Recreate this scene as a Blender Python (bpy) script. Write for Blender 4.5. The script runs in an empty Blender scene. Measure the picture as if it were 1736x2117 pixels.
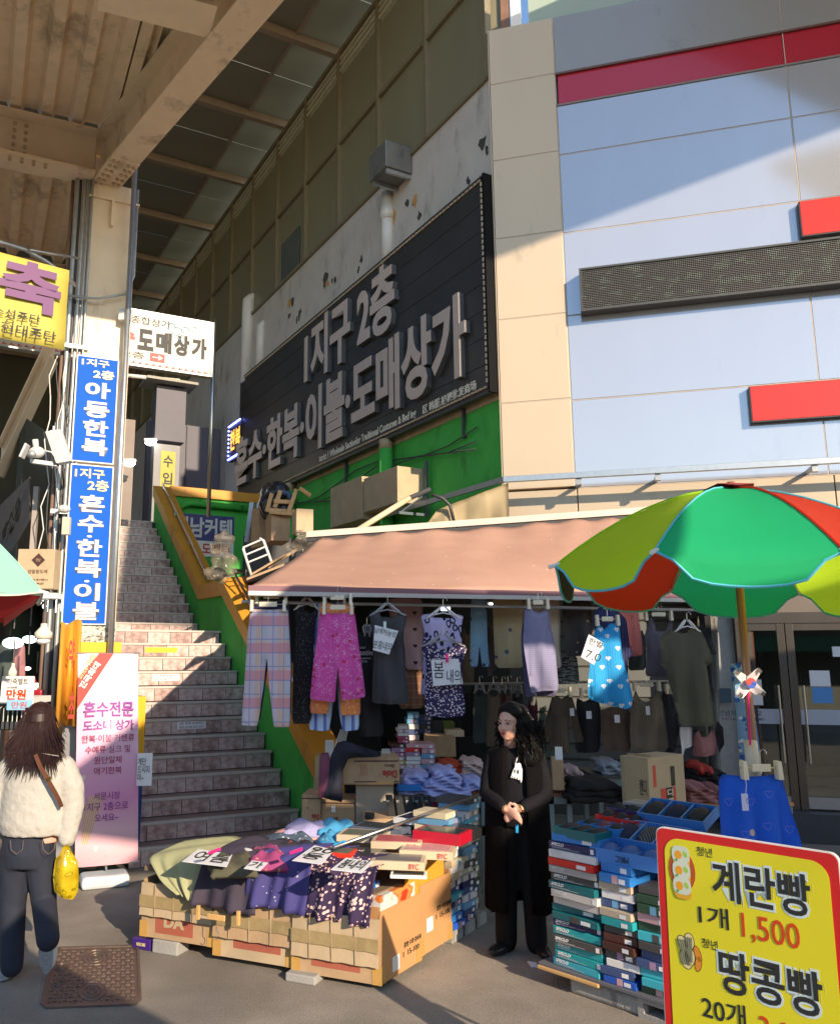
import bpy, bmesh, math, random
from mathutils import Vector, Matrix
from mathutils.geometry import delaunay_2d_cdt
random.seed(7)
sc = bpy.context.scene
col = sc.collection
R_ = math.radians
# ---------------------------------------------------------------- camera, sky, sun, exposure
FP, PX, PY, CH = 1726.1, 725.7, 1042.7, 1.93      # focal length and principal point in 1736 px wide picture units, eye height
TH = math.atan(315 / FP)
cam = bpy.data.cameras.new('camera'); camo = bpy.data.objects.new('camera', cam); col.objects.link(camo)
camo.location = (0, 0, CH); camo.rotation_euler = (R_(90) + TH, 0, 0)
cam.sensor_fit = 'VERTICAL'; cam.sensor_height = 24
cam.lens = 24 * FP / 2117
cam.shift_x = (868 - PX) / 2117; cam.shift_y = -(1058.5 - PY) / 2117
cam.clip_start = .05; cam.clip_end = 800
sc.camera = camo
SUN_AZ, SUN_EL = 150, 22
sd = Vector((math.sin(R_(SUN_AZ)) * math.cos(R_(SUN_EL)), math.cos(R_(SUN_AZ)) * math.cos(R_(SUN_EL)), math.sin(R_(SUN_EL))))
w = bpy.data.worlds.new('World'); sc.world = w; w.use_nodes = True
wn = w.node_tree; sky = wn.nodes.new('ShaderNodeTexSky'); sky.sky_type = 'NISHITA'; sky.sun_disc = False
sky.sun_elevation = R_(SUN_EL); sky.sun_rotation = R_(SUN_AZ); sky.air_density = 1.2; sky.dust_density = .4; sky.ozone_density = 3.0
bg = wn.nodes['Background']; wn.links.new(sky.outputs[0], bg.inputs[0]); bg.inputs[1].default_value = .15
sl = bpy.data.lights.new('sun', 'SUN'); sl.energy = 3.9; sl.angle = R_(.5); sl.color = (1, .81, .59)
so = bpy.data.objects.new('sun', sl); col.objects.link(so); so.rotation_euler = sd.to_track_quat('Z', 'Y').to_euler()
sc.view_settings.view_transform = 'Standard'; sc.view_settings.look = 'None'
sc.view_settings.gamma = 1; sc.view_settings.use_curve_mapping = False; sc.view_settings.exposure = .88
sc.render.engine = 'CYCLES'
# ---------------------------------------------------------------- geometry of the place
cT, sT = math.cos(TH), math.sin(TH)
def ray(x, y):
    a = (x - PX) / FP; b = -(y - PY) / FP
    return Vector((a, cT - b * sT, sT + b * cT))
def G(x, y, z=0):
    r = ray(x, y); t = (z - CH) / r.z; return Vector((r.x * t, r.y * t, z))
def AY(x, y, Y):
    r = ray(x, y); t = Y / r.y; return Vector((r.x * t, Y, CH + r.z * t))
def PL(x, y, p, n):
    r = ray(x, y); t = (p[0] * n[0] + p[1] * n[1]) / (r.x * n[0] + r.y * n[1]); return Vector((r.x * t, r.y * t, CH + r.z * t))
A27 = R_(27.4)
U = Vector((-math.sin(A27), math.cos(A27), 0)); Rr = Vector((math.cos(A27), math.sin(A27), 0)); Z = Vector((0, 0, 1))
O = Vector((-1.946, 8.238, 0))
def fa(s, r, z): return O + U * s + Rr * r + Z * z            # frame of the staircase and the long side wall
def PR(x, y, r0):
    p = PL(x, y, O + Rr * r0, Rr); d = p - O; return d.dot(U), p.z
CB = Vector((1.92, 10.345, 0)); B = Vector((.96, -.28, 0)).normalized(); NB = Vector((-B.y * -1, -B.x, 0)); NB = Vector((-.28, -.96, 0)).normalized()
def fb(t, d, z): return CB + B * t + NB * d + Z * z           # frame of the panelled front
def PB(x, y, d=0):
    p = PL(x, y, CB + NB * d, NB); q = p - CB; return q.dot(B), p.z
# ---------------------------------------------------------------- materials
class S:
    def __init__(s, nt, k): s.nt = nt; s.k = k
    def m(s, op, *o, clamp=False):
        n = s.nt.nodes.new('ShaderNodeMath'); n.operation = op; n.use_clamp = clamp
        for i, v in enumerate((s,) + o):
            if isinstance(v, S): s.nt.links.new(v.k, n.inputs[i])
            else: n.inputs[i].default_value = v
        return S(s.nt, n.outputs[0])
    def __add__(s, o): return s.m('ADD', o)
    def __sub__(s, o): return s.m('SUBTRACT', o)
    def __mul__(s, o): return s.m('MULTIPLY', o)
    def lt(s, o): return s.m('LESS_THAN', o)
    def gt(s, o): return s.m('GREATER_THAN', o)
    def fr(s): return s.m('FRACT')
    def ab(s): return s.m('ABSOLUTE')
    def mx(s, o): return s.m('MAXIMUM', o)
    def mn(s, o): return s.m('MINIMUM', o)
def mixc(nt, f, a, b):
    n = nt.nodes.new('ShaderNodeMix'); n.data_type = 'RGBA'
    for i, v in ((0, f), (6, a), (7, b)):
        if isinstance(v, S): nt.links.new(v.k, n.inputs[i])
        elif hasattr(v, 'is_linked'): nt.links.new(v, n.inputs[i])
        elif isinstance(v, (int, float)): n.inputs[i].default_value = v
        else: n.inputs[i].default_value = (*v[:3], 1)
    return n.outputs[2]
def coords(nt, kind='Object', scale=1.0, rot=None):
    tc = nt.nodes.new('ShaderNodeTexCoord'); mp = nt.nodes.new('ShaderNodeMapping')
    sca = scale if isinstance(scale, tuple) else (scale,) * 3
    mp.inputs['Scale'].default_value = sca
    if rot: mp.inputs['Rotation'].default_value = rot
    nt.links.new(tc.outputs[kind], mp.inputs[0]); return mp.outputs[0]
def xyz(nt, v):
    n = nt.nodes.new('ShaderNodeSeparateXYZ'); nt.links.new(v, n.inputs[0]); return [S(nt, o) for o in n.outputs]
def noise(nt, v, sc_=5, det=4, rough=.55):
    n = nt.nodes.new('ShaderNodeTexNoise'); n.inputs['Scale'].default_value = sc_; n.inputs['Detail'].default_value = det
    n.inputs['Roughness'].default_value = rough
    nt.links.new(v, n.inputs['Vector']); return S(nt, n.outputs['Fac'])
def voro(nt, v, sc_=5, feat='F1'):
    n = nt.nodes.new('ShaderNodeTexVoronoi'); n.inputs['Scale'].default_value = sc_; n.feature = feat
    nt.links.new(v, n.inputs['Vector']); return S(nt, n.outputs['Distance']), n.outputs['Color'] if feat != 'DISTANCE_TO_EDGE' else None
def ramp(nt, f, stops):
    n = nt.nodes.new('ShaderNodeValToRGB'); e = n.color_ramp.elements
    while len(e) < len(stops): e.new(.5)
    for i, (p, c) in enumerate(stops): e[i].position = p; e[i].color = (*c, 1)
    nt.links.new(f.k if isinstance(f, S) else f, n.inputs[0]); return n.outputs[0]
_M = {}
def M(name, base=(.5, .5, .5), rough=.6, metal=0, var=.12, vs=6, bump=0, bs=60, spec=.5, pat=None, emis=0, trans=0, alpha=1, transl=0, coat=0, stretch=None, dirt=0, dirtc=(.05, .045, .04), ds=3):
    if name in _M: return _M[name]
    m = bpy.data.materials.new(name); m.use_nodes = True; nt = m.node_tree; b = nt.nodes['Principled BSDF']
    _M[name] = m
    v = coords(nt, 'Object', stretch or 1.0)
    c = pat(nt) if pat else base
    if var:
        f = noise(nt, v, vs, 5)
        k = (f - .5) * (var * 2.4) + 1.0
        n = nt.nodes.new('ShaderNodeMix'); n.data_type = 'RGBA'; n.blend_type = 'MULTIPLY'; n.inputs[0].default_value = 1
        if hasattr(c, 'is_linked'): nt.links.new(c, n.inputs[6])
        else: n.inputs[6].default_value = (*c[:3], 1)
        cc = nt.nodes.new('ShaderNodeCombineColor'); [nt.links.new(k.k, cc.inputs[i]) for i in range(3)]
        nt.links.new(cc.outputs[0], n.inputs[7]); c = n.outputs[2]
    if dirt:
        v2 = coords(nt, 'Object', (ds, ds, ds * .35) if ds else 1.0)
        f = noise(nt, v2, 1.0, 9, .7)
        f = ((f - (.62 - dirt * .25)) * 6.0).m('ADD', 0, clamp=True) * .75
        c = mixc(nt, f, c, dirtc)
    if hasattr(c, 'is_linked'): nt.links.new(c, b.inputs['Base Color'])
    else: b.inputs['Base Color'].default_value = (*c[:3], 1)
    b.inputs['Roughness'].default_value = rough; b.inputs['Metallic'].default_value = metal
    b.inputs['Specular IOR Level'].default_value = spec
    if coat: b.inputs['Coat Weight'].default_value = coat; b.inputs['Coat Roughness'].default_value = .08
    if trans: b.inputs['Transmission Weight'].default_value = trans; b.inputs['IOR'].default_value = 1.1
    if alpha < 1: b.inputs['Alpha'].default_value = alpha
    if emis:
        if hasattr(c, 'is_linked'): nt.links.new(c, b.inputs['Emission Color'])
        else: b.inputs['Emission Color'].default_value = (*c[:3], 1)
        b.inputs['Emission Strength'].default_value = emis
    if bump:
        f = noise(nt, v, bs, 4, .6); bn = nt.nodes.new('ShaderNodeBump'); bn.inputs['Strength'].default_value = bump; bn.inputs['Distance'].default_value = .01
        nt.links.new(f.k, bn.inputs['Height']); nt.links.new(bn.outputs[0], b.inputs['Normal'])
    if transl:
        t = nt.nodes.new('ShaderNodeBsdfTranslucent'); ms = nt.nodes.new('ShaderNodeMixShader'); ms.inputs[0].default_value = transl
        if hasattr(c, 'is_linked'): nt.links.new(c, t.inputs[0])
        else: t.inputs[0].default_value = (*c[:3], 1)
        out = nt.nodes['Material Output']; nt.links.new(b.outputs[0], ms.inputs[1]); nt.links.new(t.outputs[0], ms.inputs[2]); nt.links.new(ms.outputs[0], out.inputs[0])
    return m
def flat(name, c, rough=.6, **k): return M(name, c, rough, var=k.pop('var', .06), **k)
# ---------------------------------------------------------------- mesh building
def root_of(o):
    while o.parent: o = o.parent
    return o
class MB:
    def __init__(s): s.v = []; s.f = []; s.mi = []; s.uv = None; s.sm = False
    def add(s, vs, fs, mi=0):
        k = len(s.v); s.v += [Vector(v) for v in vs]; s.f += [tuple(i + k for i in f) for f in fs]; s.mi += [mi] * len(fs); return s
    def obox(s, p, a, b, c, mi=0):
        p, a, b, c = Vector(p), Vector(a), Vector(b), Vector(c)
        if a.cross(b).dot(c) < 0: a, b = b, a
        vs = [p, p + a, p + a + b, p + b, p + c, p + a + c, p + a + b + c, p + b + c]
        return s.add(vs, [(3, 2, 1, 0), (4, 5, 6, 7), (0, 1, 5, 4), (1, 2, 6, 5), (2, 3, 7, 6), (3, 0, 4, 7)], mi)
    def box(s, x0, x1, y0, y1, z0, z1, mi=0): return s.obox((x0, y0, z0), (x1 - x0, 0, 0), (0, y1 - y0, 0), (0, 0, z1 - z0), mi)
    def quad(s, a, b, c, d, mi=0): return s.add([a, b, c, d], [(0, 1, 2, 3)], mi)
    def tube(s, pts, r, n=8, mi=0, cap=True):
        pts = [Vector(p) for p in pts]; rs = r if isinstance(r, (list, tuple)) else [r] * len(pts)
        k = len(s.v); up = None
        for i, p in enumerate(pts):
            t = (pts[min(i + 1, len(pts) - 1)] - pts[max(i - 1, 0)])
            t = t.normalized() if t.length > 1e-9 else Vector((0, 0, 1))
            if up is None: up = t.orthogonal().normalized()
            up = (up - t * up.dot(t)); up = up.normalized() if up.length > 1e-6 else t.orthogonal().normalized()
            w_ = t.cross(up)
            for j in range(n):
                a = 2 * math.pi * j / n; s.v.append(p + (up * math.cos(a) + w_ * math.sin(a)) * rs[i])
        for i in range(len(pts) - 1):
            for j in range(n):
                s.f.append((k + i * n + j, k + i * n + (j + 1) % n, k + (i + 1) * n + (j + 1) % n, k + (i + 1) * n + j)); s.mi.append(mi)
        if cap:
            s.f.append(tuple(k + j for j in range(n))[::-1]); s.mi.append(mi)
            e = k + (len(pts) - 1) * n; s.f.append(tuple(e + j for j in range(n))); s.mi.append(mi)
        return s
    def prism(s, poly, d, mi=0):
        poly = [Vector(p) for p in poly]; d = Vector(d); n = len(poly); k = len(s.v)
        s.v += poly + [p + d for p in poly]
        s.f += [tuple(k + i for i in range(n))[::-1], tuple(k + n + i for i in range(n))]; s.mi += [mi, mi]
        for i in range(n): s.f.append((k + i, k + (i + 1) % n, k + n + (i + 1) % n, k + n + i)); s.mi.append(mi)
        return s
    def ball(s, c, r, n=10, m=7, mi=0, ax=None):
        c = Vector(c); r = r if isinstance(r, (tuple, list)) else (r, r, r); k = len(s.v)
        ax = ax or (Vector((1, 0, 0)), Vector((0, 1, 0)), Vector((0, 0, 1)))
        P = lambda x, y, z: c + ax[0] * x * r[0] + ax[1] * y * r[1] + ax[2] * z * r[2]
        s.v.append(P(0, 0, -1))
        for i in range(1, m):
            t = math.pi * i / m
            for j in range(n):
                a = 2 * math.pi * j / n; s.v.append(P(math.sin(t) * math.cos(a), math.sin(t) * math.sin(a), -math.cos(t)))
        s.v.append(P(0, 0, 1)); e = len(s.v) - 1
        for j in range(n):
            s.f.append((k, k + 1 + (j + 1) % n, k + 1 + j)); s.f.append((e, e - n + j, e - n + (j + 1) % n)); s.mi += [mi, mi]
        for i in range(m - 2):
            for j in range(n):
                a = k + 1 + i * n; s.f.append((a + j, a + (j + 1) % n, a + n + (j + 1) % n, a + n + j)); s.mi.append(mi)
        return s
    def build(s, name, mat, parent=None, smooth=None, bevel=0, uv=None, remesh=0, smit=0):
        me = bpy.data.meshes.new(name)
        if parent: off = root_of(parent).location.copy()
        else:
            xs = [v.x for v in s.v]; ys = [v.y for v in s.v]; zs = [v.z for v in s.v]
            off = Vector(((min(xs) + max(xs)) / 2, (min(ys) + max(ys)) / 2, min(zs)))
        me.from_pydata([v - off for v in s.v], [], s.f)
        mats = mat if isinstance(mat, (list, tuple)) else [mat]
        for m in mats: me.materials.append(m)
        me.polygons.foreach_set('material_index', s.mi)
        u = uv or s.uv
        if u:
            l = me.uv_layers.new(name='UVMap'); uvs = []
            for p in me.polygons:
                for vi in p.vertices: uvs += list(u[vi])
            l.data.foreach_set('uv', uvs)
        if smooth if smooth is not None else s.sm:
            me.polygons.foreach_set('use_smooth', [True] * len(me.polygons))
        me.update()
        o = bpy.data.objects.new(name, me); col.objects.link(o)
        if parent: o.parent = parent
        else: o.location = off
        if bevel:
            b = o.modifiers.new('b', 'BEVEL'); b.width = bevel; b.segments = 2; b.limit_method = 'ANGLE'
        if remesh:
            r = o.modifiers.new('r', 'REMESH'); r.mode = 'VOXEL'; r.voxel_size = remesh; r.use_smooth_shade = True
            if smit: q = o.modifiers.new('s', 'SMOOTH'); q.factor = .5; q.iterations = smit
        return o
def tag(o, label=None, cat=None, group=None, kind=None):
    if label: o['label'] = label
    if cat: o['category'] = cat
    if group: o['group'] = group
    if kind: o['kind'] = kind
    return o
def thing(name, loc, label, cat, group=None, kind=None):
    o = bpy.data.objects.new(name, None); col.objects.link(o); o.location = loc; o.empty_display_size = .1
    return tag(o, label, cat, group, kind)
def struct(name, mb, mat, **k): return tag(mb.build(name, mat, **k), kind='structure')
def copy_tree(o, parent=None):
    c = o.copy(); col.objects.link(c)
    if parent: c.parent = parent
    for ch in list(o.children): copy_tree(ch, c)
    return c
def text(body, origin, right, up, x0, x1, z0, z1, mat, parent, name='lettering', ext=.002, bold=0, fit=True, out=.003, shear=0, flip=False, cat=None):
    """lettering fitted to the box x0..x1, z0..z1 in the plane (origin, right, up); out = distance in front of the plane"""
    c = bpy.data.curves.new('t', 'FONT'); c.body = body; c.size = 1; c.extrude = .5; c.offset = bold; c.shear = shear; c.resolution_u = 3
    c.space_line = .95
    o = bpy.data.objects.new('t', c); m = o.to_mesh(); vs = [v.co.copy() for v in m.vertices]; fs = [tuple(p.vertices) for p in m.polygons]
    o.to_mesh_clear(); bpy.data.objects.remove(o); bpy.data.curves.remove(c)
    xs = [v.x for v in vs]; ys = [v.y for v in vs]; a, b = min(xs), max(xs); c0, c1 = min(ys), max(ys)
    kx = (x1 - x0) / (b - a); ky = (z1 - z0) / (c1 - c0)
    if not fit: kx = ky = min(kx, ky)
    right = Vector(right); up = Vector(up); n = right.cross(up).normalized(); mb = MB()
    mb.v = [Vector(origin) + right * (x0 + (v.x - a) * kx) + up * (z0 + (v.y - c0) * ky) + n * (out + (v.z + .5) * ext) for v in vs]
    if flip: mb.v = [Vector(origin) + right * (x1 - (v.x - a) * kx) + up * (z1 - (v.y - c0) * ky) + n * (out + (v.z + .5) * ext) for v in vs]
    mb.f = fs; mb.mi = [0] * len(fs)
    return mb.build(name, mat, parent)
def inpoly(p, poly):
    c = False; n = len(poly); j = n - 1
    for i in range(n):
        a, b = poly[i], poly[j]
        if (a[1] > p[1]) != (b[1] > p[1]) and p[0] < (b[0] - a[0]) * (p[1] - a[1]) / (b[1] - a[1]) + a[0]: c = not c
        j = i
    return c
def dseg(p, a, b):
    ax, ay = b[0] - a[0], b[1] - a[1]; L = ax * ax + ay * ay or 1e-9
    t = max(0, min(1, ((p[0] - a[0]) * ax + (p[1] - a[1]) * ay) / L)); return math.hypot(p[0] - a[0] - ax * t, p[1] - a[1] - ay * t)
def round_poly(poly, n=1):
    for _ in range(n):
        q = []
        for i in range(len(poly)):
            a, b = poly[i], poly[(i + 1) % len(poly)]
            q += [(a[0] * .9 + b[0] * .1, a[1] * .9 + b[1] * .1), (a[0] * .1 + b[0] * .9, a[1] * .1 + b[1] * .9)]
        poly = q
    return poly
def cloth(name, mat, poly, place, parent=None, step=.03, puff=.03, folds=.02, ff=22, seed=0, top=None, rnd=1, lean=0, thick=.012):
    """soft flat goods: outline poly (x, z metres); place(x, z, d) gives the world point, d = towards the viewer; front and back sheets meet at the edge"""
    if rnd: poly = round_poly(poly, rnd)
    xs = [p[0] for p in poly]; zs = [p[1] for p in poly]; x0, x1, z0, z1 = min(xs), max(xs), min(zs), max(zs)
    rs = random.Random(seed); ph = [rs.uniform(0, 6.28) for _ in range(6)]
    # resample boundary
    bd = []
    for i in range(len(poly)):
        a, b = poly[i], poly[(i + 1) % len(poly)]; k = max(1, int(math.hypot(b[0] - a[0], b[1] - a[1]) / step + .3))
        for j in range(k): bd.append((a[0] + (b[0] - a[0]) * j / k, a[1] + (b[1] - a[1]) * j / k))
    pts = [Vector(p) for p in bd]; nb = len(pts); ins = []
    x = x0 + step / 2; row = 0
    while x < x1:
        z = z0 + step / 2 * (1 + row % 2)
        while z < z1:
            if inpoly((x, z), bd) and min(dseg((x, z), bd[i], bd[(i + 1) % nb]) for i in range(nb)) > step * .45: ins.append(Vector((x, z)))
            z += step
        x += step; row += 1
    vs, es, fs, *_r = delaunay_2d_cdt(pts + ins, [(i, (i + 1) % nb) for i in range(nb)], [], 1, 1e-5)
    mb = MB(); H = max(z1 - z0, .01); front = []; uv = []
    zt = z1 if top is None else top
    def fold(x, z):
        g = min(1, max(0, (zt - z) / H * 1.3 + .1))
        return folds * g * (math.sin(x * ff + ph[0] + 2.2 * math.sin(z * 3 + ph[1])) * .6 + math.sin(x * ff * 2.3 + ph[2] + z * 2) * .25 + .35 * math.sin(z * 9 + x * 6 + ph[3])) + lean * (z - zt)
    D = [min(dseg(v, bd[i], bd[(i + 1) % nb]) for i in range(nb)) for v in vs]
    for v, d in zip(vs, D):
        f = fold(v.x, v.y); e = min(1, d / (puff * 2 + 1e-6)) if puff else 1; e = math.sqrt(max(0, 1 - (1 - e) ** 2)) if d > 1e-4 else 0
        mb.v.append(place(v.x, v.y, f + (puff + thick) * e)); uv.append((v.x, v.y))
    n = len(vs)
    for v, d in zip(vs, D):
        f = fold(v.x, v.y); e = min(1, d / (puff * 2 + 1e-6)) if d > 1e-4 else 0
        mb.v.append(place(v.x, v.y, f - (puff * .5 + thick * .3) * e - .001)); uv.append((v.x, v.y))
    for f in fs:
        mb.f.append(tuple(f)); mb.f.append(tuple(i + n for i in f)[::-1]); mb.mi += [0, 0]
    for i in range(nb):
        a, b = i, (i + 1) % nb; mb.f.append((b, a, a + n, b + n)); mb.mi.append(0)
    return mb.build(name, mat, parent, smooth=True, uv=uv)
def hang(name, label, cat, pts, Y, mat, group=None, crop=None, folds=.034, puff=.009, ff=30, step=.032, hanger='clip', parent=None, rot=0, lean=0, rnd=1, kids=None):
    """a garment hanging in the plane at distance Y; pts in picture units, turned into metres on that plane"""
    P = [AY(x, y, Y) for x, y in pts]; cx = sum(p.x for p in P) / len(P); zt = max(p.z for p in P)
    t = parent or thing(name, (cx, Y, min(p.z for p in P)), label, cat, group)
    cr, sr = math.cos(rot), math.sin(rot)
    def place(x, z, d): return Vector((cx + (x - cx) * cr + d * sr * -1, Y + (x - cx) * sr - d * cr, z))
    cloth('fabric' if not parent else 'layer', mat, [(p.x, p.z) for p in P], place, t, step=step, puff=puff, folds=folds, ff=ff, seed=len(P) + int(P[0].x * 100), lean=lean, rnd=rnd)
    if hanger: make_hanger(t, hanger, cx, Y, zt, max(p.x for p in P if p.z > zt - .12) - cx)
    return t
def make_hanger(t, kind, cx, Y, zt, hw):
    Mw = M('hanger_plastic', (.75, .66, .48), .35); Mg = M('hanger_grey', (.32, .32, .33), .3); Ms = M('hook_steel', (.6, .58, .55), .3, 1)
    if kind == 'clip':
        hw = min(hw, .2); z = zt + .015
        MB().box(cx - hw * .45, cx + hw * .45, Y - .034, Y - .022, z, z + .04).build('clip_bar', Mw, t, bevel=.004)
        MB().tube([(cx - hw, Y - .028, z + .02), (cx + hw, Y - .028, z + .02)], .0035, 6).build('rail', Ms, t)
        for sx in (-1, 1):
            x = cx + sx * hw * .82
            MB().prism([(x - .014, Y - .052, z - .04), (x + .014, Y - .052, z - .04), (x + .011, Y - .045, z + .055), (x - .011, Y - .045, z + .055)], (0, .05, 0)).build('clip', Mw, t, bevel=.003)
        top = z + .04
    else:
        k = Mg if kind == 'grey' else M('hanger_white', (.7, .68, .64), .3)
        mb = MB()
        for sx in (-1, 1):
            mb.tube([(cx + sx * .012, Y - .02, zt + .055), (cx + sx * .035, Y - .02, zt + .035), (cx + sx * hw * .7, Y - .02, zt - .035), (cx + sx * hw * .92, Y - .02, zt - .05)], [.009, .009, .009, .006], 7)
            mb.tube([(cx + sx * .01, Y - .02, zt + .05), (cx + sx * hw * .4, Y - .02, zt - .015), (cx + sx * hw * .55, Y - .02, zt - .025)], .005, 6)
        mb.tube([(cx - hw * .5, Y - .02, zt - .02), (cx, Y - .02, zt + .0), (cx + hw * .5, Y - .02, zt - .02)], .006, 6)
        mb.build('hanger', k, t, smooth=True); top = zt + .05
    a = [(cx, Y - .024, top - .01), (cx, Y - .024, top + .04)] + [(cx + .018 - .018 * math.cos(q), Y - .024, top + .055 + .02 * math.sin(q)) for q in (.3, .9, 1.6, 2.2, 2.9, 3.4)]
    MB().tube(a, .0022, 5).build('hook', Ms, t)
def cardbox(name, label, c, w_, d, h, ang, mat, group=None, cat='box', tape=True, open_=False, parts=True):
    """a carton standing on z=c.z; ang = heading of its long side"""
    ca, sa = math.cos(ang), math.sin(ang); X = Vector((ca, sa, 0)); Yv = Vector((-sa, ca, 0)); c = Vector(c)
    t = thing(name, c, label, cat, group)
    p = c - X * w_ / 2 - Yv * d / 2
    if open_:
        mb = MB(); k = .006
        mb.obox(p, X * w_, Yv * k, Z * h).obox(p + Yv * (d - k), X * w_, Yv * k, Z * h).obox(p + Yv * k, X * k, Yv * (d - 2 * k), Z * h).obox(p + X * (w_ - k) + Yv * k, X * k, Yv * (d - 2 * k), Z * h).obox(p + X * k + Yv * k + Z * .002, X * (w_ - 2 * k), Yv * (d - 2 * k), Z * k)
        mb.build('carton', mat, t)
    else:
        MB().obox(p, X * w_, Yv * d, Z * h).build('carton', mat, t, bevel=min(.004, h * .08))
        if tape: MB().obox(p + Yv * (d / 2 - .025) + X * -.001 + Z * (h - .05), X * (w_ + .002), Yv * .05, Z * .0515).build('tape', M('parcel_tape', (.42, .3, .16), .25), t)
    return t, p, X, Yv
# ---------------------------------------------------------------- shared materials
W_ = (.8, .78, .74)
def P_asphalt(nt):
    v = coords(nt, 'Object'); a = noise(nt, v, 1.1, 6, .6); b = noise(nt, v, 90, 3, .7); d, c = voro(nt, v, 75)
    base = ramp(nt, a, [(.35, (.23, .2, .17)), (.65, (.35, .31, .265))])
    k = (b - .5) * 1.2 + 1.0
    n = nt.nodes.new('ShaderNodeMix'); n.data_type = 'RGBA'; n.blend_type = 'MULTIPLY'; n.inputs[0].default_value = 1; nt.links.new(base, n.inputs[6])
    cc = nt.nodes.new('ShaderNodeCombineColor'); [nt.links.new(k.k, cc.inputs[i]) for i in range(3)]; nt.links.new(cc.outputs[0], n.inputs[7])
    s = S(nt, c); g = d.lt(.26) * xyz(nt, c)[0].gt(.45) * .5
    q = mixc(nt, g, n.outputs[2], (.36, .33, .28))
    big = noise(nt, v, .45, 3, .5); q = mixc(nt, ((big - .53) * 9).m('ADD', 0, clamp=True) * .5, q, (.12, .11, .1)); gm, _ = voro(nt, v, 5.5); q = mixc(nt, (gm.lt(.035)) * .6, q, (.07, .065, .06))
    wv = nt.nodes.new('ShaderNodeVectorMath'); wv.operation = 'ADD'; nz = nt.nodes.new('ShaderNodeTexNoise'); nz.inputs['Scale'].default_value = 2.2; nt.links.new(v, nz.inputs['Vector']); nt.links.new(v, wv.inputs[0]); nt.links.new(nz.outputs['Color'], wv.inputs[1])
    ck, _ = voro(nt, wv.outputs[0], .55, 'DISTANCE_TO_EDGE'); pass
    return q
m_asph = M('asphalt', pat=P_asphalt, rough=.9, var=0, bump=.55, bs=120, spec=.25)
m_conc = M('concrete_grey', (.33, .32, .3), .9, var=.25, bump=.4, bs=70, dirt=.3)
m_steelp = M('cream_painted_steel', (.8, .63, .44), .5, var=.1, dirt=.22, dirtc=(.13, .07, .04), ds=2, bump=.05, bs=30)
m_deck = M('cream_roof_deck', (.82, .64, .44), .5, var=.15, dirt=.3, dirtc=(.16, .09, .05), ds=1.6)
m_galv = M('galvanised_steel', (.5, .52, .53), .38, .85, var=.15, vs=20)
m_zinc = M('zinc_pipe', (.42, .43, .43), .45, .6, var=.2, vs=14)
m_stain = M('stainless_steel', (.5, .48, .46), .3, 1, var=.05)
m_dark = flat('dark_steel', (.05, .05, .052), .5)
m_green = M('green_painted_render', (.055, .42, .06), .75, var=.2, vs=3, bump=.35, bs=60, dirt=.25, dirtc=(.02, .09, .02))
m_orange = M('ochre_coping', (.62, .28, .03), .45, var=.12, vs=3, dirt=.2, dirtc=(.22, .1, .03))
m_render = M('pale_plaster', (.5, .46, .42), .8, var=.16, vs=2, dirt=.3, dirtc=(.2, .18, .15), bump=.08)
m_sandr = M('sandy_render', (.42, .32, .2), .9, var=.3, bump=.6, bs=90)
m_pvc = M('white_pipe', (.62, .61, .59), .4, var=.1, dirt=.2, dirtc=(.25, .22, .18))
m_olive = M('olive_gallery_sheet', (.24, .22, .14), .35, var=.14, vs=1.2, stretch=(1, 1, .3), transl=.12)
m_oframe = M('gallery_frame', (.19, .16, .1), .5, var=.15)
m_black = flat('black_plastic', (.02, .02, .022), .5)
m_white = flat('white_paint', W_, .5)
m_card = M('cardboard', (.42, .28, .16), .8, var=.2, vs=4, bump=.25, bs=14, stretch=(1, 1, 1), dirt=.2, dirtc=(.2, .12, .06))
m_card2 = M('pale_cardboard', (.46, .35, .22), .8, var=.18, vs=4, bump=.22, bs=14, dirt=.16, dirtc=(.3, .2, .12))
m_card3 = M('orange_cardboard', (.52, .27, .11), .75, var=.1, vs=4)
m_ink = flat('black_ink', (.02, .02, .02), .6, var=0)
m_red = flat('red_print', (.55, .03, .025), .5, var=0)
m_wht = flat('white_print', (.8, .8, .8), .5, var=0)
m_clear = M('clear_film', (.8, .8, .8), .12, var=0, alpha=.22, spec=.9)
m_paper = flat('white_paper', (.76, .76, .78), .7)
# ---------------------------------------------------------------- ground
g = MB(); N = 30
g.quad((-60, -30, 0), (60, -30, 0), (60, 90, 0), (-60, 90, 0)); struct('ground', g, m_asph)
# ---------------------------------------------------------------- manhole cover
q = [G(75, 2086), G(300, 2080), G(292, 1955), (G(108, 1962))]
t = thing('manhole_cover', ((q[0] + q[2]) / 2), 'rusty brown square cast iron access cover set in the asphalt', 'manhole cover')
m_rust = M('cast_iron', (.17, .125, .1), .5, .5, var=.3, vs=20, bump=.4, bs=60)
ax = (q[1] - q[0]) * .5 + (q[2] - q[3]) * .5; ay = (q[3] - q[0]) * .5 + (q[2] - q[1]) * .5; ax *= .95
o0 = (q[0] + q[1] + q[2] + q[3]) / 4 - ax / 2 - ay / 2
fp = lambda u, v, h=0: o0 + ax * u + ay * v + Z * h
oct_ = [(0.06, 0), (.94, 0), (1, .07), (1, .93), (.94, 1), (.06, 1), (0, .93), (0, .07)]
MB().prism([fp(*p, .002) for p in oct_], (0, 0, .004)).build('plate', m_rust, t)
mb = MB()
for a, b in zip(oct_, oct_[1:] + oct_[:1]):
    ca = (a[0] * .94 + .03, a[1] * .94 + .03); cb = (b[0] * .94 + .03, b[1] * .94 + .03)
    mb.prism([fp(*a, .006), fp(*b, .006), fp(*cb, .006), fp(*ca, .006)], (0, 0, .006))
mb.build('rim', m_rust, t)
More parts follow.
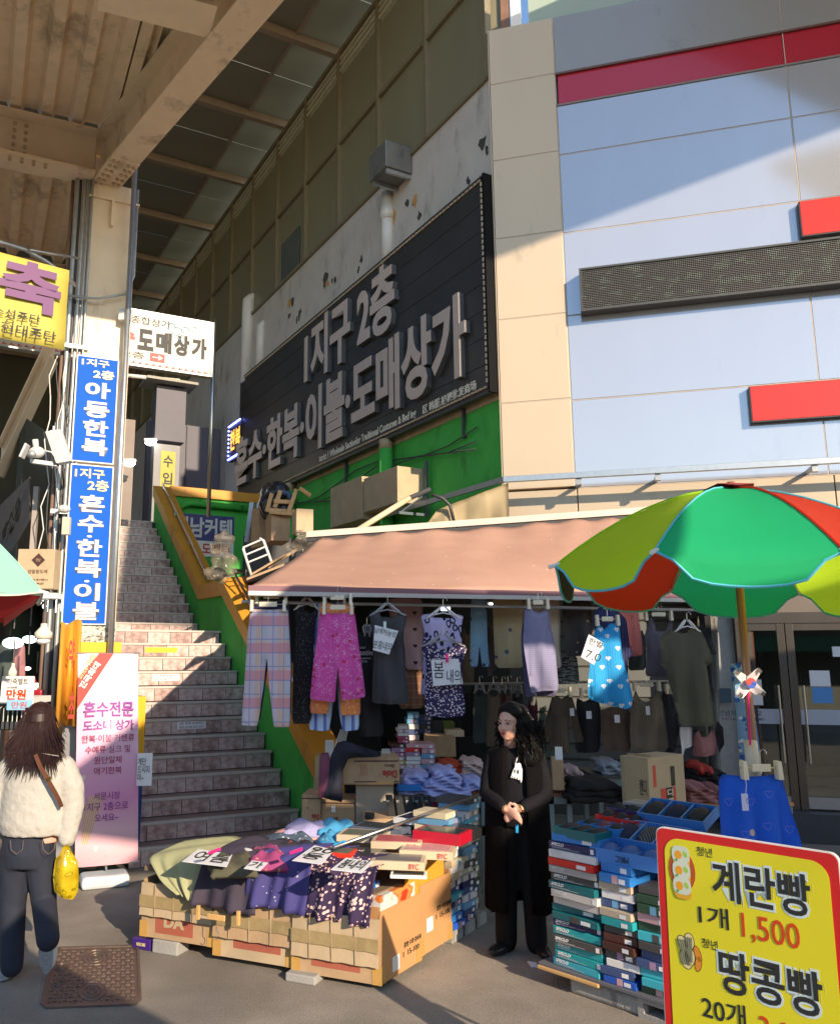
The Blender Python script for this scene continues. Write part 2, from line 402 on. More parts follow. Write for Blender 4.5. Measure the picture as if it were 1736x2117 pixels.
mb = MB(); nn = 17
circ = [(.5, .22, .14), (.5, .78, .14), (.14, .62, .07), (.14, .38, .07)]
for i in range(nn):
    for j in range(nn):
        u, v = .06 + .88 * (i + .5) / nn, .06 + .88 * (j + .5) / nn
        if any(math.hypot(u - a, v - b) < r + .02 for a, b, r in circ): continue
        w1, w2 = (.021, .008) if (i + j) % 2 else (.008, .021)
        mb.obox(fp(u - w1, v - w2, .006), ax * 2 * w1, ay * 2 * w2, (0, 0, .007))
mb.build('tread_pattern', m_rust, t)['kind'] = 'stuff'
for a, b, r in circ:
    for k in (1, .62, .3):
        pts = [fp(a + r * k * math.cos(x * .3927), b + r * k * math.sin(x * .3927), .007) for x in range(17)]
        MB().tube(pts, .006, 5).build('ring', m_rust, t)
# small litter
tag(MB().prism([G(1090, 1990, .002), G(1108, 1993, .002), G(1112, 2001, .002), G(1098, 2000, .002)], (0, 0, .01)).build('litter', m_paper), 'crumpled scrap of white paper on the asphalt beside the black shoes', 'litter')
# ---------------------------------------------------------------- staircase
H, T = .1755, .25
def P_tile(nt):
    v = coords(nt, 'Object'); a = noise(nt, v, 9, 6, .65); b = noise(nt, v, 30, 4, .7)
    oi = nt.nodes.new('ShaderNodeObjectInfo'); r = S(nt, oi.outputs['Random'])
    c = ramp(nt, a + (r - .5) * .15, [(.36, (.3, .19, .175)), (.5, (.52, .38, .35)), (.62, (.64, .54, .51))])
    return mixc(nt, ((b - .56) * 8).m('ADD', 0, clamp=True) * .5, c, (.09, .05, .05))
m_tile = M('mottled_pink_tile', pat=P_tile, rough=.35, var=.1, bump=.15, bs=25)
m_nose = M('stone_nosing', (.5, .46, .42), .5, var=.15, vs=10)
m_trd = M('tread_tile', (.28, .2, .18), .5, var=.3, vs=8)
m_grout = flat('dark_grout', (.06, .055, .05), .9)
def step_s(k): return (k - 1) * T if k <= 13 else 5.0 + (k - 14) * .257
st = thing('staircase', fa(0, .8, 0), 'wide flight of steps with mottled pink tile risers climbing beside the green wall', 'staircase')
core = MB(); RL = -.12
for k in range(1, 27):
    s0 = step_s(k) + .02; s1 = (step_s(k + 1) if k < 26 else 9.4) + .02; r1 = 1.72 if k < 13 else 2.02
    core.obox(fa(s0, RL, 0), U * (s1 - s0), Rr * (r1 - RL), Z * (k * H - .02))
core.build('stair_core', m_grout, st)
def shared(name, mesh_o, p, parent, first=[]):
    pass
tl = {}
def tile_at(s, r, z, wd, parent, kind='tile'):
    key = (kind, round(wd, 3))
    if key not in tl:
        if kind == 'tile': o = MB().obox(fa(s, r + .003, z), U * .02, Rr * (wd - .006), Z * (H - .034)).build('tile', m_tile, parent, bevel=.003)
        else: o = MB().obox(fa(s, r + .002, z), U * (T - .03), Rr * (wd - .004), Z * .02).build('tread_tile', m_trd, parent)
        tl[key] = (o, fa(s, r, z)); return o
    o0_, p0 = tl[key]; o = o0_.copy(); col.objects.link(o); o.parent = parent; o.location = o0_.location + fa(s, r, z) - p0; return o
for k in range(1, 27):
    s0 = step_s(k); r1 = 1.7 if k <= 13 else 2.0; lo = RL if k <= 13 else .3
    tw = .3; off = -(k * .11) % tw; r = lo
    first = True
    while r < r1 - .03:
        wd = tw - off if first and off > .05 else tw; first = False
        wd = min(wd, r1 - r)
        if wd > .04: tile_at(s0, r, (k - 1) * H + .004, round(wd, 2), st)
        r += wd
    s1 = T if k != 13 else 2.0
    MB().obox(fa(s0 - .012, RL, k * H - .028), U * .06, Rr * ((r1 if k != 13 else 2.0) - RL), Z * .028).build('nosing', m_nose, st, bevel=.004)
    if k <= 8:
        r = RL; tw2 = .3; q_ = 0
        while r < 1.69:
            wd = min(tw2, 1.7 - r)
            if wd > .05: tile_at(s0 + .05, r, k * H - .024, round(wd, 2), st, 'tread')
            r += tw2
MB().obox(fa(3.05, RL, 13 * H - .024), U * 1.95, Rr * 2.12, Z * .02).build('landing_floor', m_trd, st)
MB().obox(fa(8.09, RL, 26 * H - .024), U * 1.4, Rr * 2.12, Z * .02).build('top_floor', m_trd, st)
# notices stuck on risers
def riser_note(k, r, wd, ht, m, lines, label, mi=m_ink):
    s0 = step_s(k) - .002; z = (k - 1) * H + .055
    t = thing('notice', fa(s0, r, z), label, 'notice')
    MB().obox(fa(s0 - .003, r, z), U * .003, Rr * wd, Z * ht).build('paper', m, t)
    n = len(lines)
    for i, l in enumerate(lines):
        text(l, fa(s0 - .003, r, z), Rr, Z, wd * .07, wd * .93, ht * (n - 1 - i + .2) / n, ht * (n - i - .18) / n, mi, t, 'lettering', ext=.0005, out=.0005)
m_yel = flat('yellow_print', (.85, .72, .02), .5)
riser_note(12, .62, .42, .062, m_yel, ['계단조심·천천히'], 'yellow warning strip taped to a sunlit riser high on the stairs')
riser_note(10, .6, .34, .085, m_paper, ['2층 통행 방해하는', '계단 음식물 섭취 금지!'], 'white paper notice taped to the upper shaded riser')
riser_note(7, .72, .34, .085, m_paper, ['2층 통행 방해하는', '계단 음식물 섭취 금지!'], 'white paper notice taped to a riser nearer the bottom of the stairs')
# ---------------------------------------------------------------- green parapets with ochre copings
def zlow(s): return .82 + .69 * s
pw = thing('stair_parapet', fa(1, 1.9, 0), 'green parapet wall with broad ochre coping along the right side of the stairs', 'parapet')
prof = [(-1.25, zlow(-1.25) + .02), (3.0, 2.82)]; prof2 = [(3.0, 2.82), (4.97, 2.84), (8.25, 2.84 + 3.28 * .69)]
for pf, r0, r1 in ((prof, 1.72, 1.98), (prof2, 2.02, 2.3)):
    poly = [fa(pf[0][0], r0, 0)] + [fa(s, r0, z) for s, z in pf] + [fa(pf[-1][0], r0, 0)]
    MB().prism(poly, Rr * (r1 - r0)).build('wall', m_green, pw)
def cap(segs, r0, wd, th, parent, mat, n=1):
    for (s0, z0), (s1, z1) in segs:
        for i in range(n):
            a, b = i / n, (i + 1) / n; e = .004
            sa, za, sb, zb = s0 + (s1 - s0) * a, z0 + (z1 - z0) * a, s0 + (s1 - s0) * b, z0 + (z1 - z0) * b
            MB().prism([fa(sa + e, r0, za), fa(sb - e, r0, zb), fa(sb - e, r0, zb + th), fa(sa + e, r0, za + th)], Rr * wd).build('coping', mat, parent, bevel=.006)
cap([prof], 1.68, .36, .22, pw, m_orange, 2); cap([(prof2[0], prof2[1])], 1.98, .36, .22, pw, m_orange, 1); cap([(prof2[1], prof2[2])], 1.98, .36, .22, pw, m_orange, 2)
def rail_pts(pf, dz, r): return [fa(s, r, z + dz) for s, z in pf]
hr = thing('handrail', fa(0, 1.85, 1), 'thin steel handrail standing on the ochre coping of the stairs', 'handrail')
rp = [fa(.1, 1.86, zlow(.1) + .3), fa(3.0, 1.86, 2.82 + .32), fa(3.3, 2.16, 2.84 + .32), fa(4.97, 2.16, 2.84 + .32), fa(8.2, 2.16, 2.84 + 3.2 * .69 + .32)]
MB().tube(rp, .022, 8).build('rail', m_stain, hr, smooth=True)
for i in range(9):
    s = .3 + i * .98; z = zlow(s) if s < 3 else (2.84 if s < 4.97 else 2.84 + (s - 4.97) * .69); r = 1.86 if s < 3 else 2.16
    MB().tube([fa(s, r, z + .2), fa(s, r, z + .33)], .014, 6).build('post', m_stain, hr)
lp = thing('stair_parapet', fa(6, -.4, 0), 'green and ochre parapet on the far left of the stairs, behind the column', 'parapet')
prl = [(3.4, 2.95), (8.25, 5.15)]
MB().prism([fa(3.4, -.42, 0), fa(3.4, -.42, 2.95), fa(8.25, -.42, 5.15), fa(8.25, -.42, 0)], Rr * .22).build('wall', m_green, lp)
cap([prl], -.5, .36, .2, lp, m_orange, 3)
MB().tube([fa(3.4, -.22, 3.4), fa(8.2, -.22, 5.58)], .022, 8).build('rail', m_stain, lp)
# upper floor parapet facing the street
up = thing('gallery_parapet', fa(8.3, 3.3, 4.6), 'green parapet with ochre coping at the top of the stairs, under the lit sign', 'parapet')
MB().obox(fa(8.28, 2.34, 2.6), U * .2, Rr * 2.2, Z * 2.55).build('wall', m_green, up)
MB().obox(fa(8.22, 2.34, 5.15), U * .34, Rr * 2.2, Z * .2).build('coping', m_orange, up, bevel=.006)
MB().tube([fa(8.2, 4.2, 5.0), fa(8.2, 2.75, 5.02), fa(8.2, 2.6, 4.96), fa(8.2, 2.5, 4.86)], .07, 10).build('pipe', m_green, up, smooth=True)
# sign 영남커텐 on the green wall
def sgn(name, label, o, right, upv, wd, ht, th, mat, frame=None, cat='sign', bevel=0):
    n = Vector(right).cross(Vector(upv)).normalized()
    t = thing(name, o, label, cat)
    MB().obox(Vector(o) - n * th, Vector(right) * wd, Vector(upv) * ht, n * th).build('board', mat, t, bevel=bevel)
    if frame:
        f = .02; o = Vector(o); X = Vector(right); Y = Vector(upv)
        for p, a, b in ((o - X * f, X * f, Y * ht), (o + X * wd, X * f, Y * ht), (o - X * f - Y * f, X * (wd + 2 * f), Y * f), (o - X * f + Y * ht, X * (wd + 2 * f), Y * f)):
            MB().obox(p - n * (th + .004), a, b, n * (th + .012)).build('frame', frame, t)
    return t
m_navy = flat('navy_print', (.035, .035, .2), .4)
m_sgrey = flat('pale_lettering', (.66, .66, .64), .5)
o = fa(8.26, 2.42, 3.95); t = sgn('shop_sign', 'navy and white sign on the green wall behind the bag on the landing', o, Rr, Z, 1.3, .86, .02, m_white)
MB().obox(o + Z * .32 - U * .004, Rr * 1.3, Z * .54, U * .004).build('panel', m_navy, t)
text('영남커텐', o - U * .004, Rr, Z, .04, 1.26, .38, .8, m_sgrey, t, bold=.03)
text('도매부', o, Rr, Z, .62, 1.22, .04, .28, m_red, t, bold=.03)
MB().prism([o + Rr * a + Z * b - U * .003 for a, b in ((.3, .08), (.3, .2), (.24, .2), (.36, .33), (.48, .2), (.42, .2), (.42, .08))][::-1], U * -.003).build('arrow', m_red, t)
# ---------------------------------------------------------------- side wall of the building
WA = 4.45
sw = thing('side_wall', fa(6, WA, 0), 'long side wall of the building, pale plaster above and green below, under the glazed gallery', 'wall')
MB().obox(fa(.13, WA, 0), U * 26, Rr * .3, Z * 5.22).build('green_base', m_green, sw); MB().obox(fa(.13, WA - .03, 0), U * 8, Rr * .028, Z * 2.96).obox(fa(.1, WA - .03, 0), U * .028, Rr * .34, Z * 2.96).build('dark_lining', flat('dark_lining', (.05, .05, .05), .8), sw)
MB().obox(fa(.13, WA - .01, 5.22), U * 26, Rr * .3, Z * .3).build('sandy_band', m_sandr, sw)
MB().obox(fa(.13, WA, 5.52), U * 8.17, Rr * .3, Z * 4.4).build('plaster_face', m_render, sw)
MB().obox(fa(8.3, WA, 5.52), U * 18, Rr * .3, Z * 4.4).build('plaster_face', m_render, sw)
# flaked patches of plaster
rs = random.Random(4); m_patch = M('bare_patch', (.06, .06, .05), .9, var=.3); m_patcho = M('ochre_patch', (.5, .26, .08), .9)
for (x, y, sx) in ((1000, 300, .12), (857, 435, .16), (818, 460, .2), (745, 548, .1), (675, 590, .16), (690, 575, .08), (603, 640, .15), (617, 655, .1), (840, 420, .07), (965, 375, .06)):
    s, z = PR(x, y, WA)
    for j in range(3):
        cs, cz, r0 = s + rs.uniform(-1, 1) * sx, z + rs.uniform(-1, 1) * sx * 1.2, sx * rs.uniform(.35, .9)
        MB().prism([fa(cs + r0 * rs.uniform(.35, 1.1) * math.cos(a * .7), WA - .001 - .002 * j, cz + r0 * 1.3 * rs.uniform(.3, 1.1) * math.sin(a * .7)) for a in range(9)], Rr * -.004).build('flake', m_patcho if j == 1 and sx > .14 else m_patch, sw)
# gallery glazing above
gy = thing('gallery_wall', fa(8, WA, 9.9), 'dark olive sheeted gallery wall with louvres under the arcade roof', 'wall')
for i in range(17):
    s0 = .17 + i * 1.55
    for z0, z1 in ((9.92, 11.6), (11.68, 13.1)):
        MB().obox(fa(s0 + .03, WA + .02, z0), U * 1.49, Rr * .02, Z * (z1 - z0)).build('sheet', m_olive, gy)
    MB().obox(fa(s0 - .035, WA - .06, 9.9), U * .07, Rr * .1, Z * 3.7).build('mullion', m_oframe, gy)
MB().obox(fa(.15, WA - .045, 11.6), U * 26.4, Rr * .09, Z * .08).build('transom', m_oframe, gy)
MB().obox(fa(.15, WA - .05, 9.88), U * 26.4, Rr * .12, Z * .06).build('sill', m_oframe, gy)
m_louv = M('louvre_blade', (.5, .48, .36), .4, var=.1)
for i in range(3):
    for j in range(17):
        MB().obox(fa(.17 + j * 1.55 + .04, WA - .03, 13.16 + i * .13), U * 1.47, Rr * .05 , Z * .05).build('louvre', m_louv, gy)
MB().obox(fa(.15, WA + .03, 13.1), U * 26.4, Rr * .02, Z * .5).build('louvre_backing', M('cream_backing', (.5, .46, .34), .6, transl=.4), gy)
MB().obox(fa(.15, WA - .05, 13.55), U * 26.4, Rr * .12, Z * .08).build('head_rail', m_oframe, gy)
# opened vent window low in the gallery
s, z = PR(600, 520, WA); MB().obox(fa(s - .5, WA - .02, 9.95), U * .95, Rr * .03, Z * .9).build('vent_window', M('smoky_glass', (.1, .12, .11), .15, var=.1), gy)
# metal box on brackets and its pipe
hb = thing('drain_box', fa(2.9, WA, 10), 'grey sheet metal rainwater box on the pale wall with a white pipe below', 'rainwater box')
bxa = PR(797, 314, WA - .5); bxb = PR(763, 350, WA - .5); bz0 = PR(797, 342, WA - .5)[1]; bz1 = PR(797, 287, WA - .5)[1]
MB().obox(fa(bxa[0], WA - .5, bz0), U * (bxb[0] - bxa[0]), Rr * .49, Z * (bz1 - bz0)).build('casing', M('sheet_metal_box', (.2, .2, .19), .5, .5, var=.2, dirt=.4, dirtc=(.06, .05, .04)), hb, bevel=.01)
for sx in (bxa[0] + .04, bxb[0] - .1): MB().obox(fa(sx, WA - .46, bz0 - .07), U * .05, Rr * .46, Z * .068).build('bracket', m_galv, hb)
pp = thing('drain_pipe', fa(3.0, WA - .12, 8), 'white plastic downpipe running from the metal box to the black sign', 'pipe')
s, z = PR(790, 400, WA - .15)
MB().tube([fa(s, WA - .05, bz0 + .02), fa(s, WA - .05, 8.3)], .11, 14).build('pipe', m_pvc, pp, smooth=True)
MB().tube([fa(s, WA - .05, 9.1), fa(s, WA - .05, 9.35)], .125, 14).build('socket', m_pvc, pp, smooth=True)
for x0, y0, lab in ((505, 690, 'thick white downpipe bent over the wall top left of the black sign'), (530, 720, 'thinner white downpipe beside the thick bent one')):
    s, z = PR(x0, y0, WA - .15); r = .16 if x0 == 505 else .1; ztop = 10.35 if x0 == 505 else 9.4
    d = thing('drain_pipe', fa(s, WA - .2, 6), lab, 'pipe')
    MB().tube([fa(s, WA + .3, ztop), fa(s, WA, ztop), fa(s, WA - .04, ztop - .06), fa(s, WA - .05, ztop - .25), fa(s, WA - .05, 8.25)], r, 14).build('pipe', m_pvc, d, smooth=True)
# ---------------------------------------------------------------- the big black sign
SF = 4.3
def SP(x, y): s, z = PR(x, y, SF); return -s, z
e0 = SP(497.4, 785.6); e1 = SP(1000, 366); b1 = SP(1015, 806); b0 = SP(497.4, 1044.8)
aL, aR, zT, zB = e0[0], (e1[0] + b1[0]) / 2, (e0[1] + e1[1]) / 2, b1[1] * .7 + b0[1] * .3
m_deadblack = M('matt_black', (.012, .012, .013), .95, var=0, spec=.05)
big = thing('fascia_sign', fa(-(aL + aR) / 2, SF, zB), 'huge black boarded sign with raised pinkish letters along the side wall', 'sign')
m_sb = M('black_sign_board', (.035, .032, .03), .45, var=.35, vs=1.5, dirt=.2, dirtc=(.08, .06, .04))
m_let = M('pinkish_letter', (.58, .46, .4), .45, var=.08); m_lets = flat('letter_side', (.09, .095, .1), .5)
nb_ = 8; hh = (zT - zB) / nb_
for i in range(nb_):
    MB().obox(fa(-aR, SF, zB + i * hh + .004), U * (aR - aL), Rr * .05, Z * (hh - .008)).build('board', m_sb, big)
MB().obox(fa(-aR, SF + .05, zB), U * (aR - aL), Rr * .08, Z * (zT - zB)).build('backing', m_black, big)
for a, b, c_, d_ in ((-aR - .0, aR - aL, zB - .03, .03), (-aR, aR - aL, zT, .03)):
    MB().obox(fa(a, SF - .02, c_), U * b, Rr * .1, Z * d_).build('edge_trim', m_dark, big)
MB().obox(fa(-aR - .03, SF - .04, zB - .03), U * .03, Rr * .16, Z * (zT - zB + .06)).build('edge_trim', m_deadblack, big)
def sgtext(body, x0, y0, x1, y1, **k):
    """x0,y0 = top left seen on the sign, x1,y1 = bottom right"""
    p0 = SP(x0, y0); p1 = SP(x1, y1)
    return text(body, fa(0, SF, 0), -U, Z, p0[0], p1[0], p1[1], p0[1], k.pop('mat', m_let), big, **k)
SC5 = lambda x, y: ((600 + x * .5184) / 1.41935, (700 + y * .5184) / 1.41935)
def srow(body, xa, ya_t, xb, yb_b, bold, n=1, **k):
    a = SC5(xa, ya_t); b = SC5(xb, yb_b); p0 = SP(*a); p1 = SP(*b)
    x0, x1, z0, z1 = p0[0], p1[0], p1[1], p0[1]
    if k.pop('side', True):
        text(body, fa(0, SF, 0), -U, Z, x0, x1, z0, z1, m_lets, big, bold=bold, ext=.085, out=.0, name='letter_side')
        text(body, fa(0, SF, 0), -U, Z, x0, x1, z0, z1, m_let, big, bold=bold, ext=.006, out=.086)
    else: text(body, fa(0, SF, 0), -U, Z, x0, x1, z0, z1, k.get('mat', m_wht), big, bold=bold, ext=.004, out=.004)
srow('1지구 2층', 590, 520, 1102, 500, .035)
srow('혼수·한복·', 198, 1150, 585, 1215, .035)
srow('이불·도매상가', 598, 880, 1510, 770, .035)
srow('istrict 1 Wholesale Sectionfor Traditional Costumes & Bed ing', 652, 1228, 1198, 1020, .02, side=False, mat=flat('cream_letter', (.8, .74, .62), .5))
srow('区 韩服,被褥批发商场', 1236, 945, 1540, 855, .02, side=False, mat=flat('cream_letter', (.62, .56, .45), .5))
# lamp chain along the edges
m_led = flat('led_capsule', (.6, .45, .3), .4)
mb = MB()
def cap_run(p, q_, n):
    for i in range(n):
        a = p + (q_ - p) * ((i + .15) / n); b = p + (q_ - p) * ((i + .8) / n); mb.tube([a, b], .016, 5)
cap_run(fa(-aR + .05, SF - .02, zT - .06), fa(-aR + .05, SF - .02, zB + .1), 34)
cap_run(fa(-aR + .05, SF - .02, zB + .06), fa(-aL, SF - .02, zB + .06), 100); cap_run(fa(-aR + .05, SF - .02, zT - .03), fa(-aL, SF - .02, zT - .03), 100)
mb.build('led_chain', m_led, big)['kind'] = 'stuff'
for x, y in ((375, 1540 - 90), (800, 1230), (1460, 930)):
    s, z = PR(*SC5(x, y), SF + .1)
    MB().tube([fa(s, SF + .1, zB - .45), fa(s, SF + .1, zB), fa(s, SF + .1, zB - .42), fa(s, WA, zB - .42)], .022, 5).tube([fa(s, SF + .1, zB - .42), fa(s, WA, zB - .02)], .018, 5).build('bracket', m_dark, big)
# green pipes on the base wall
for x, y, r, lab in ((800, 965, .11, 'green painted downpipe under the middle of the black sign'), (577, 1070, .09, 'slim green pipe beside the curtain sign, below the black sign'), (600, 1050, .11, 'thicker green pipe near the heap of crates, below the black sign')):
    s, z = PR(x, y, WA - .12); d = thing('green_pipe', fa(s, WA - .12, 3), lab, 'pipe')
    MB().tube([fa(s, WA - .14, 2.9), fa(s, WA - .14, 5.15)], r, 12).build('pipe', m_green, d, smooth=True)
    MB().tube([fa(s, WA - .14, 5.15), fa(s, WA - .14, 5.3)], r, 12).build('pipe_top', m_sandr, d, smooth=True)
# ---------------------------------------------------------------- panelled front
m_pb = M('blue_grey_cladding', (.45, .465, .51), .1, .42, var=.05, vs=1.5, stretch=(1, 1, .25), spec=.9, bump=.1, bs=1.1, dirt=.08, dirtc=(.34, .37, .42), ds=1.4)
m_pg = M('grey_cladding', (.30, .29, .28), .3, .3, var=.06, vs=1.5, dirt=.28, dirtc=(.09, .08, .07), ds=1.3)
m_pbe = M('beige_cladding', (.54, .44, .32), .4, .1, var=.05, vs=1.5, stretch=(1, 1, .3), dirt=.05, dirtc=(.3, .25, .2))
m_pr = M('crimson_cladding', (.42, .015, .035), .2, .1, var=.05, coat=.4); m_pr2 = M('scarlet_cladding', (.55, .03, .02), .3, .1, var=.08, stretch=(1, 1, .15), vs=6)
m_joint = flat('joint_grey', (.2, .18, .17), .8); m_seam = M('joint_seal', (.55, .46, .38), .6)  # plain grey for the joint backing and the lower stripe trim
fr_ = thing('panelled_facade', fb(2, 0, 3.5), 'metal clad building front in blue grey and beige panels with crimson stripe', 'building')
zt = PB(1011.4, 62.6)[1]; t0 = 0; t1 = PB(1150, 300)[0]; t1 = (PB(1163, 482)[0] + PB(1189, 1009)[0]) / 2; t2 = PB(1611, 14)[0]; t2 = (t2 + PB(1708, 942)[0]) / 2; t3 = t2 + 3.6
j = .007
MB().obox(fb(t0 + .0, -.12, 3.3), B * 9, NB * -.3, Z * (zt - 3.3)).build('backing', m_joint, fr_)
MB().obox(fb(-.012, -.002, 2.9), B * .011, NB * -.5, Z * (zt - 2.9)).build('side_return', m_pbe, fr_)
def pan(ta, tb, za, zb, m, d=0, th=.115, name='panel'):
    return MB().obox(fb(ta + j, d, za + j), B * (tb - ta - 2 * j), NB * -th, Z * (zb - za - 2 * j)).build(name, m, fr_, bevel=.004)
zs = [PB(x, y)[1] for x, y in ((1015, 176), (1021, 333), (1026.6, 494.4), (1031.7, 661.6), (1039, 834.3), (1046.9, 1013.5))]
zz = [zt] + zs
for i in range(6): pan(t0, t1, zz[i + 1], zz[i], m_pbe)
zr0, zr1 = PB(1146, 152)[1], PB(1150.5, 220)[1]; rows = [zr1] + [PB(x, y)[1] for x, y in ((1155.7, 320.8), (1163, 482.3), (1173, 653), (1183, 827.8), (1189.4, 1009.2))]
zr1b = zr1
for ta, tb in ((t1, t2), (t2, t3)):
    pan(ta, tb, zr0, zt, m_pg); [pan(ta, tb, rows[i + 1], rows[i], m_pb) for i in range(5)]
MB().obox(fb(t1 + .03, -.02, zr1 + .03), B * (t3 - t1), NB * -.09, Z * (zr0 - zr1 - .06)).build('stripe', m_pr, fr_)
MB().obox(fb(t1 + .0, .012, zr0 - .03), B * (t3 - t1), NB * -.1, Z * .03).build('stripe_trim', flat('brown_trim', (.12, .05, .035), .4), fr_)
MB().obox(fb(t1 + .0, .008, zr1), B * (t3 - t1), NB * -.1, Z * .026).build('stripe_trim', m_joint, fr_)
for z in zz[1:-1] + rows[1:]:
    MB().obox(fb(t0 if z in zz else t1, -.004, z - .004), B * (t1 if z in zz else t3 - t1), NB * -.02, Z * .008).build('joint', m_seam, fr_)
for t_ in (t1, t2): MB().obox(fb(t_ - .004, -.003, rows[-1]), B * .008, NB * -.02, Z * (zt - rows[-1])).build('joint', m_seam, fr_)
# lower beige band, red blocks
zb0, zb1 = rows[-1], 3.3
for ta, tb in ((0, t1 + .02), (t1 + .02, t2 + .05), (t2 + .05, t3)): pan(ta, tb, zb1, zb0, m_pbe)
for (xl, yt, yb, m) in ((1655, 416, 487, m_pr2), (1552, 799, 871, m_pr2)):
    a = PB(xl, (yt + yb) / 2, .1); zt_ = PB(xl, yt, .1)[1]; zb_ = PB(xl, yb, .1)[1]
    MB().obox(fb(a[0], .1, zb_), B * (t3 - a[0]), NB * -.1, Z * (zt_ - zb_)).build('red_block', m, fr_, bevel=.004)
    MB().obox(fb(a[0] - .008, .095, zb_ - .012), B * (t3 - a[0]), NB * -.094, Z * (zt_ - zb_ + .016)).build('block_edge', m_dark, fr_)
# roof gallery above the front
gf = thing('roof_gallery', fb(4, -.4, zt), 'pale green sheeted rooftop gallery above the grey cladding', 'rooftop gallery')
MB().obox(fb(.55, -.3, zt - .2), B * 8, NB * -.03, Z * 3.5).build('sheet', M('pale_green_sheet', (.33, .4, .33), .35, var=.1, vs=1.5, stretch=(1, 1, .3)), gf)
tw_, tr_ = PB(1065, 20, -.25)[0], PB(1043, 20, -.25)[0]; MB().obox(fb(tr_ - .22, -.3, zt - .2), B * .22, NB * -.03, Z * 3.5).build('olive_sheet', m_olive, gf)
MB().obox(fb(tw_ - .07, -.24, zt - .2), B * .14, NB * -.12, Z * 3.5).build('corner_post', m_white, gf)
MB().obox(fb(tr_ - .06, -.24, zt - .2), B * .12, NB * -.14, Z * 3.5).build('rusty_post', M('rusty_frame', (.2, .11, .07), .7, var=.3), gf)
for i in range(1, 5): MB().obox(fb(.5 + i * 1.5, -.27, zt - .2), B * .02, NB * -.02, Z * 3.5).build('mullion', m_galv, gf)
# LED message display
a = PB(1198, 600, .18)[0]; z1_ = PB(1198, 555, .18)[1]; z0_ = PB(1204.5, 643.4, .18)[1]
ld = thing('led_display', fb(a + 1.5, .1, z0_), 'long black scrolling message display fixed on the blue grey cladding', 'display')
MB().obox(fb(a, .16, z0_), B * 4.2, NB * -.15, Z * (z1_ - z0_)).build('casing', m_dark, ld)
for p, wv, hv in ((fb(a, .16, z0_), B * 4.2, Z * .03), (fb(a, .16, z1_ - .025), B * 4.2, Z * .025), (fb(a, .16, z0_ + .03), B * .03, Z * (z1_ - z0_ - .055))):
    MB().obox(p, wv, hv, NB * .025).build('frame', m_dark, ld)
def P_led(nt):
    x, y, z = xyz(nt, coords(nt, 'UV')); cx = (x * 44).fr() - .5; cy = (y * 44).fr() - .5
    dot = (cx * cx + cy * cy).lt(.07)
    ns = noise(nt, coords(nt, 'UV', (4, 7, 1)), 1.3, 3); on = ns.gt(.57)
    n2, c = voro(nt, coords(nt, 'UV'), 60)
    base = mixc(nt, dot, (.02, .02, .022), (.22, .2, .19))
    return mixc(nt, (dot * on) * .5, base, (.45, .6, .45))
m_ledf = M('display_face', pat=P_led, rough=.6, var=0)
W2 = 4.15; H2 = z1_ - z0_ - .055
mb = MB(); mb.v = [fb(a + .03, .163, z0_ + .03), fb(a + .03 + W2, .163, z0_ + .03), fb(a + .03 + W2, .163, z0_ + .03 + H2), fb(a + .03, .163, z0_ + .03 + H2)]; mb.f = [(0, 1, 2, 3)]; mb.mi = [0]
mb.build('face', m_ledf, ld, uv=[(0, 0), (W2, 0), (W2, H2), (0, H2)])
mb = MB(); n = int(H2 * 44)
for i in range(n): mb.obox(fb(a + .03, .164, z0_ + .03 + (i + .78) / 44), B * W2, NB * .01, Z * .0035)
mb.build('visor', m_black, ld)['kind'] = 'stuff'
# curtain rail beam along the front
pz = 4.0; rail_d = .38
p0 = PB(1040, 993, rail_d); p1 = PB(1736, 950, rail_d); zr = (p0[1] + p1[1]) / 2
rl = thing('metal_rail', fb(2, rail_d, zr), 'square galvanised rail held off the building front on stub brackets', 'rail')
MB().obox(fb(p0[0], rail_d + .03, zr - .035), B * 6.5, NB * -.06, Z * .07).build('beam', m_galv, rl, bevel=.004)
MB().obox(fb(p0[0], rail_d + .03, zr - .035), U * 9, NB * -.06, Z * .07).build('side_beam', m_zinc, rl)
for x in (1196, 1359, 1686):
    t_ = PB(x, 985, rail_d)[0]; MB().obox(fb(t_ - .02, rail_d - .03, zr - .06), B * .04, NB * -(rail_d - .03), Z * .035).obox(fb(t_ - .03, rail_d + .0, zr - .11), B * .06, NB * -.06, Z * .07).build('bracket', m_zinc, rl)
# ---------------------------------------------------------------- alley arcade roof
ZR = 13.75
m_roof = M('roof_sheet', (.24, .23, .17), .5, .0, var=.15, vs=1, stretch=(.3, 1, 1), transl=.1); m_rooft = M('translucent_roof_sheet', (.34, .34, .26), .4, var=.3, vs=1, stretch=(.2, 1, 1), transl=.4)
m_raft = M('roof_rafter', (.3, .24, .18), .6, var=.15)
ar = thing('arcade_roof', fa(10, 1, ZR), 'high dark sheeted arcade roof over the stair alley, pale along the louvred wall', 'roof')
for i in range(21):
    s0 = -.2 + i * 1.3
    for jx, (r0, r1) in enumerate(((WA - .85, WA + .3), (WA - 3.2, WA - .87), (WA - 5.1, WA - 3.22), (WA - 7, WA - 5.12), (WA - 9, WA - 7.02), (WA - 12, WA - 9.02))):
        MB().obox(fa(s0 + .01, r0, ZR + .12), U * 1.28, Rr * (r1 - r0), Z * .02).build('roof_panel', m_rooft if jx == 0 else m_roof, ar)
for i in range(12): MB().obox(fa(-.25 + i * 2.6, WA - 12, ZR - .08), U * .14, Rr * 12.2, Z * .18).build('rafter', m_raft, ar)
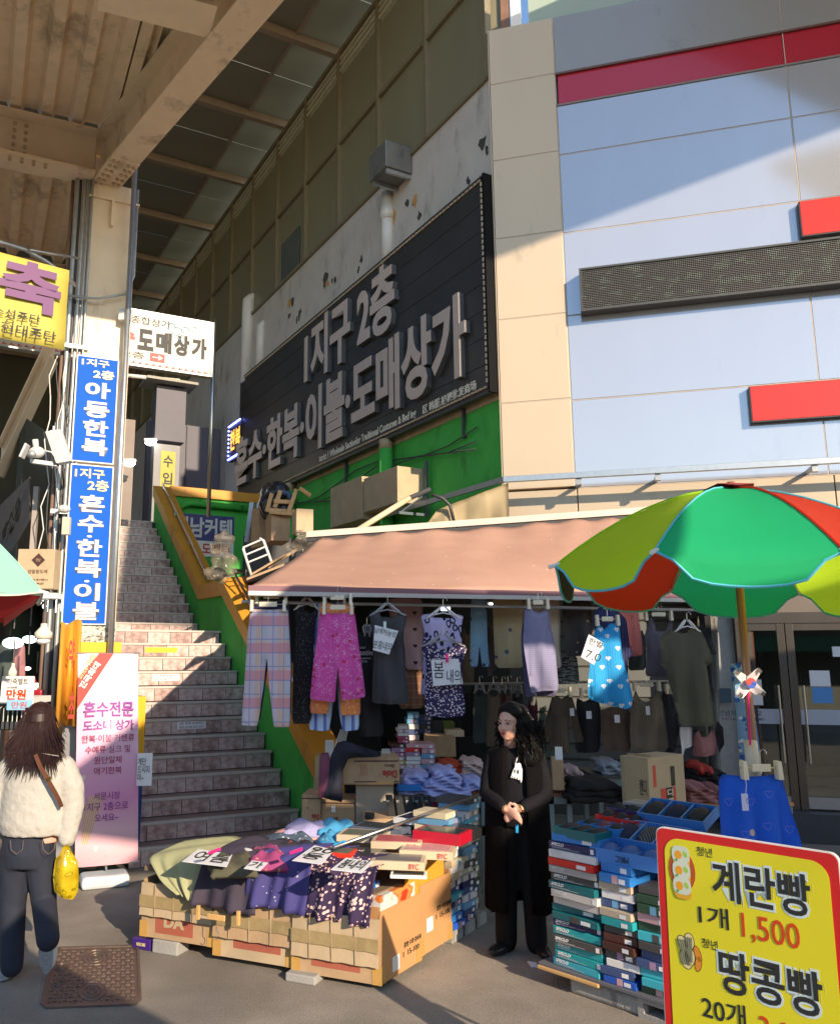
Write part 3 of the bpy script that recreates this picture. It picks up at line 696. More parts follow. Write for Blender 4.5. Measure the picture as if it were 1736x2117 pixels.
for r0 in (WA - .86, WA - 3.21, WA - 5.11, WA - 7.01, WA - 9.01): MB().obox(fa(-.2, r0 - .03, ZR + .04), U * 28, Rr * .06, Z * .08).build('purlin', m_raft, ar)
# ---------------------------------------------------------------- street canopy: column, beams, ribbed deck
ZBm = 6.9
CF = R_(66); CX = Vector((math.sin(CF), math.cos(CF), 0)); CY = Vector((-math.cos(CF), math.sin(CF), 0))   # column face runs CX, CY goes back
c0 = AY(247, 385, 8.2); c0.z = 0
cn = thing('canopy', c0, 'cream painted steel street canopy with ribbed deck carried on a tall column', 'canopy')
colo = c0 - CX * .27
MB().obox(colo, CX * .46, CY * .04, Z * ZBm).obox(colo + CY * .4, CX * .46, CY * .04, Z * ZBm).obox(colo + CX * .05 + CY * .04, CX * .03, CY * .36, Z * ZBm).obox(colo + CX * .38 + CY * .04, CX * .03, CY * .36, Z * ZBm).build('column', m_steelp, cn)
MB().obox(colo - CX * .03 - CY * .05, CX * .52, CY * .54, Z * .03 ).build('base_plate', m_steelp, cn)
MB().obox(colo - CX * .03 - CY * .03 + Z * (ZBm - .2), CX * .52, CY * .5, Z * .02).obox(colo + CX * .2 - CY * .06 + Z * (ZBm - .5), CX * .025, CY * .06, Z * .3).build('stiffener', m_steelp, cn)
def ibeam(p, q_, wf, hb, name='beam', parent=cn, mat=m_steelp, tf=.025):
    p = Vector(p); q_ = Vector(q_); d = (q_ - p); n = d.cross(Z).normalized(); L = d
    return MB().obox(p - n * wf / 2, L, n * wf, Z * tf).obox(p - n * wf / 2 + Z * (hb - tf), L, n * wf, Z * tf).obox(p - n * .012 + Z * tf, L, n * .024, Z * (hb - 2 * tf)).build(name, mat, parent)
b_a = (G(192, 369, ZBm) + G(253, 384, ZBm)) / 2; b_b = (G(490, 0, ZBm) + G(589, 0, ZBm)) / 2; bd_ = (b_b - b_a).normalized()
wf = (G(253, 384, ZBm) - G(192, 369, ZBm)).length * .93
ibeam(b_a - bd_ * .25, b_a + bd_ * 4.3, wf, .55)
xl = -CX
ibeam(b_a + CX * .0 - CX * .14 - CY * .0, b_a - CX * 5.5, .3, .5)
ibeam(b_a + CY * .35, b_a + CY * 3.4 , .3, .5); ibeam(b_a + CY * 3.4 - CX * 6, b_a + CY * 3.4 + CX * .1, .3, .5)
# bolted splice plates
m_bolt = M('bolt_head', (.5, .36, .22), .5, var=.1)
def bolts(o, a, b, na, nb2, n, sz=.02, dz=.02):
    for i in range(na):
        for j2 in range(nb2):
            p = o + a * ((i + .5) / na) + b * ((j2 + .5) / nb2)
            k = [p + (a.normalized() * math.cos(q * 1.047) + b.normalized() * math.sin(q * 1.047)) * sz for q in range(6)]
            MB().prism(k, n * dz).build('bolt', m_bolt, cn)
def plate(o, a, b, n, th=.014): MB().obox(o, a, b, n * th).build('splice_plate', m_steelp, cn)
bn = bd_.cross(Z).normalized()
o = b_a + bd_ * -.1 - bn * wf / 2; plate(o + Z * -.014, bd_ * .62, bn * wf, Z, .013); bolts(o + bn * .01 - Z * .014, bd_ * .6, bn * .11, 6, 2, -Z); bolts(o + bn * (wf - .12) - Z * .014, bd_ * .6, bn * .11, 6, 2, -Z)
for sx in (-1,):
    o = b_a + bd_ * .42 + bn * .012 * sx + Z * .08; plate(o, bd_ * .16, Z * .38, bn * sx, .012); bolts(o + bn * sx * .012, bd_ * .16, Z * .38, 2, 6, bn * sx)
o = b_a - CX * 1.0 - CY * .012 + Z * .05; plate(o, CX * .22, Z * .4, -CY, .012); bolts(o - CY * .012, CX * .22, Z * .4, 2, 5, -CY)
o = b_a - CX * 1.25 - CY * .15 - Z * .014; plate(o, CX * .7, CY * .3, Z, .013); bolts(o, CX * .68, CY * .12, 6, 2, -Z, .018)
# ribbed deck: trapezoid sheets, built rib by rib
rd = Vector((math.sin(R_(-24)), math.cos(R_(-24)), 0)); rp_ = Vector((math.cos(R_(-24)), -math.sin(R_(-24)), 0))
def deck_rib(p, L, pitch=.3, z=ZBm + .55):
    p = Vector((p.x, p.y, z)); prof = [(0, 0), (.1, 0), (.14, .09), (.26, .09), (.3, 0)]
    mb = MB()
    for (a, ha), (b, hb2) in zip(prof, prof[1:]):
        ka, kb = a * pitch / .3, b * pitch / .3
        mb.prism([p + rp_ * ka + Z * ha, p + rp_ * kb + Z * hb2, p + rp_ * kb + Z * (hb2 + .012), p + rp_ * ka + Z * (ha + .012)], rd * L)
    return mb.build('deck_rib', m_deck, cn)
edge0 = b_a; 
for i in range(26):
    # start on the cross beam line, clipped by the skew main beam
    k = 4.6 - i * .3       # distance to the left of the column along the cross beam
    base = b_a - CX * k
    if k > 0:
        # length towards the viewer until the main beam
        L1 = 4.6
        deck_rib(base - CY * .0, -L1 * 1.0)
    else:
        break
for i in range(10):      # ribs right of the column, starting on the main beam
    k = .02 + i * .3; base = b_a + CX * k
    # intersect with the main beam line
    dd = Vector((bd_.x, bd_.y)); rr = Vector((-rd.x, -rd.y)); bb = Vector((base.x - b_a.x, base.y - b_a.y)); det = dd.x * -rr.y + rr.x * dd.y
    tt = (bb.x * -rr.y + rr.x * bb.y) / det; ss = (dd.x * bb.y - dd.y * bb.x) / -det if abs(det) > 1e-6 else 0
    pnt = b_a + bd_ * tt
    if tt > 4.2 or tt < 0: continue
    rem = 4.6 - (pnt - b_a).dot(-rd)
    if rem > .2: deck_rib(pnt, -rem)
for i in range(15): deck_rib(b_a - CX * (i * .3 + .3) + CY * .1, 3.2, z=ZBm + .52)
ibeam(b_a - CX * 5 + bd_ * 3.6 + Z * .0, b_a + bd_ * 3.7 - CX * .1, .3, .5)
ibeam(G(205, -14, ZBm + .02), G(441, 47, ZBm + .02), .36, .5)
# leaning brace far left and bright upper fascia
ibeam(AY(0, 985, 10.5), AY(112, 745, 10.5), .3, .4, 'brace')
# conduits on the column
cd = thing('conduits', colo, 'bundle of grey conduits and cables strapped to the left side of the steel column', 'conduit')
for i, (dx, dy, r, m) in enumerate(((-.03, .02, .018, m_zinc), (-.075, .03, .022, m_zinc), (-.115, .05, .014, m_dark), (-.15, .04, .024, m_zinc), (-.19, .1, .02, M('rusty_pipe', (.18, .11, .08), .7, var=.3)), (.0, -.02, .012, m_zinc))):
    MB().tube([colo + CX * dx + CY * dy + Z * z for z in (0.2, 2, 4, 6, 7.3)], r, 8).build('conduit', m, cd, smooth=True)
rs = random.Random(9)
for i in range(4):
    MB().tube([colo + CX * (-.12 - .05 * i + rs.uniform(-.04, .04)) + CY * -.02 + Z * (4.9 - k * .22) for k in range(12)], .006, 5).build('cable', m_pvc if i % 2 else m_dark, cd, smooth=True)
MB().tube([colo + CX * -.2 - CY * .03 + Z * 5.55, colo + CX * .1 - CY * .12 + Z * 5.53, colo + CX * .38 - CY * .08 + Z * 5.65, colo + CX * .47 + Z * 5.9, colo + CX * .47 + Z * 6.9], .014, 7).build('looped_cable', m_zinc, cd, smooth=True)
for z in (.9, 3.3, 3.85, 5.0): MB().obox(colo - CX * .21 - CY * .045 + Z * z, CX * .26, CY * .02, Z * .04).build('strap', m_zinc, cd)
gp = thing('steel_pole', AY(264, 1350, 8.1), 'tall galvanised pole just right of the blue column signs', 'pole')
a = AY(277, 370, 8.1); b = AY(231, 1345, 8.1); x_ = (a.x + b.x) / 2
MB().tube([(x_, 8.1, .0), (x_, 8.1, 7.2)], .028, 10).build('pole', m_galv, gp, smooth=True)
MB().obox((x_ - .1, 8.12, 5.35), (.12, 0, 0), (0, .05, 0), (0, 0, .12)).build('clamp', m_pvc, gp)
# ---------------------------------------------------------------- blue column signs
m_blue = M('blue_sign_print', (.005, .10, .52), .6, var=.06, spec=.12)
m_gold = flat('gold_lettering', (.68, .62, .28), .4); m_bw = flat('white_lettering', (.68, .69, .7), .4); m_bwe = flat('letter_edge', (.1, .08, .1), .4)
so_ = colo - CY * .06
def SC(x, y):      # picture point on the plane of the column signs
    n = CY; p = PL(x, y, so_, n); d = p - so_; return d.dot(CX), p.z
def edged(body, o, X, Y, x0, x1, z0, z1, m, par, bold=.04, e=.035, em=None, out=.004):
    w_ = (x1 - x0) * e; text(body, o, X, Y, x0 - w_ * .5, x1 + w_ * .5, z0 - w_ * .5, z1 + w_ * .5, em or m_bwe, par, 'lettering_edge', bold=bold + .025, ext=.001, out=out)
    text(body, o, X, Y, x0, x1, z0, z1, m, par, bold=bold, ext=.001, out=out + .0015)
def colsign(xl, yt, yb, xr, label, letters, name='column_sign', mat=m_blue):
    x0, z1 = SC(xl[0], yt); _, z0 = SC(xl[1], yb); x0 = (SC(xl[0], yt)[0] + SC(xl[1], yb)[0]) / 2; x1 = (SC(xr[0], yt)[0] + SC(xr[1], yb)[0]) / 2
    t = thing(name, so_ + CX * (x0 + x1) / 2 + Z * z0, label, 'sign')
    MB().obox(so_ + CX * x0 + Z * z0, CX * (x1 - x0), CY * .055, Z * (z1 - z0)).build('panel', mat, t)
    MB().obox(so_ + CX * (x0 - .012) + CY * .004 + Z * (z0 - .012), CX * (x1 - x0 + .024), CY * .05, Z * (z1 - z0 + .024)).build('frame', m_sgrey, t)
    W = x1 - x0; Hh = z1 - z0
    for body, u0, u1, v0, v1, m, b in letters:
        edged(body, so_ + CX * x0 + Z * z0, CX, Z, u0 * W, u1 * W, (1 - v1) * Hh, (1 - v0) * Hh, m, t, bold=b)
    return t
colsign((163, 149), 735, 950, (245, 234), 'blue sign with four large white letters, upper one on the steel column',
        [('1지구', .1, .78, .02, .085, m_gold, .015), ('2층', .4, .92, .115, .2, m_gold, .015)] + [(c, .22, .84, v, v + .15, m_bw, .022) for c, v in (('아', .24), ('동', .43), ('한', .61), ('복', .79))])
colsign((148, 132), 960, 1288, (233, 218), 'taller blue sign with vertical white letters, lower one on the steel column',
        [('1지구', .08, .8, .02, .08, m_gold, .015), ('2층', .4, .92, .09, .16, m_gold, .015)] + [(c, .22, .84, v, v + .108, m_bw, .022) for c, v in (('혼', .19), ('수', .32), ('한', .475), ('복', .605), ('이', .75), ('불', .87))] + [('·', .45, .58, .448, .462, m_bw, .06), ('·', .45, .58, .732, .746, m_bw, .06)])
# torn posters under the blue signs
MB_ = MB(); x0, z0 = SC(135, 1330); x1, z1 = SC(215, 1290)
t = tag(MB().obox(so_ + CX * x0 + CY * .03 + Z * z0, CX * (x1 - x0 + .12), CY * .02, Z * (z1 - z0)).build('torn_posters', M('torn_poster', pat=lambda nt: ramp(nt, noise(nt, coords(nt, 'Object', (9, 9, 14)), 1.6, 6, .8), [(.42, (.06, .055, .05)), (.5, (.5, .48, .42)), (.6, (.62, .6, .55))]), var=0)), 'remains of torn white posters on the column under the blue signs', 'poster')
# yellow box sign round the column foot
m_ysign = flat('yellow_sign_print', (.72, .42, .005), .35); m_bluesk = flat('dark_blue_print', (.01, .05, .25), .4)
x0 = SC(124, 1500)[0]; x1 = SC(214, 1500)[0]; xr2 = SC(297, 1650)[0]; z1 = SC(130, 1327)[1]; z0 = .12
ys = thing('herb_sign', so_ + CX * x0, 'tall yellow box sign with blue base around the column foot, mostly behind the pink banner', 'sign')
MB().obox(so_ + CX * x0 - CY * .04 + Z * .85, CX * (xr2 - x0 - .28), CY * .04, Z * (z1 - .85)).build('front_panel', m_ysign, ys)
MB().obox(so_ + CX * x0 - CY * .04 + Z * .05, CX * (xr2 - x0 - .28), CY * .04, Z * .79).build('base_panel', m_bluesk, ys)
MB().obox(so_ + CX * (xr2 - .26) - CY * .02 + Z * .95, CX * .24, CY * .5, Z * .6).build('side_panel', m_ysign, ys); MB().obox(so_ + CX * (xr2 - .26) - CY * .02 + Z * .05, CX * .24, CY * .5, Z * .89).build('side_base', m_bluesk, ys)
Wd = xr2 - x0 - .28; yo = so_ + CX * x0 - CY * .04
text('영진', yo, CX, Z, .04, .56, z1 - .34, z1 - .1, m_bw, ys, bold=.07, out=.002); text('영진', yo, CX, Z, .06, .54, z1 - .33, z1 - .11, M('navy_letter', (.02, .03, .08), .4, var=0), ys, bold=.035, out=.004)
for c, v in (('약', .5), ('초', .95)):
    text(c, yo, CX, Z, .1, .5, z1 - v - .38, z1 - v, m_bw, ys, bold=.06, out=.002); text(c, yo, CX, Z, .12, .48, z1 - v - .37, z1 - v - .01, m_red, ys, bold=.03, out=.004)
a = AY(286, 1582, 7.75)
hn = thing('paper_note', a, 'small handwritten white note hung on the yellow box sign beside the stairs', 'note')
MB().obox(AY(282, 1625, 7.72), (.13, .02, 0), (0, .004, 0), (0, 0, .28)).build('paper', m_paper, hn)
text('계단\n드시지\n마~', AY(284, 1620, 7.715), (1, .15, 0), Z, 0, .1, .02, .22, m_ink, hn)
# ---------------------------------------------------------------- pink roll banner
bl = AY(155, 1793, 7.55); br = AY(286, 1783, 7.75); bt = AY(158, 1355, 7.62)
bX = (br - bl); bX.z = 0; bW = bX.length; bX.normalize(); bH = bt.z - bl.z + .02; bo = Vector((bl.x, bl.y, bl.z)); bY = (Z + Vector((-.05, 0.02, 0))).normalized()
def P_ban(nt):
    x, y, z = xyz(nt, coords(nt, 'UV')); f = noise(nt, coords(nt, 'UV', (4, 4, 1)), 1, 3)
    c = ramp(nt, y, [(0, (.6, .28, .34)), (.16, (.8, .48, .55)), (.3, (.72, .3, .5)), (.55, (.74, .46, .62)), (.8, (.78, .5, .64)), (1, (.8, .55, .58))])
    d, cc = voro(nt, coords(nt, 'UV', (7, 14, 1)), 1.4); rose = y.lt(.17) * ((d * 14).fr()).lt(.45) ; c = mixc(nt, rose * .55, c, (.78, .5, .52))
    blob, cc = voro(nt, coords(nt, 'UV', (5, 12, 1)), 1.2); c = mixc(nt, (blob.lt(.18) * x.lt(.35) * y.lt(.55)) * .7, c, (.85, .75, .6))
    scr = (x - y * 1.2 + .05).ab().lt(.12) * y.lt(.32) * y.gt(.1) * x.gt(.1); st = ((x * 30 - y * 22).fr()).lt(.3)
    c = mixc(nt, scr * .8, c, (.75, .5, .3)); c = mixc(nt, scr * st * .6, c, (.45, .24, .14)); return c
bb = thing('pink_banner', (bl + br) / 2 * 1, 'tall pink shop banner on a low stand in front of the column, beside the stairs', 'banner')
mb = MB(); nU, nV = 6, 24; uv = []
for v in range(nV + 1):
    for u_ in range(nU + 1):
        fu, fv = u_ / nU, v / nV; mb.v.append(bo + bX * bW * fu + bY * bH * fv - CY * 0 + bX.cross(Z) * (.02 * math.sin(fu * 3.1) + .01 * math.sin(fv * 9 + fu * 4))); uv.append((fu, fv))
for v in range(nV):
    for u_ in range(nU): i = v * (nU + 1) + u_; mb.f.append((i, i + 1, i + nU + 2, i + nU + 1)); mb.mi.append(0)
k_ = len(mb.v); off_ = bX.cross(Z).normalized() * -.004; mb.v += [p + off_ for p in mb.v[:k_]]; uv += uv[:]; mb.f += [tuple(i + k_ for i in f)[::-1] for f in mb.f[:]]; mb.mi = [0] * len(mb.f)
mb.build('print', M('banner_print', pat=P_ban, rough=.35, var=.03), bb, smooth=True, uv=uv)
m_vio = flat('violet_print', (.25, .03, .3), .4, var=0); m_mag = flat('magenta_print', (.32, .02, .1), .4, var=0)
def bt_(s_, u0, u1, v0, v1, m, bold=.004): text(s_, bo, bX, bY, u0 * bW, u1 * bW, (1 - v1) * bH, (1 - v0) * bH, m, bb, bold=bold, out=.028, ext=.0006)
bt_('혼수전문', .1, .92, .235, .31, m_vio, .022); bt_('도소매 상가', .1, .92, .325, .375, m_vio, .02)
bt_('한복·이불·커텐류', .08, .93, .395, .43, m_mag); bt_('수예류·실크 및', .14, .86, .447, .482, m_mag); bt_('원단일체', .28, .72, .498, .532, m_mag); bt_('애기한복', .28, .72, .548, .582, m_mag)
bt_('서문시장', .28, .7, .665, .7, m_vio); bt_('1지구 2층으로', .13, .83, .712, .75, m_vio); bt_('오세요~', .3, .68, .765, .8, m_vio)
def bp(u, v, d): return bo + bX * bW * u + bY * bH * (1 - v) + bX.cross(Z) * d
MB().prism([bp(.0, .12, .029), bp(.0, .265, .029), bp(.58, .0, .029), bp(.34, .0, .029)], bX.cross(Z) * .001).build('corner_ribbon', m_red, bb)
dg = (bp(.5, .0, 0) - bp(0, .22, 0)).normalized(); dp = (bX.cross(Z)).cross(dg).normalized()
text('since 1948', bp(.03, .135, 0), dg, dp, .02, .26, .0, .05, flat('gold_lettering', (.68, .62, .28), .4), bb, out=.032, ext=.0006); text('전국최대', bp(.08, .175, 0), dg, dp, .0, .26, -.01, .05, m_wht, bb, out=.032, bold=.04, ext=.0006)
MB().tube([bo + bY * bH + bX * -.01, bo + bY * bH + bX * (bW + .01)], .008, 6).tube([bo + bX * -.01, bo + bX * (bW + .01)], .008, 6).build('rod', m_galv, bb)
m_foot = flat('white_plastic', (.62, .66, .7), .35)
MB().obox(bo + bX * .05 + bX.cross(Z) * -.12 - Z * bo.z + Z * .0, bX * bW * .75, bX.cross(Z) * .26, Z * .1).build('foot', m_foot, bb, bevel=.03)
MB().tube([bo + bX * bW / 2 - bX.cross(Z) * .03 - Z * .05, bo + bX * bW / 2 - bX.cross(Z) * .03 + bY * bH], .01, 6).build('mast', m_galv, bb)
# ---------------------------------------------------------------- white hanging sign at the alley mouth
p0 = AY(246, 776 - 22, 11.6); p1 = AY(437, 777, 12.2); p2 = AY(440, 666, 12.2)
hX = (p1 - p0); hX.z = 0; hX.normalize(); hw = 3.0; hh_ = .84; ho = Vector((p1.x, p1.y, p1.z)) - hX * hw
hs = sgn('hanging_sign', 'white hanging sign with black and red brush letters and a blue cloud', ho, hX, Z, hw, hh_, .12, M('white_sign_face', (.55, .53, .48), .5, var=.05), m_zinc)
def ht_(s_, x0, x1, z0, z1, m, b): text(s_, ho, hX, Z, x0, x1, z0, z1, m, hs, bold=b, out=.002)
ht_('서문시장 의류제품종합상가', .5, 2.35, .64, .76, m_ink, .005); ht_('혼', 1.3, 1.55, .28, .57, m_red, .05); ht_('수', 1.58, 1.83, .28, .57, m_red, .05)
for i, c in enumerate('도매상가'): ht_(c, 1.87 + i * .27, 1.87 + i * .27 + .235, .24 - .0 * i, .57, m_ink, .055)
ht_('1지구 2층', 1.15, 1.98, .1, .2, m_ink, .005)
MB().obox(ho + hX * 2.06 + Z * .09 - (-hX.cross(Z)) * 0 + hX.cross(Z) * .002, hX * .22, hX.cross(Z) * .003, Z * .13).build('arrow_tile', m_red, hs)
MB().obox(ho + hX * 2.1 + Z * .15 + hX.cross(Z) * .006, hX * .12, hX.cross(Z) * .002, Z * .012).prism([ho + hX * 2.25 + Z * .156 + hX.cross(Z) * .006, ho + hX * 2.19 + Z * .195 + hX.cross(Z) * .006, ho + hX * 2.19 + Z * .117 + hX.cross(Z) * .006], hX.cross(Z) * .002).build('arrow', m_wht, hs)
mb = MB()
for i in range(30): mb.obox(ho + hX * (.03 + i * .098) + Z * .02 + hX.cross(Z) * .002, hX * .07, hX.cross(Z) * .002, Z * .012).obox(ho + hX * (.05 + i * .098) + Z * .032 + hX.cross(Z) * .002, hX * .02, hX.cross(Z) * .002, Z * .02)
mb.build('border_pattern', m_red, hs)['kind'] = 'stuff'
m_cl = flat('cloud_blue', (.15, .35, .5), .5, var=0)
for cx_, cz_, r in ((2.35, .68, .07), (2.45, .62, .08), (2.58, .66, .06), (2.7, .7, .05), (2.5, .54, .05)):
    MB().tube([ho + hX * (cx_ + r * math.cos(a * .6)) + Z * (cz_ + r * .8 * math.sin(a * .6)) + hX.cross(Z) * .004 for a in range(9)], .007, 4).build('cloud_line', m_cl, hs)
MB().obox(ho + Z * (hh_ + .02) - hX.cross(Z) * .1, hX * hw, -hX.cross(Z) * .05, Z * .05).build('top_rail', m_dark, hs)
pt = AY(441, 662, 12.4); pb_ = AY(436, 1010, 12.4)
pl_ = thing('steel_pole', ((pt.x + pb_.x) / 2, 12.4, 0), 'slender chrome pole rising from the ochre coping beside the hanging sign', 'pole'); MB().tube([((pt.x + pb_.x) / 2, 12.4, 4.0), ((pt.x + pb_.x) / 2, 12.4, pt.z)], .03, 10).build('pole', m_stain, pl_, smooth=True)
# ---------------------------------------------------------------- yellow banner and bowed pipe, far left
ya = AY(0, 752, 6.9); yb = AY(133, 738, 7.25); yt = AY(134, 572, 7.25)
yX = (yb - ya); yX.z = 0; yX.normalize(); yw = 1.9; yo = Vector((yb.x, yb.y, yb.z)) - yX * yw; yH = yt.z - yb.z; sl_ = Vector((0, 0, -.055)); yX2 = (yX + sl_ * -.6).normalized()
yb_ = thing('yellow_banner', yo + yX * yw / 2, 'yellow cloth banner with one big purple letter, hung left of the column', 'banner')
cloth('fabric', M('yellow_cloth', (.68, .58, .12), .6, var=.08, vs=4, transl=.25), [(0, 0), (yw, 0), (yw, yH), (0, yH)], lambda x, z, d: yo + yX2 * x + Z * z + yX.cross(Z) * d, yb_, step=.12, puff=.0, folds=.012, ff=6, rnd=0)
m_pur = flat('purple_print', (.16, .06, .17), .5, var=0)
text('축', yo, yX2, Z, yw - .62, yw - .08, .28, yH - .04, m_pur, yb_, bold=.04, out=.05); text('합니다', yo, yX2, Z, yw - 1.5, yw - .7, .3, .52, m_ink, yb_, out=.05, bold=.02)
text('우주단 수성주단', yo, yX2, Z, yw - 1.0, yw - .25, .17, .26, m_ink, yb_, out=.05, bold=.005); text('합천주단 현대주단', yo, yX2, Z, yw - 1.1, yw - .1, .03, .14, m_ink, yb_, out=.05, bold=.005)
bp_ = thing('bowed_pipe', AY(60, 520, 7), 'bowed galvanised pipe arching down to the column above the yellow banner', 'pipe')
MB().tube([AY(x, y, 7.1 + .004 * x) for x, y in ((-60, 480), (0, 500), (50, 515), (95, 540), (125, 562), (158, 590))], .022, 8).tube([AY(62, 517, 7.3), AY(165, 534, 7.9)], .014, 6).build('pipe', m_galv, bp_, smooth=True)
# ---------------------------------------------------------------- far alley and left hall
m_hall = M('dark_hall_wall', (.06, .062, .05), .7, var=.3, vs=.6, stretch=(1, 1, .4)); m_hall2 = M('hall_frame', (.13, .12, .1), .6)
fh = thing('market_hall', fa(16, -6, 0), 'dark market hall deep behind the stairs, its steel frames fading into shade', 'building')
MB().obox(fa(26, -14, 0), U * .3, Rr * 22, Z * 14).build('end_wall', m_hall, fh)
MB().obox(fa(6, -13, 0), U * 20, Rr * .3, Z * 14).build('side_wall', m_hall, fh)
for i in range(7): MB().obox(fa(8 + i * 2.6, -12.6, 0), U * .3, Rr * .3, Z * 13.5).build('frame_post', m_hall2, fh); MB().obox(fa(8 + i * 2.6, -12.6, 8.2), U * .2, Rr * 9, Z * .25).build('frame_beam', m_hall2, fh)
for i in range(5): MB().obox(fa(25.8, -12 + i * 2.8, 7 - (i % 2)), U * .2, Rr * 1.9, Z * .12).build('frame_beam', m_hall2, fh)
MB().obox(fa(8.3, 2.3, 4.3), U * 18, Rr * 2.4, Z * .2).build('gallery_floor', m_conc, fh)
# corridor front on the upper floor (glass doors, yellow sign, wall)
m_lil = M('lilac_grey_wall', (.11, .105, .13), .6, var=.08); m_gl = M('smoky_glass', (.1, .12, .11), .15, var=.1)
uf = thing('upper_shopfront', fa(11, 1, 4.56), 'glass door and lilac grey shop wall at the top of the stairs', 'shopfront')
MB().obox(fa(11.5, 2.6, 4.5), U * .2, Rr * 3.0, Z * 3.1).build('wall', m_lil, uf)
MB().obox(fa(11.45, 3.55, 4.5), U * .04, Rr * .03, Z * 3.1).build('wall_joint', m_dark, uf)
MB().obox(fa(10.2, -.4, 4.56), U * .03, Rr * 2.0, Z * 2.1).build('glass', M('door_glass', (.12, .16, .16), .08, var=.2, vs=3, spec=.9), uf)
for r0 in (-.4, .2, .75, 1.25, 1.6): MB().obox(fa(10.15, r0, 4.56), U * .06, Rr * .05, Z * 2.15).build('door_frame', m_stain, uf)
MB().obox(fa(10.1, 1.68, 4.56), U * .3, Rr * .3, Z * 2.6).build('post', M('brownish_post', (.2, .16, .14), .6), uf)
MB().obox(fa(10.4, 2.5, 4.56), U * .3, Rr * .6, Z * 2.2).build('sign_surround', M('dull_surround', (.2, .2, .21), .5), uf)
MB().obox(fa(10.39, 2.5, 6.85), U * .4, Rr * .7, Z * 1.3).build('duct', m_lil, uf)
MB().obox(fa(10.1, 2.2, 8.2), U * .8, Rr * 1.2, Z * .06).build('duct_lid', M('dull_duct_lid', (.25, .24, .2), .5), uf)
MB().tube([fa(10.2, 1.3, 7.4), fa(10.2, 1.7, 8.2), fa(10.3, 3.0, 8.3)], .05, 8).build('pipe', m_pvc, uf)
o = fa(10.385, 2.66, 4.9); t = sgn('door_sign', 'narrow yellow vertical sign with black letters at the top of the stairs', o, Rr, Z, .34, 1.7, .02, flat('dull_yellow', (.36, .32, .03), .5))
for i, c in enumerate('수입커텐'): text(c, o, Rr, Z, .06, .28, 1.32 - i * .4, 1.6 - i * .4, m_ink, t, bold=.02)
o = fa(10.05, .7, 6.95); t = sgn('small_sign', 'small dark sign with a row of white and red print above the glass door', o, Rr, Z, .75, .45, .05, m_black)
MB().obox(o + Z * .3 - U * .004, Rr * .75, Z * .14, U * .003).build('white_strip', m_sgrey, t); text('나라커텐', o, Rr, Z, .25, .7, .14, .26, flat('dull_yellow', (.55, .5, .06), .5), t, out=.004); MB().obox(o + Z * .0 - U * .004, Rr * .75, Z * .1, U * .003).build('red_strip', m_red, t)
# lit lamps in the corridor and the blue lit sign
m_lamp = M('lamp_glow', (1, .98, .9), var=0, emis=9)
for i, (x, y, Y) in enumerate(((312, 915, 18.5), (268, 958, 17.5))):
    p = AY(x, y, Y); t = thing('ceiling_lamp', p, ('round' if i == 0 else 'small tubular') + ' lit lamp over the glass door at the top of the stairs', 'lamp'); MB().ball((0, 0, 0), (.12, .1, .06)) if 0 else None
    MB().ball(p, (.13, .1, .07)).build('bulb', m_lamp, t, smooth=True); MB().obox(p + Vector((-.14, -.05, .06)), (.28, 0, 0), (0, .1, 0), (0, 0, .03)).build('holder', m_white, t)
a = PR(476, 880, 4.3); b2 = PR(476, 955, 4.3); lw = a[0] - PR(500, 900, 4.3)[0]
lo_ = fa(a[0], 4.28, b2[1]); t = thing('led_sign', lo_, 'small black sign with orange letters and a blue lamp border', 'sign')
hh2 = a[1] - b2[1]
MB().obox(lo_ - U * lw, U * lw, Rr * .1, Z * hh2).build('board', m_black, t)
text('한복', lo_, -U, Z, lw * .12, lw * .95, hh2 * .25, hh2 * .8, M('orange_glow', (.9, .4, .06), var=0, emis=1.2), t, bold=.03)
mb = MB()
for i in range(10): mb.ball(lo_ - U * (i * lw / 10 + .05) - Rr * .02 + Z * (hh2 - .05), .022, 6, 4).ball(lo_ - U * (i * lw / 10 + .05) - Rr * .02 + Z * .05, .022, 6, 4)
for i in range(9): mb.ball(lo_ - U * .03 - Rr * .02 + Z * (hh2 * (i + .5) / 9), .022, 6, 4)
mb.build('lamp_border', M('blue_glow', (.15, .2, 1), var=0, emis=9), t)['kind'] = 'stuff'
oa = thing('opposite_arcade', (0, -15, 0), 'low dark row of shops across the street behind the photographer', 'building')
MB().box(-26, 34, -19, -15, 0, 6.2).build('shop_row', M('dim_shopfront', (.1, .085, .07), .8, var=.4, vs=.5), oa)
for i in range(12): MB().obox((-24 + i * 4.8, -15, 2.6), (4.4, 0, 0), (0, 1.4, -.5), (0, .02, .05)).build('shop_awning', [mm_, m_bluesk, m_red][i % 3] if 0 else M('far_awning_%d' % (i % 3), [(.3, .05, .03), (.04, .1, .2), (.05, .18, .08)][i % 3], .8), oa)
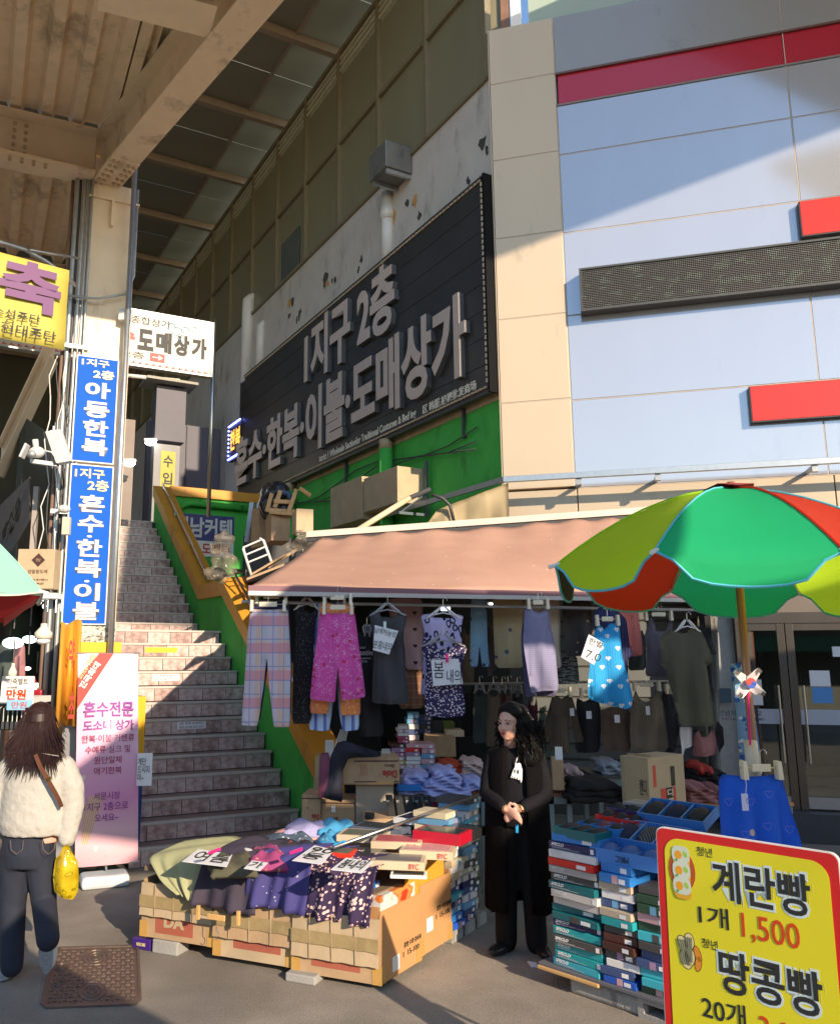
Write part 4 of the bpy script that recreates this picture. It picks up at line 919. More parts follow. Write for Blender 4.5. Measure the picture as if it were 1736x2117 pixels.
# ---------------------------------------------------------------- unseen sheets and roofs added out of frame, shaped to cast the shade
m_shade = M('brown_shade_sheet', (.2, .12, .08), .8, transl=.1)
tr = thing('ground_shade_sheet', (2, -2, 2.6), 'added unseen brown sheet on poles, shading the ground at the lower left', 'canopy')  # added out of view, edge set by the lower left ground shadow
dz = 2.6; sh = Vector((-sd.x, -sd.y, 0)) / sd.z * dz
e1_ = G(0, 1935) - sh; e2_ = G(350, 2117) - sh; ed = (e2_ - e1_).normalized()
poly = [e1_, e1_ + ed * 3.2, Vector((e1_.x + .1, -2.2, 0))]
MB().prism([Vector((p.x, p.y, 2.6)) for p in poly], (0, 0, .02)).build('tarpaulin', m_shade, tr)
for p in poly: MB().tube([(p.x, p.y, 0), (p.x, p.y, 2.6)], .025, 6).build('pole', m_zinc, tr)
for pts_t, lab_t in (([(2.6, -2.3), (4.05, -2.3), (4.3, -.9), (4.3, 1.95), (2.6, 1.65)], 'added unseen brown shade sheet high over the left stalls'), ([(4.06, -2.7), (5.5, -2.7), (5.5, -2.0), (4.06, -1.9)], 'small added unseen shade sheet high up near the left one'), ([(4.07, -1.99), (4.9, -1.99), (4.6, -.4), (4.6, .99), (4.31, .99), (4.31, -.9)], 'sliver of added unseen shade sheet joining the others'), ([(4.31, 1.0), (6.3, 1.0), (6.3, 2.5), (4.31, 2.0)], 'narrow added unseen shade sheet high over the middle of the street'), ([(6.31, -4.2), (15, -4.2), (15, 4.2), (6.31, 2.5)], 'added unseen brown shade sheet high up at the far right')):
    tt_ = thing('street_shade_sheet', (pts_t[0][0], pts_t[0][1], 5), lab_t, 'canopy'); MB().prism([Vector((x, y, 5)) for x, y in pts_t], (0, 0, .02)).build('tarpaulin', m_shade, tt_)  # added unseen sheets, outlined to shade stairs, hanging clothes and shop
    for x, y in pts_t: MB().tube([(x, y, 5.01), (x + 3, y - 9, 7.5)], .004, 5).build('guy_wire', m_zinc, tt_)
a7 = fb(*PB(1163, 482)[:1], 0, PB(1163, 482)[1]); t7 = PB(1736, 266); b7 = fb(t7[0], 0, t7[1])
sr = thing('facade_shade_roof', (9, 0, 12), 'added unseen high roof that shades the upper facade and stairs', 'roof')  # added unseen roof, edge projected back from the facade's shadow line
def bproj(p, z): return p + sd * ((z - p.z) / sd.z)
q1 = bproj(a7, 12.4); q2 = bproj(b7, 12.4); ed = (q2 - q1).normalized(); nrm = Vector((ed.y, -ed.x, 0)); nrm = nrm if nrm.dot(NB) < 0 else -nrm
sxy = Vector((-sd.x, -sd.y, 0)).normalized(); MB().prism([q1 - ed * 1.05, q2 + ed * 8, q2 + ed * 8 + sxy * 9, q1 - ed * 1.05 + sxy * 9], (0, 0, .15)).build('sheet', m_pvc, sr)
MB().prism([Vector((x, y, 12.4)) for x, y in ((4.6, 1.2), (7.0, 1.2), (11.2, -7.6), (8.6, -8.2))], (0, 0, .15)).build('stair_shade_strip', m_pvc, sr)  # strip added to shade the upper steps and the hanging sign
for p in (q2 + ed * 7,): MB().tube([(p.x, p.y, 0), (p.x, p.y, 12.4)], .15, 8).build('post', m_steelp, sr)
# ---------------------------------------------------------------- shop shell under the awning
sh_ = thing('underwear_shop', fb(0, -.5, 0), 'dim open shop recess with dark walls behind the hanging clothes', 'shop')
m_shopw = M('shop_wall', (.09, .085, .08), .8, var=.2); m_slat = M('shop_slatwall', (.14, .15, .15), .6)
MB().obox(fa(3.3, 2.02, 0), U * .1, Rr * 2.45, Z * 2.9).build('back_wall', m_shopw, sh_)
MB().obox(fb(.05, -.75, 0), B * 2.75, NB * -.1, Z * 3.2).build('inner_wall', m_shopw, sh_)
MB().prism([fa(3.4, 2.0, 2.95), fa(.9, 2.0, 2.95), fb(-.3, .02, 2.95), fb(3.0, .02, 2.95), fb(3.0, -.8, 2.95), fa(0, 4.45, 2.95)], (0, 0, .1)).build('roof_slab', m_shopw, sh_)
for i in range(14): MB().obox(fb(.1, -.74, .3 + i * .19), B * 2.6, NB * .012, Z * .16).build('slat', m_slat, sh_)
for r0, x in ((0, 2.3),): MB().obox(fb(2.62, .02, 0), B * .12, NB * -.12, Z * 3.2).build('post', M('reddish_post', (.25, .09, .04), .5), sh_)
MB().obox(fb(2.3, -.1, 0), B * .3, NB * -.05, Z * 3.2).build('shutter_guide', m_zinc, sh_)
for i, (x, y, Y) in enumerate(((912, 1262, 9.5), (1012, 1256, 9.4))):
    p = AY(x, y, Y); t = thing('strip_light', p, ('left' if i == 0 else 'right') + ' one of two small cool strip lights inside the dark shop', 'lamp')
    MB().obox(p, (.1 + .06 * i, 0, 0), (0, .05, 0), (0, 0, .05)).build('tube', M('cool_tube', (.85, .97, 1), var=0, emis=5), t)
    MB().obox(p + Vector((-.02, 0, .05)), (.2, 0, 0), (0, .06, 0), (0, 0, .02)).build('fitting', m_white, t)
# glazed doors
ds_ = thing('glass_doors', fb(4, .02, .3), 'stainless steel framed glass double doors behind the blue trousers and pinwheel', 'doors')
m_glass = bpy.data.materials.new('clear_glass'); m_glass.use_nodes = True; _n = m_glass.node_tree; _n.nodes.remove(_n.nodes['Principled BSDF']); _t = _n.nodes.new('ShaderNodeBsdfTransparent'); _t.inputs[0].default_value = (.75, .8, .78, 1); _g = _n.nodes.new('ShaderNodeBsdfGlossy'); _g.inputs['Roughness'].default_value = .02; _x = _n.nodes.new('ShaderNodeMixShader'); _f = _n.nodes.new('ShaderNodeFresnel'); _f.inputs[0].default_value = 1.9
_n.links.new(_f.outputs[0], _x.inputs[0]); _n.links.new(_t.outputs[0], _x.inputs[1]); _n.links.new(_g.outputs[0], _x.inputs[2]); _n.links.new(_x.outputs[0], _n.nodes['Material Output'].inputs[0])
m_bronze = M('brushed_bronze_steel', (.17, .145, .125), .32, .9, var=.12, stretch=(1, 1, .2), vs=6)
def dz(x, y): return PB(x, y, .03)
dx0 = dz(1530, 1450)[0]; dm = (dz(1630, 1400)[0] + dz(1650, 1640)[0]) / 2; ztop = 2.42
MB().obox(fb(2.72, .03, 0), B * (dx0 - 2.72), NB * -.1, Z * 3.25).build('side_panel', M('dark_door_side', (.06, .055, .05), .7), ds_)
MB().obox(fb(dx0, .05, ztop), B * 4, NB * -.12, Z * .85).build('header', M('header_beige', (.15, .125, .105), .5), ds_)
MB().obox(fb(dx0, .06, ztop - .12), B * 4, NB * -.1, Z * .12).build('head_frame', m_bronze, ds_)
for ta, wv in ((dx0, .1), (dm - .085, .08), (dm + .005, .08), (dm + 1.0, .09)):
    MB().obox(fb(ta, .05, .3), B * wv, NB * -.06, Z * (ztop - .42)).build('stile', m_bronze, ds_, bevel=.003)
for ta, wv in ((dx0 + .1, dm - .085 - dx0 - .1), (dm + .085, .91)):
    MB().obox(fb(ta, .045, .32), B * wv, NB * -.05, Z * .12).build('bottom_rail', M('brushed_kickplate', (.5, .5, .5), .35, .8, var=.1), ds_)
    MB().obox(fb(ta, .045, ztop - .2), B * wv, NB * -.05, Z * .08).build('top_rail', m_bronze, ds_)
    MB().obox(fb(ta, .02, .44), B * wv, NB * -.008, Z * (ztop - .64)).build('pane', m_glass, ds_)
    MB().obox(fb(ta, .026, 1.2), B * wv, NB * -.004, Z * .16).build('glass_band', flat('pale_blue_film', (.45, .47, .55), .4), ds_)
for ta in (dm - .13, dm + .12):
    MB().tube([fb(ta, .12, .8), fb(ta, .12, 1.62)], .012, 8).tube([fb(ta, .05, .9), fb(ta, .12, .9)], .008, 6).tube([fb(ta, .05, 1.5), fb(ta, .12, 1.5)], .008, 6).build('pull_handle', m_stain, ds_)
text('안녕히가십시오', fb(0, .027, 0), B, Z, dm - .75, dm - .3, 1.28, 1.34, m_ink, ds_); text('See you again  再见!', fb(0, .027, 0), B, Z, dm - .72, dm - .28, 1.23, 1.26, m_ink, ds_)
t = thing('cctv_notice', fb(dm + .5, .03, 1.95), 'white sticker with red capital letters high on the right glass door', 'sticker')
MB().obox(fb(dm + .46, .032, 1.93), B * .42, NB * -.004, Z * .11).build('sticker', m_paper, t); text('CCTV', fb(0, .033, 0), B, Z, dm + .6, dm + .86, 1.95, 2.02, m_red, t, bold=.03)
for i, (ta, z0_, wv, hv, m, lab) in enumerate(((dm - .52, 1.4, .24, .28, m_paper, 'blank pale card fixed inside the left glass door'), (dm - .8, 1.42, .2, .16, flat('dark_blue_card', (.05, .09, .14), .5), 'small dark blue card in the left glass door, next to the pale card'), (dm + .22, 1.43, .2, .17, flat('sky_blue_card', (.08, .28, .62), .5), 'sky blue card on the right glass door'), (dm + .21, 1.61, .2, .17, m_paper, 'white card above the sky blue one on the right glass door'))):
    tag(MB().obox(fb(ta, .034, z0_), B * wv, NB * -.004, Z * hv).build('door_card', m), lab, 'card')
MB().obox(fb(2.7, .25, 0), B * 5, NB * -.5, Z * .3).build('door_step', M('dark_step_stone', (.06, .06, .065), .5, var=.15), ds_)
dr = thing('door_lobby', fb(5, -2.5, 0), 'dark lobby seen through the glass doors', 'room')
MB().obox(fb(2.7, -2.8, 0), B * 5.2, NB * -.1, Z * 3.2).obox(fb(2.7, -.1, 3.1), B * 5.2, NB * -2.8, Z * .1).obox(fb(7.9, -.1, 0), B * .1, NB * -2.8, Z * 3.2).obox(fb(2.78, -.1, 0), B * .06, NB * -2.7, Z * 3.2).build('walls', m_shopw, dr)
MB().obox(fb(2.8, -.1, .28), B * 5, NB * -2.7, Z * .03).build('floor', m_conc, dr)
# ---------------------------------------------------------------- awning
aw = thing('awning', (1, 8, 2.4), 'wide dusty pink fabric awning over the hanging clothes', 'awning')
def P_aw(nt):
    v = coords(nt, 'Object'); d, _c = voro(nt, v, 7.5); r = xyz(nt, _c)[0]; d2, _ = voro(nt, v, 19); n_ = noise(nt, v, 1.4, 5, .6); c = ramp(nt, n_, [(.3, (.44, .25, .185)), (.7, (.54, .32, .24))])
    c = mixc(nt, d.lt(.09) * r.gt(.45) * .75, c, (.68, .56, .46)); return mixc(nt, d2.lt(.07) * r.lt(.5) * .6, c, (.26, .14, .1))
m_aw = M('pink_awning_fabric', (.50, .29, .215), .75, pat=P_aw, var=.06, vs=2, transl=.12, bump=.35, bs=5)
A0, A1 = AY(514, 1214, 6.8), AY(1500, 1232, 8.05); T0, T1 = AY(655, 1112, 9.6), AY(1600, 1045, 8.85)
T0.z = (T0.z + 3.3) / 2 if 0 else T0.z
mb = MB(); nU, nV = 60, 14
for j in range(nV + 1):
    for i in range(nU + 1):
        u_, v = i / nU, j / nV; p = A0.lerp(A1, u_).lerp(T0.lerp(T1, u_), v)
        p.z += -.05 * math.sin(math.pi * v) + .018 * v * math.sin(u_ * 70 + 2 * math.sin(u_ * 9)) * (v > .5) * (v - .5) * 2 + .012 * math.sin(u_ * 16 + v * 5); mb.v.append(p)
for j in range(nV):
    for i in range(nU): k = j * (nU + 1) + i; mb.f.append((k, k + 1, k + nU + 2, k + nU + 1)); mb.mi.append(0)
o = mb.build('canvas', m_aw, aw, smooth=True); s = o.modifiers.new('s', 'SOLIDIFY'); s.thickness = .006
fd = (A1 - A0)
MB().obox(A0 + Vector((0, -.01, -.065)), fd, (0, .03, 0), (0, 0, .035)).build('front_bar', M('white_alu', (.42, .41, .4), .35, .3), aw)
MB().obox(A0 + Vector((0, -.004, -.03)), fd, (0, .02, 0), (0, 0, .045)).build('front_hem', flat('mauve_hem', (.2, .09, .11), .6), aw)
MB().obox(T0 + Vector((-.12, -.05, -.0)), (T1 - T0) * 1.02, (0, .1, 0), (0, 0, .07)).build('top_bar', M('beige_bar', (.62, .55, .47), .4), aw)
MB().obox(T0 + Vector((-.12, -.03, -.05)), (T1 - T0) * 1.02, (0, .06, 0), (0, 0, .048)).build('top_roller', m_dark, aw)
MB().obox(AY(562, 1232, 6.95), (1.1, .75, .1), (0, .06, 0), (0, 0, .08)).build('folding_arm', M('white_arm', (.55, .56, .55), .4, .3), aw)
MB().tube([AY(500, 1244, 6.95), AY(1470, 1262, 8.1)], .014, 8).build('clothes_rail', m_zinc, aw)
# poles above the awning
lp_ = thing('leaning_pole', AY(800, 1060, 9.6), 'pale wooden pole propped above the awning with a dark hooked end', 'pole')
a, b, c = AY(738, 1097, 9.5), AY(846, 1030, 9.9), AY(888, 1012, 10.05)
MB().tube([a, b], .035, 8).build('shaft', M('pale_wood', (.6, .5, .32), .6), lp_, smooth=True); MB().tube([b, c], .03, 8).build('tip', m_dark, lp_)
br_ = thing('shelf_bracket', AY(890, 1060, 10), 'dark steel angle bracket under the shelf right of the cartons', 'bracket')
s, z = PR(886, 1020, 4.4)
MB().obox(fa(s, 4.36, z - .32), U * .05, Rr * .04, Z * .8).obox(fa(s, 3.9, z - .34), U * .05, Rr * .5, Z * .04).tube([fa(s + .02, 3.95, z - .3), fa(s + .02, 4.38, z - .0)], .014, 5).build('angle', M('slate_steel', (.1, .13, .14), .5, .4), br_)
dr_ = thing('dust_sheet', AY(980, 1040, 10), 'creased sandy dust sheet hanging between the green wall and the facade', 'sheet')
P0 = [AY(x, y, 10.0) for x, y in ((905, 1052), (1046, 1003), (1046, 1085), (870, 1100))]
cloth('fabric', M('sandy_sheet', (.36, .28, .16), .7, var=.25, vs=3), [(p.x, p.z) for p in P0], lambda x, z, d: Vector((x, 10.0 + (x - 1.2) * -.2 - d, z)), dr_, step=.06, puff=0, folds=.06, ff=18, rnd=0)
# cartons on the shelf and the heap behind the awning
def cart_px(x0, x1, yb, yt, Y, d, ang, label, mat, name='carton', **k):
    a = AY(x0, yb, Y); b = AY(x1, yb, Y); h = AY(x0, yt, Y).z - a.z; c = (a + b) / 2; c.y += d / 2 * math.cos(ang); c.x -= d / 2 * math.sin(ang)
    return cardbox(name, label, c, (b - a).length, d, h, ang, mat, **k)
def box_text(res, s_, u0, u1, v0, v1, wd, h, m, face='front', d=None, **k):
    t, p, X, Yv = res
    if face == 'front': text(s_, p, X, Z, u0 * wd, u1 * wd, v0 * h, v1 * h, m, t, out=.0015, **k)
    if face == 'right': text(s_, p + X * wd, Yv, Z, u0 * d, u1 * d, v0 * h, v1 * h, m, t, out=.0015, **k)
    if face == 'left': text(s_, p + Yv * d, -Yv, Z, u0 * d, u1 * d, v0 * h, v1 * h, m, t, out=.0015, **k)
zs_ = zr + .036
def shelf_box(x0, x1, yb, yt, label, mat, dep=.5, Wd=.5):
    s0, z0 = PR(x0, yb, 3.95); s1, _ = PR(x1, yb, 3.95); z1 = PR(x0, yt, 3.95)[1]
    L = s0 - s1; h = z1 - z0; base = fa((s0 + s1) / 2, 3.95 + dep / 2, z0)
    return cardbox('carton', label, base, L, dep, h, math.atan2(-U.y, -U.x), mat), L, h, dep
r1_, L, h, d = shelf_box(683, 748, 1092, 1010, 'printed carton with black diamond mark on the shelf under the black sign', m_card2)
t, p, X, Yv = r1_
# gable (end) faces the street: local 'right' face
c_ = p + X * L
MB().prism([c_ + Yv * (d * .5 + a * .1) + Z * (h * .72 + b * .13) + X * .002 for a, b in ((-1, 0), (0, -1), (1, 0), (0, 1))], X * .002).build('diamond_mark', m_ink, t)
text('양말왕도매', c_, Yv, Z, d * .2, d * .8, h * .42, h * .52, m_ink, t); text('형남', c_, Yv, Z, d * .44, d * .56, h * .67, h * .78, m_card2, t, out=.006)
r2_, L, h, d = shelf_box(752, 822, 1060, 990, 'plain brown carton on the shelf beside the printed one', m_card2)
heap = [(560, 600, 1118, 1060, 11.2, .5, .3, 'brown carton under the upturned wooden chair', m_card), (612, 648, 1100, 1052, 10.6, .3, .25, 'tall narrow pale carton in the heap beside the chair', m_card2),
        (532, 560, 1130, 1050, 11.6, .25, .5, 'flattened brown carton leaning behind the heap', m_card)]
for x0, x1, yb, yt, Y, d, ang, lab, m in heap: cart_px(x0, x1, yb, yt, Y, d, ang, lab, m)
cbl = thing('loose_cables', fa(3, 4.4, 4.3), 'dark cables sagging along the green wall above the cartons', 'cable')
for k in range(3): MB().tube([fa(.6 + i * .7, WA - .05 - .02 * k, 4.95 - .1 * k - .12 * math.sin(i * 1.05 + k)) for i in range(10)], .011, 5).build('cable', m_dark, cbl, smooth=True)
MB().tube([AY(x, y, 9.9) for x, y in ((893, 1022), (915, 1030), (930, 1045), (938, 1078))], .02, 6).build('hose', m_dark, cbl, smooth=True)
ledge = thing('low_roof', fa(2, 3.2, 2.95), 'dark boarded low roof carrying the heap of cartons beside the stairs', 'roof')
MB().prism([fa(.0, 2.32, 3.1), fa(6.5, 2.32, 3.1), fa(6.5, 4.44, 3.1), fa(.0, 4.44, 3.1)], (0, 0, .04)).build('boarding', M('dark_boarding', (.09, .08, .07), .8, var=.3), ledge)
MB().obox(fa(5.6, 3.0, 3.14), U * .1, Rr * 1.4, Z * .9).build('dark_board', flat('dark_board', (.05, .05, .055), .6), ledge)
# upturned chair, ladder frame, planks, plastic bags, black sack
m_wood = M('honey_wood', (.5, .28, .11), .5, var=.2, vs=8, stretch=(1, 1, .2))
ch = thing('chair', AY(585, 1060, 11), 'honey coloured wooden chair lying upturned on the cartons', 'chair')
Yc = 11.1
for pts in (((556, 1058), (612, 1062)), ((556, 1058), (566, 1020)), ((600, 1060), (617, 1012)), ((572, 1050), (584, 1015)), ((617, 1012), (640, 1028)), ((566, 1040), (608, 1042))):
    a, b = AY(*pts[0], Yc), AY(*pts[1], Yc + .1); MB().obox(a, b - a, (0, .05, 0), (b - a).cross(Vector((0, 1, 0))).normalized() * .055).build('chair_rail', m_wood, ch, bevel=.004)
MB().obox(AY(556, 1062, Yc), AY(606, 1066, Yc) - AY(556, 1062, Yc), (0, .4, .03), (0, 0, .045)).build('seat', m_wood, ch, bevel=.006)
MB().tube([AY(x, y, Yc + .15) for x, y in ((574, 1050), (572, 1032), (580, 1018), (596, 1020), (602, 1036))], .04, 7).build('blue_strap', flat('denim_blue', (.05, .09, .16), .8), ch, smooth=True)
sk = thing('black_sack', AY(575, 1040, 11.5), 'crumpled black plastic sack behind the upturned chair', 'sack')
mb = MB(); rs = random.Random(3)
for i in range(9): mb.ball(AY(558 + rs.uniform(-12, 34), 1040 + rs.uniform(-22, 22), 11.6 + rs.uniform(-.1, .1)), (rs.uniform(.12, .2),) * 3, 8, 6)
mb.build('sack', M('black_film', (.015, .015, .018), .25, var=.1, bump=.5, bs=12), sk, remesh=.03, smooth=True)
m_bagf = M('cloudy_plastic', (.3, .26, .2), .12, var=.5, vs=7, bump=.8, bs=16, alpha=.3, spec=.9)
for (x, y, Y, r, lab, sc_) in ((455, 1160, 10.6, .25, 'cloudy plastic bag of scraps leaning on the ochre landing coping', (1, .7, 1.25)), (622, 1128, 10.2, .2, 'smaller clear plastic bag at the left end of the awning bar', (1, .8, 1.1))):
    c = AY(x, y, Y); t = thing('plastic_bag', c, lab, 'bag'); mb = MB(); rs = random.Random(int(x))
    for i in range(12): mb.ball(c + Vector((rs.uniform(-.6, .6) * r * sc_[0], rs.uniform(-.3, .3) * r, rs.uniform(-.7, .8) * r * sc_[2])), (r * rs.uniform(.3, .55),) * 3, 8, 6)
    o = mb.build('film', m_bagf, t, remesh=.03, smooth=True); q = o.modifiers.new('d', 'DISPLACE'); tx = bpy.data.textures.new('crumple', 'VORONOI'); tx.noise_scale = .16; q.texture = tx; q.strength = -.16; q.mid_level = .4
    mb = MB()
    for i in range(5): mb.ball(c + Vector((rs.uniform(-.3, .3) * r, 0, -r * .6 + rs.uniform(-.2, .2) * r)), r * .25, 7, 5)
    mb.build('contents', m_black, t, remesh=.03)
ld_ = thing('step_ladder', AY(535, 1150, 10.8), 'small white tubular ladder frame leaning among the scraps on the low roof', 'ladder')
MB().tube([AY(x, y, 10.9) for x, y in ((520, 1190), (503, 1135), (505, 1130))], .018, 8).tube([AY(x, y, 10.9) for x, y in ((565, 1172), (545, 1118), (537, 1113))], .018, 8).build('leg', m_white, ld_, smooth=True)
for k in (0, .35, .7): MB().tube([AY(505 + k * 12, 1131 + k * 45, 10.9), AY(540 + k * 22, 1116 + k * 42, 10.9)], .012, 7).build('rung', m_white, ld_)
m_board = M('weathered_board', (.36, .24, .14), .7, var=.2, stretch=(.2, 1, 1), vs=8)
for i, (a, b, th, lab, Y) in enumerate((((510, 1200), (600, 1165), .03, 'thin weathered board sloping over the edge of the low roof, lowest of the scraps', 9.9), ((520, 1190), (588, 1150), .03, 'reddish broken board in the scraps above the landing', 10.4), ((555, 1176), (612, 1140), .04, 'short dark board near the middle of the scraps', 10.6), ((520, 1222), (578, 1196), .02, 'sunlit pale board at the awning corner beside the handrail', 9.0))):
    p, q_ = AY(*a, Y), AY(*b, Y + .2); tag(MB().obox(p, q_ - p, (.0, .35, .05), (0, 0, th)).build('board', m_board), lab, 'board')
for i in range(5):
    p = AY(505 + i * 8, 1120, 12.0 + i * .05); tag(MB().obox(p, (.06, .02, .0), (.02, .1, 0), (.04, .2, .62 - .08 * (i % 2))).build('board', m_board if i % 2 else m_zinc), ['grey slat leaning on the green wall, leftmost of five', 'brown slat second from the left against the green wall', 'grey slat in the middle of five against the green wall', 'brown slat second from the right against the green wall', 'grey slat leaning on the green wall, rightmost of five'][i], 'board', group='slats leaning on the green wall')
# ---------------------------------------------------------------- parasols
def parasol(c, r, zr_, apex, cols, label, trim, rot=0, val=.13, name='parasol', tilt=(0, 0), pole=True, sides=8, under=None):
    t = thing(name, (c[0], c[1], 0), label, 'parasol')
    V = []
    def P(a, k, dz_=0):   # a in units of sides, k radial 0..1
        fa_ = a % 1; ang = 2 * math.pi * (a + rot) / sides; i0 = math.floor(a); a0, a1_ = 2 * math.pi * (i0 + rot) / sides, 2 * math.pi * (i0 + 1 + rot) / sides
        x = (math.cos(a0) * (1 - fa_) + math.cos(a1_) * fa_); y = (math.sin(a0) * (1 - fa_) + math.sin(a1_) * fa_)
        sag = .05 * math.sin(math.pi * fa_) * k
        x *= r * k; y *= r * k; z = zr_ + (apex - zr_) * (1 - k ** 1.75) - sag * .8 + x * tilt[0] + y * tilt[1]
        return Vector((c[0] + x, c[1] + y, z + dz_))
    nk, na = 9, 10
    for s_ in range(sides):
        mb = MB(); m = cols[s_ % len(cols)]
        for k in range(nk + 1):
            for a in range(na + 1): mb.v.append(P(s_ + a / na * .9999, max(k / nk, .02)))
        vr = []
        for row in (1, 2, 3):
            for a in range(na + 1):
                f = a / na; d = val * (max(0, min(1, min(f, 1 - f) * 7 - .5)) ** .8) * (.8 + .2 * math.sin(math.pi * f)); p = P(s_ + f * .9999, 1); cc = Vector((c[0], c[1], p.z)); mb.v.append(p + Vector((0, 0, -d * row / 3 - .002 * row)) + (p - cc).normalized() * .012 * row / 3)
        for k in range(nk + 3):
            for a in range(na): i = k * (na + 1) + a; mb.f.append((i, i + 1, i + na + 2, i + na + 1)); mb.mi.append(0)
        mb.build('panel', m, t, smooth=True)
        e = (nk + 3) * (na + 1); MB().tube(mb.v[e:e + na + 1], .007, 5).build('piping', trim, t)
        MB().tube([P(s_, k / 8, .006) for k in range(9)], .006, 5).build('rib_seam', trim if s_ % 2 else m, t)
        p = P(s_, 1); q_ = p + (p - Vector((c[0], c[1], p.z))).normalized() * .05 + Vector((0, 0, -.015)); rb_ = MB().tube([P(s_, .98, -.02), P(s_, .5, -.025), Vector((c[0], c[1], apex - .08))], .006, 5).build('rib', m_stain, t); MB().tube([p - (q_ - p) * .3, q_], .012, 6).build('rib_tip', m_white, rb_)
    top = Vector((c[0], c[1], apex))
    mb = MB(); mb.v = [top + Vector((0, 0, .03))] + [top + Vector((.15 * math.cos(a * .785), .15 * math.sin(a * .785), -.015 + .02 * (a % 2))) for a in range(8)]; mb.f = [(0, 1 + a, 1 + (a + 1) % 8) for a in range(8)]; mb.mi = [0] * 8
    mb.build('top_cap', flat('dark_red_cloth', (.3, .02, .03), .7), t)
    if pole: MB().tube([(c[0], c[1], .1), (c[0], c[1], apex + .05)], .022, 10).build('pole', M('copper_brown_pole', (.34, .17, .1), .4, .3, var=.2), t, smooth=True)
    return t
ml = M('lime_cloth', (.62, .92, .04), .7, var=.03, transl=.65, bump=.3, bs=7); mg = M('emerald_cloth', (.02, .62, .24), .7, var=.03, transl=.5, bump=.3, bs=7); mr = M('orange_red_cloth', (.72, .05, .015), .7, var=.03, transl=.5, bump=.3, bs=7)
mk = M('navy_black_cloth', (.02, .025, .02), .7, var=.03, transl=.1)
mtrim = flat('cyan_piping', (.1, .5, .6), .6)
# panel i spans angles i*45..(i+1)*45; 180-225 lime, 225-270 green, 270-315 red, 315-360 lime, 0-45 lime, 45-90 green, 90-135 red, 135-180 black
parasol((2.25, 4.85), 1.05, 2.4, 2.9, [ml, mg, mr, mk, ml, mg, mr, ml], 'big striped parasol in lime, emerald and orange red with scalloped edge', mtrim, tilt=(-.055, -.01))
t_ = [o for o in bpy.data.objects if o.name.startswith('top_cap')][0]; t_.location.x -= .02; t_.location.z += .015
mm = M('mint_cloth', (.36, .66, .58), .7, var=.04, transl=.25); mrr = M('dark_red_panel', (.5, .02, .02), .7, var=.05, transl=.3)
parasol((-3.45, 5.6), 1.38, 2.36, 3.25, [mm], 'mint green parasol with red hanging edge at the left border', flat('cream_piping', (.7, .66, .55), .6), rot=0, name='parasol', val=.01)
# red valance inner part of the left parasol
lp2 = [o for o in bpy.data.objects if o.get('label', '').startswith('mint green')][0]
for s_ in (6, 7, 0, 1):
    mb = MB()
    for row in range(5):
        for a in range(9):
            ang = 2 * math.pi * s_ / 8 + a / 8 * math.pi / 4; kk = math.cos(math.pi / 8) / math.cos(((a / 8) - .5) * math.pi / 4)
            rr_ = 1.38 * kk * (1 - .17 * row / 4) ; mb.v.append(Vector((-3.45 + rr_ * math.cos(ang), 5.6 + rr_ * math.sin(ang), 2.33 - .19 * (row / 4) * (1 - .25 * abs(a / 4 - 1)))))
    for row in range(4):
        for a in range(8): i = row * 9 + a; mb.f.append((i, i + 1, i + 10, i + 9)); mb.mi.append(0)
    mb.build('valance', mrr, lp2, smooth=True)
# ---------------------------------------------------------------- yellow price board
q0 = AY(1345, 1710, 3.5); q1 = AY(1725, 1768, 3.02); yX = q1 - q0; yX.z = 0; yW = yX.length; yX.normalize(); nY = yX.cross(Z) * -1
lean = (Z * 1 + Vector((-nY.x, -nY.y, 0)) * -.03).normalized()
pb = thing('price_board', Vector((q0.x, q0.y, 0)) + yX * yW / 2, 'yellow price board with red rounded border and bold Korean lettering, front right', 'sign board')
zT2 = (q0.z + q1.z) / 2; o = Vector((q0.x, q0.y, .06)); hB = zT2 - .06
def rr(x0, x1, z0, z1, r, n=5):
    pts = []
    for cx_, cz_, a0 in ((x1 - r, z1 - r, 0), (x0 + r, z1 - r, 90), (x0 + r, z0 + r, 180), (x1 - r, z0 + r, 270)):
        pts += [(cx_ + r * math.cos(R_(a0 + 90 * i / n)), cz_ + r * math.sin(R_(a0 + 90 * i / n))) for i in range(n + 1)]
    return pts
bP = lambda x, z, d=0: o + yX * x + lean * z + nY * -d
def flatp(poly, m, d, name, th=.0012): return MB().prism([bP(x, z, d) for x, z in poly][::1], nY * -th).build(name, m, pb)
m_yb = M('glossy_yellow_print', (.74, .66, .02), .25, var=.04, vs=3, coat=.2); m_rb = flat('glossy_red_print', (.62, .015, .015), .25, coat=.2)
flatp(rr(0, yW, 0, hB, .03), flat('white_edge', W_, .4), -.015, 'core_board', .014); flatp(rr(.004, yW - .004, .004, hB - .004, .028), m_rb, 0, 'red_face'); flatp(rr(.035, yW - .035, -.0 + .03, hB - .035, .06, 8), m_yb, .002, 'yellow_face')
nf = -nY
def ptx(s_, u0, u1, v0, v1, m, b, halo=0, rotk=0):
    X2 = (yX - lean * 0).normalized(); x0, x1, z0, z1 = u0 * yW, u1 * yW, hB - v1 * yW, hB - v0 * yW; h_ = halo
    if halo:
        text(s_, bP(0, 0, .003), X2, lean, x0 - .008, x1 + .008, z0 - .008, z1 + .008, flat('pale_halo', (.62, .72, .72), .4), pb, 'lettering_halo', bold=b + halo, ext=.0004, out=.0008)
    text(s_, bP(0, 0, .003), X2, lean, x0, x1, z0, z1, m, pb, bold=b, ext=.0006, out=.0016)
m_yred = flat('price_red', (.62, .06, .01), .3)
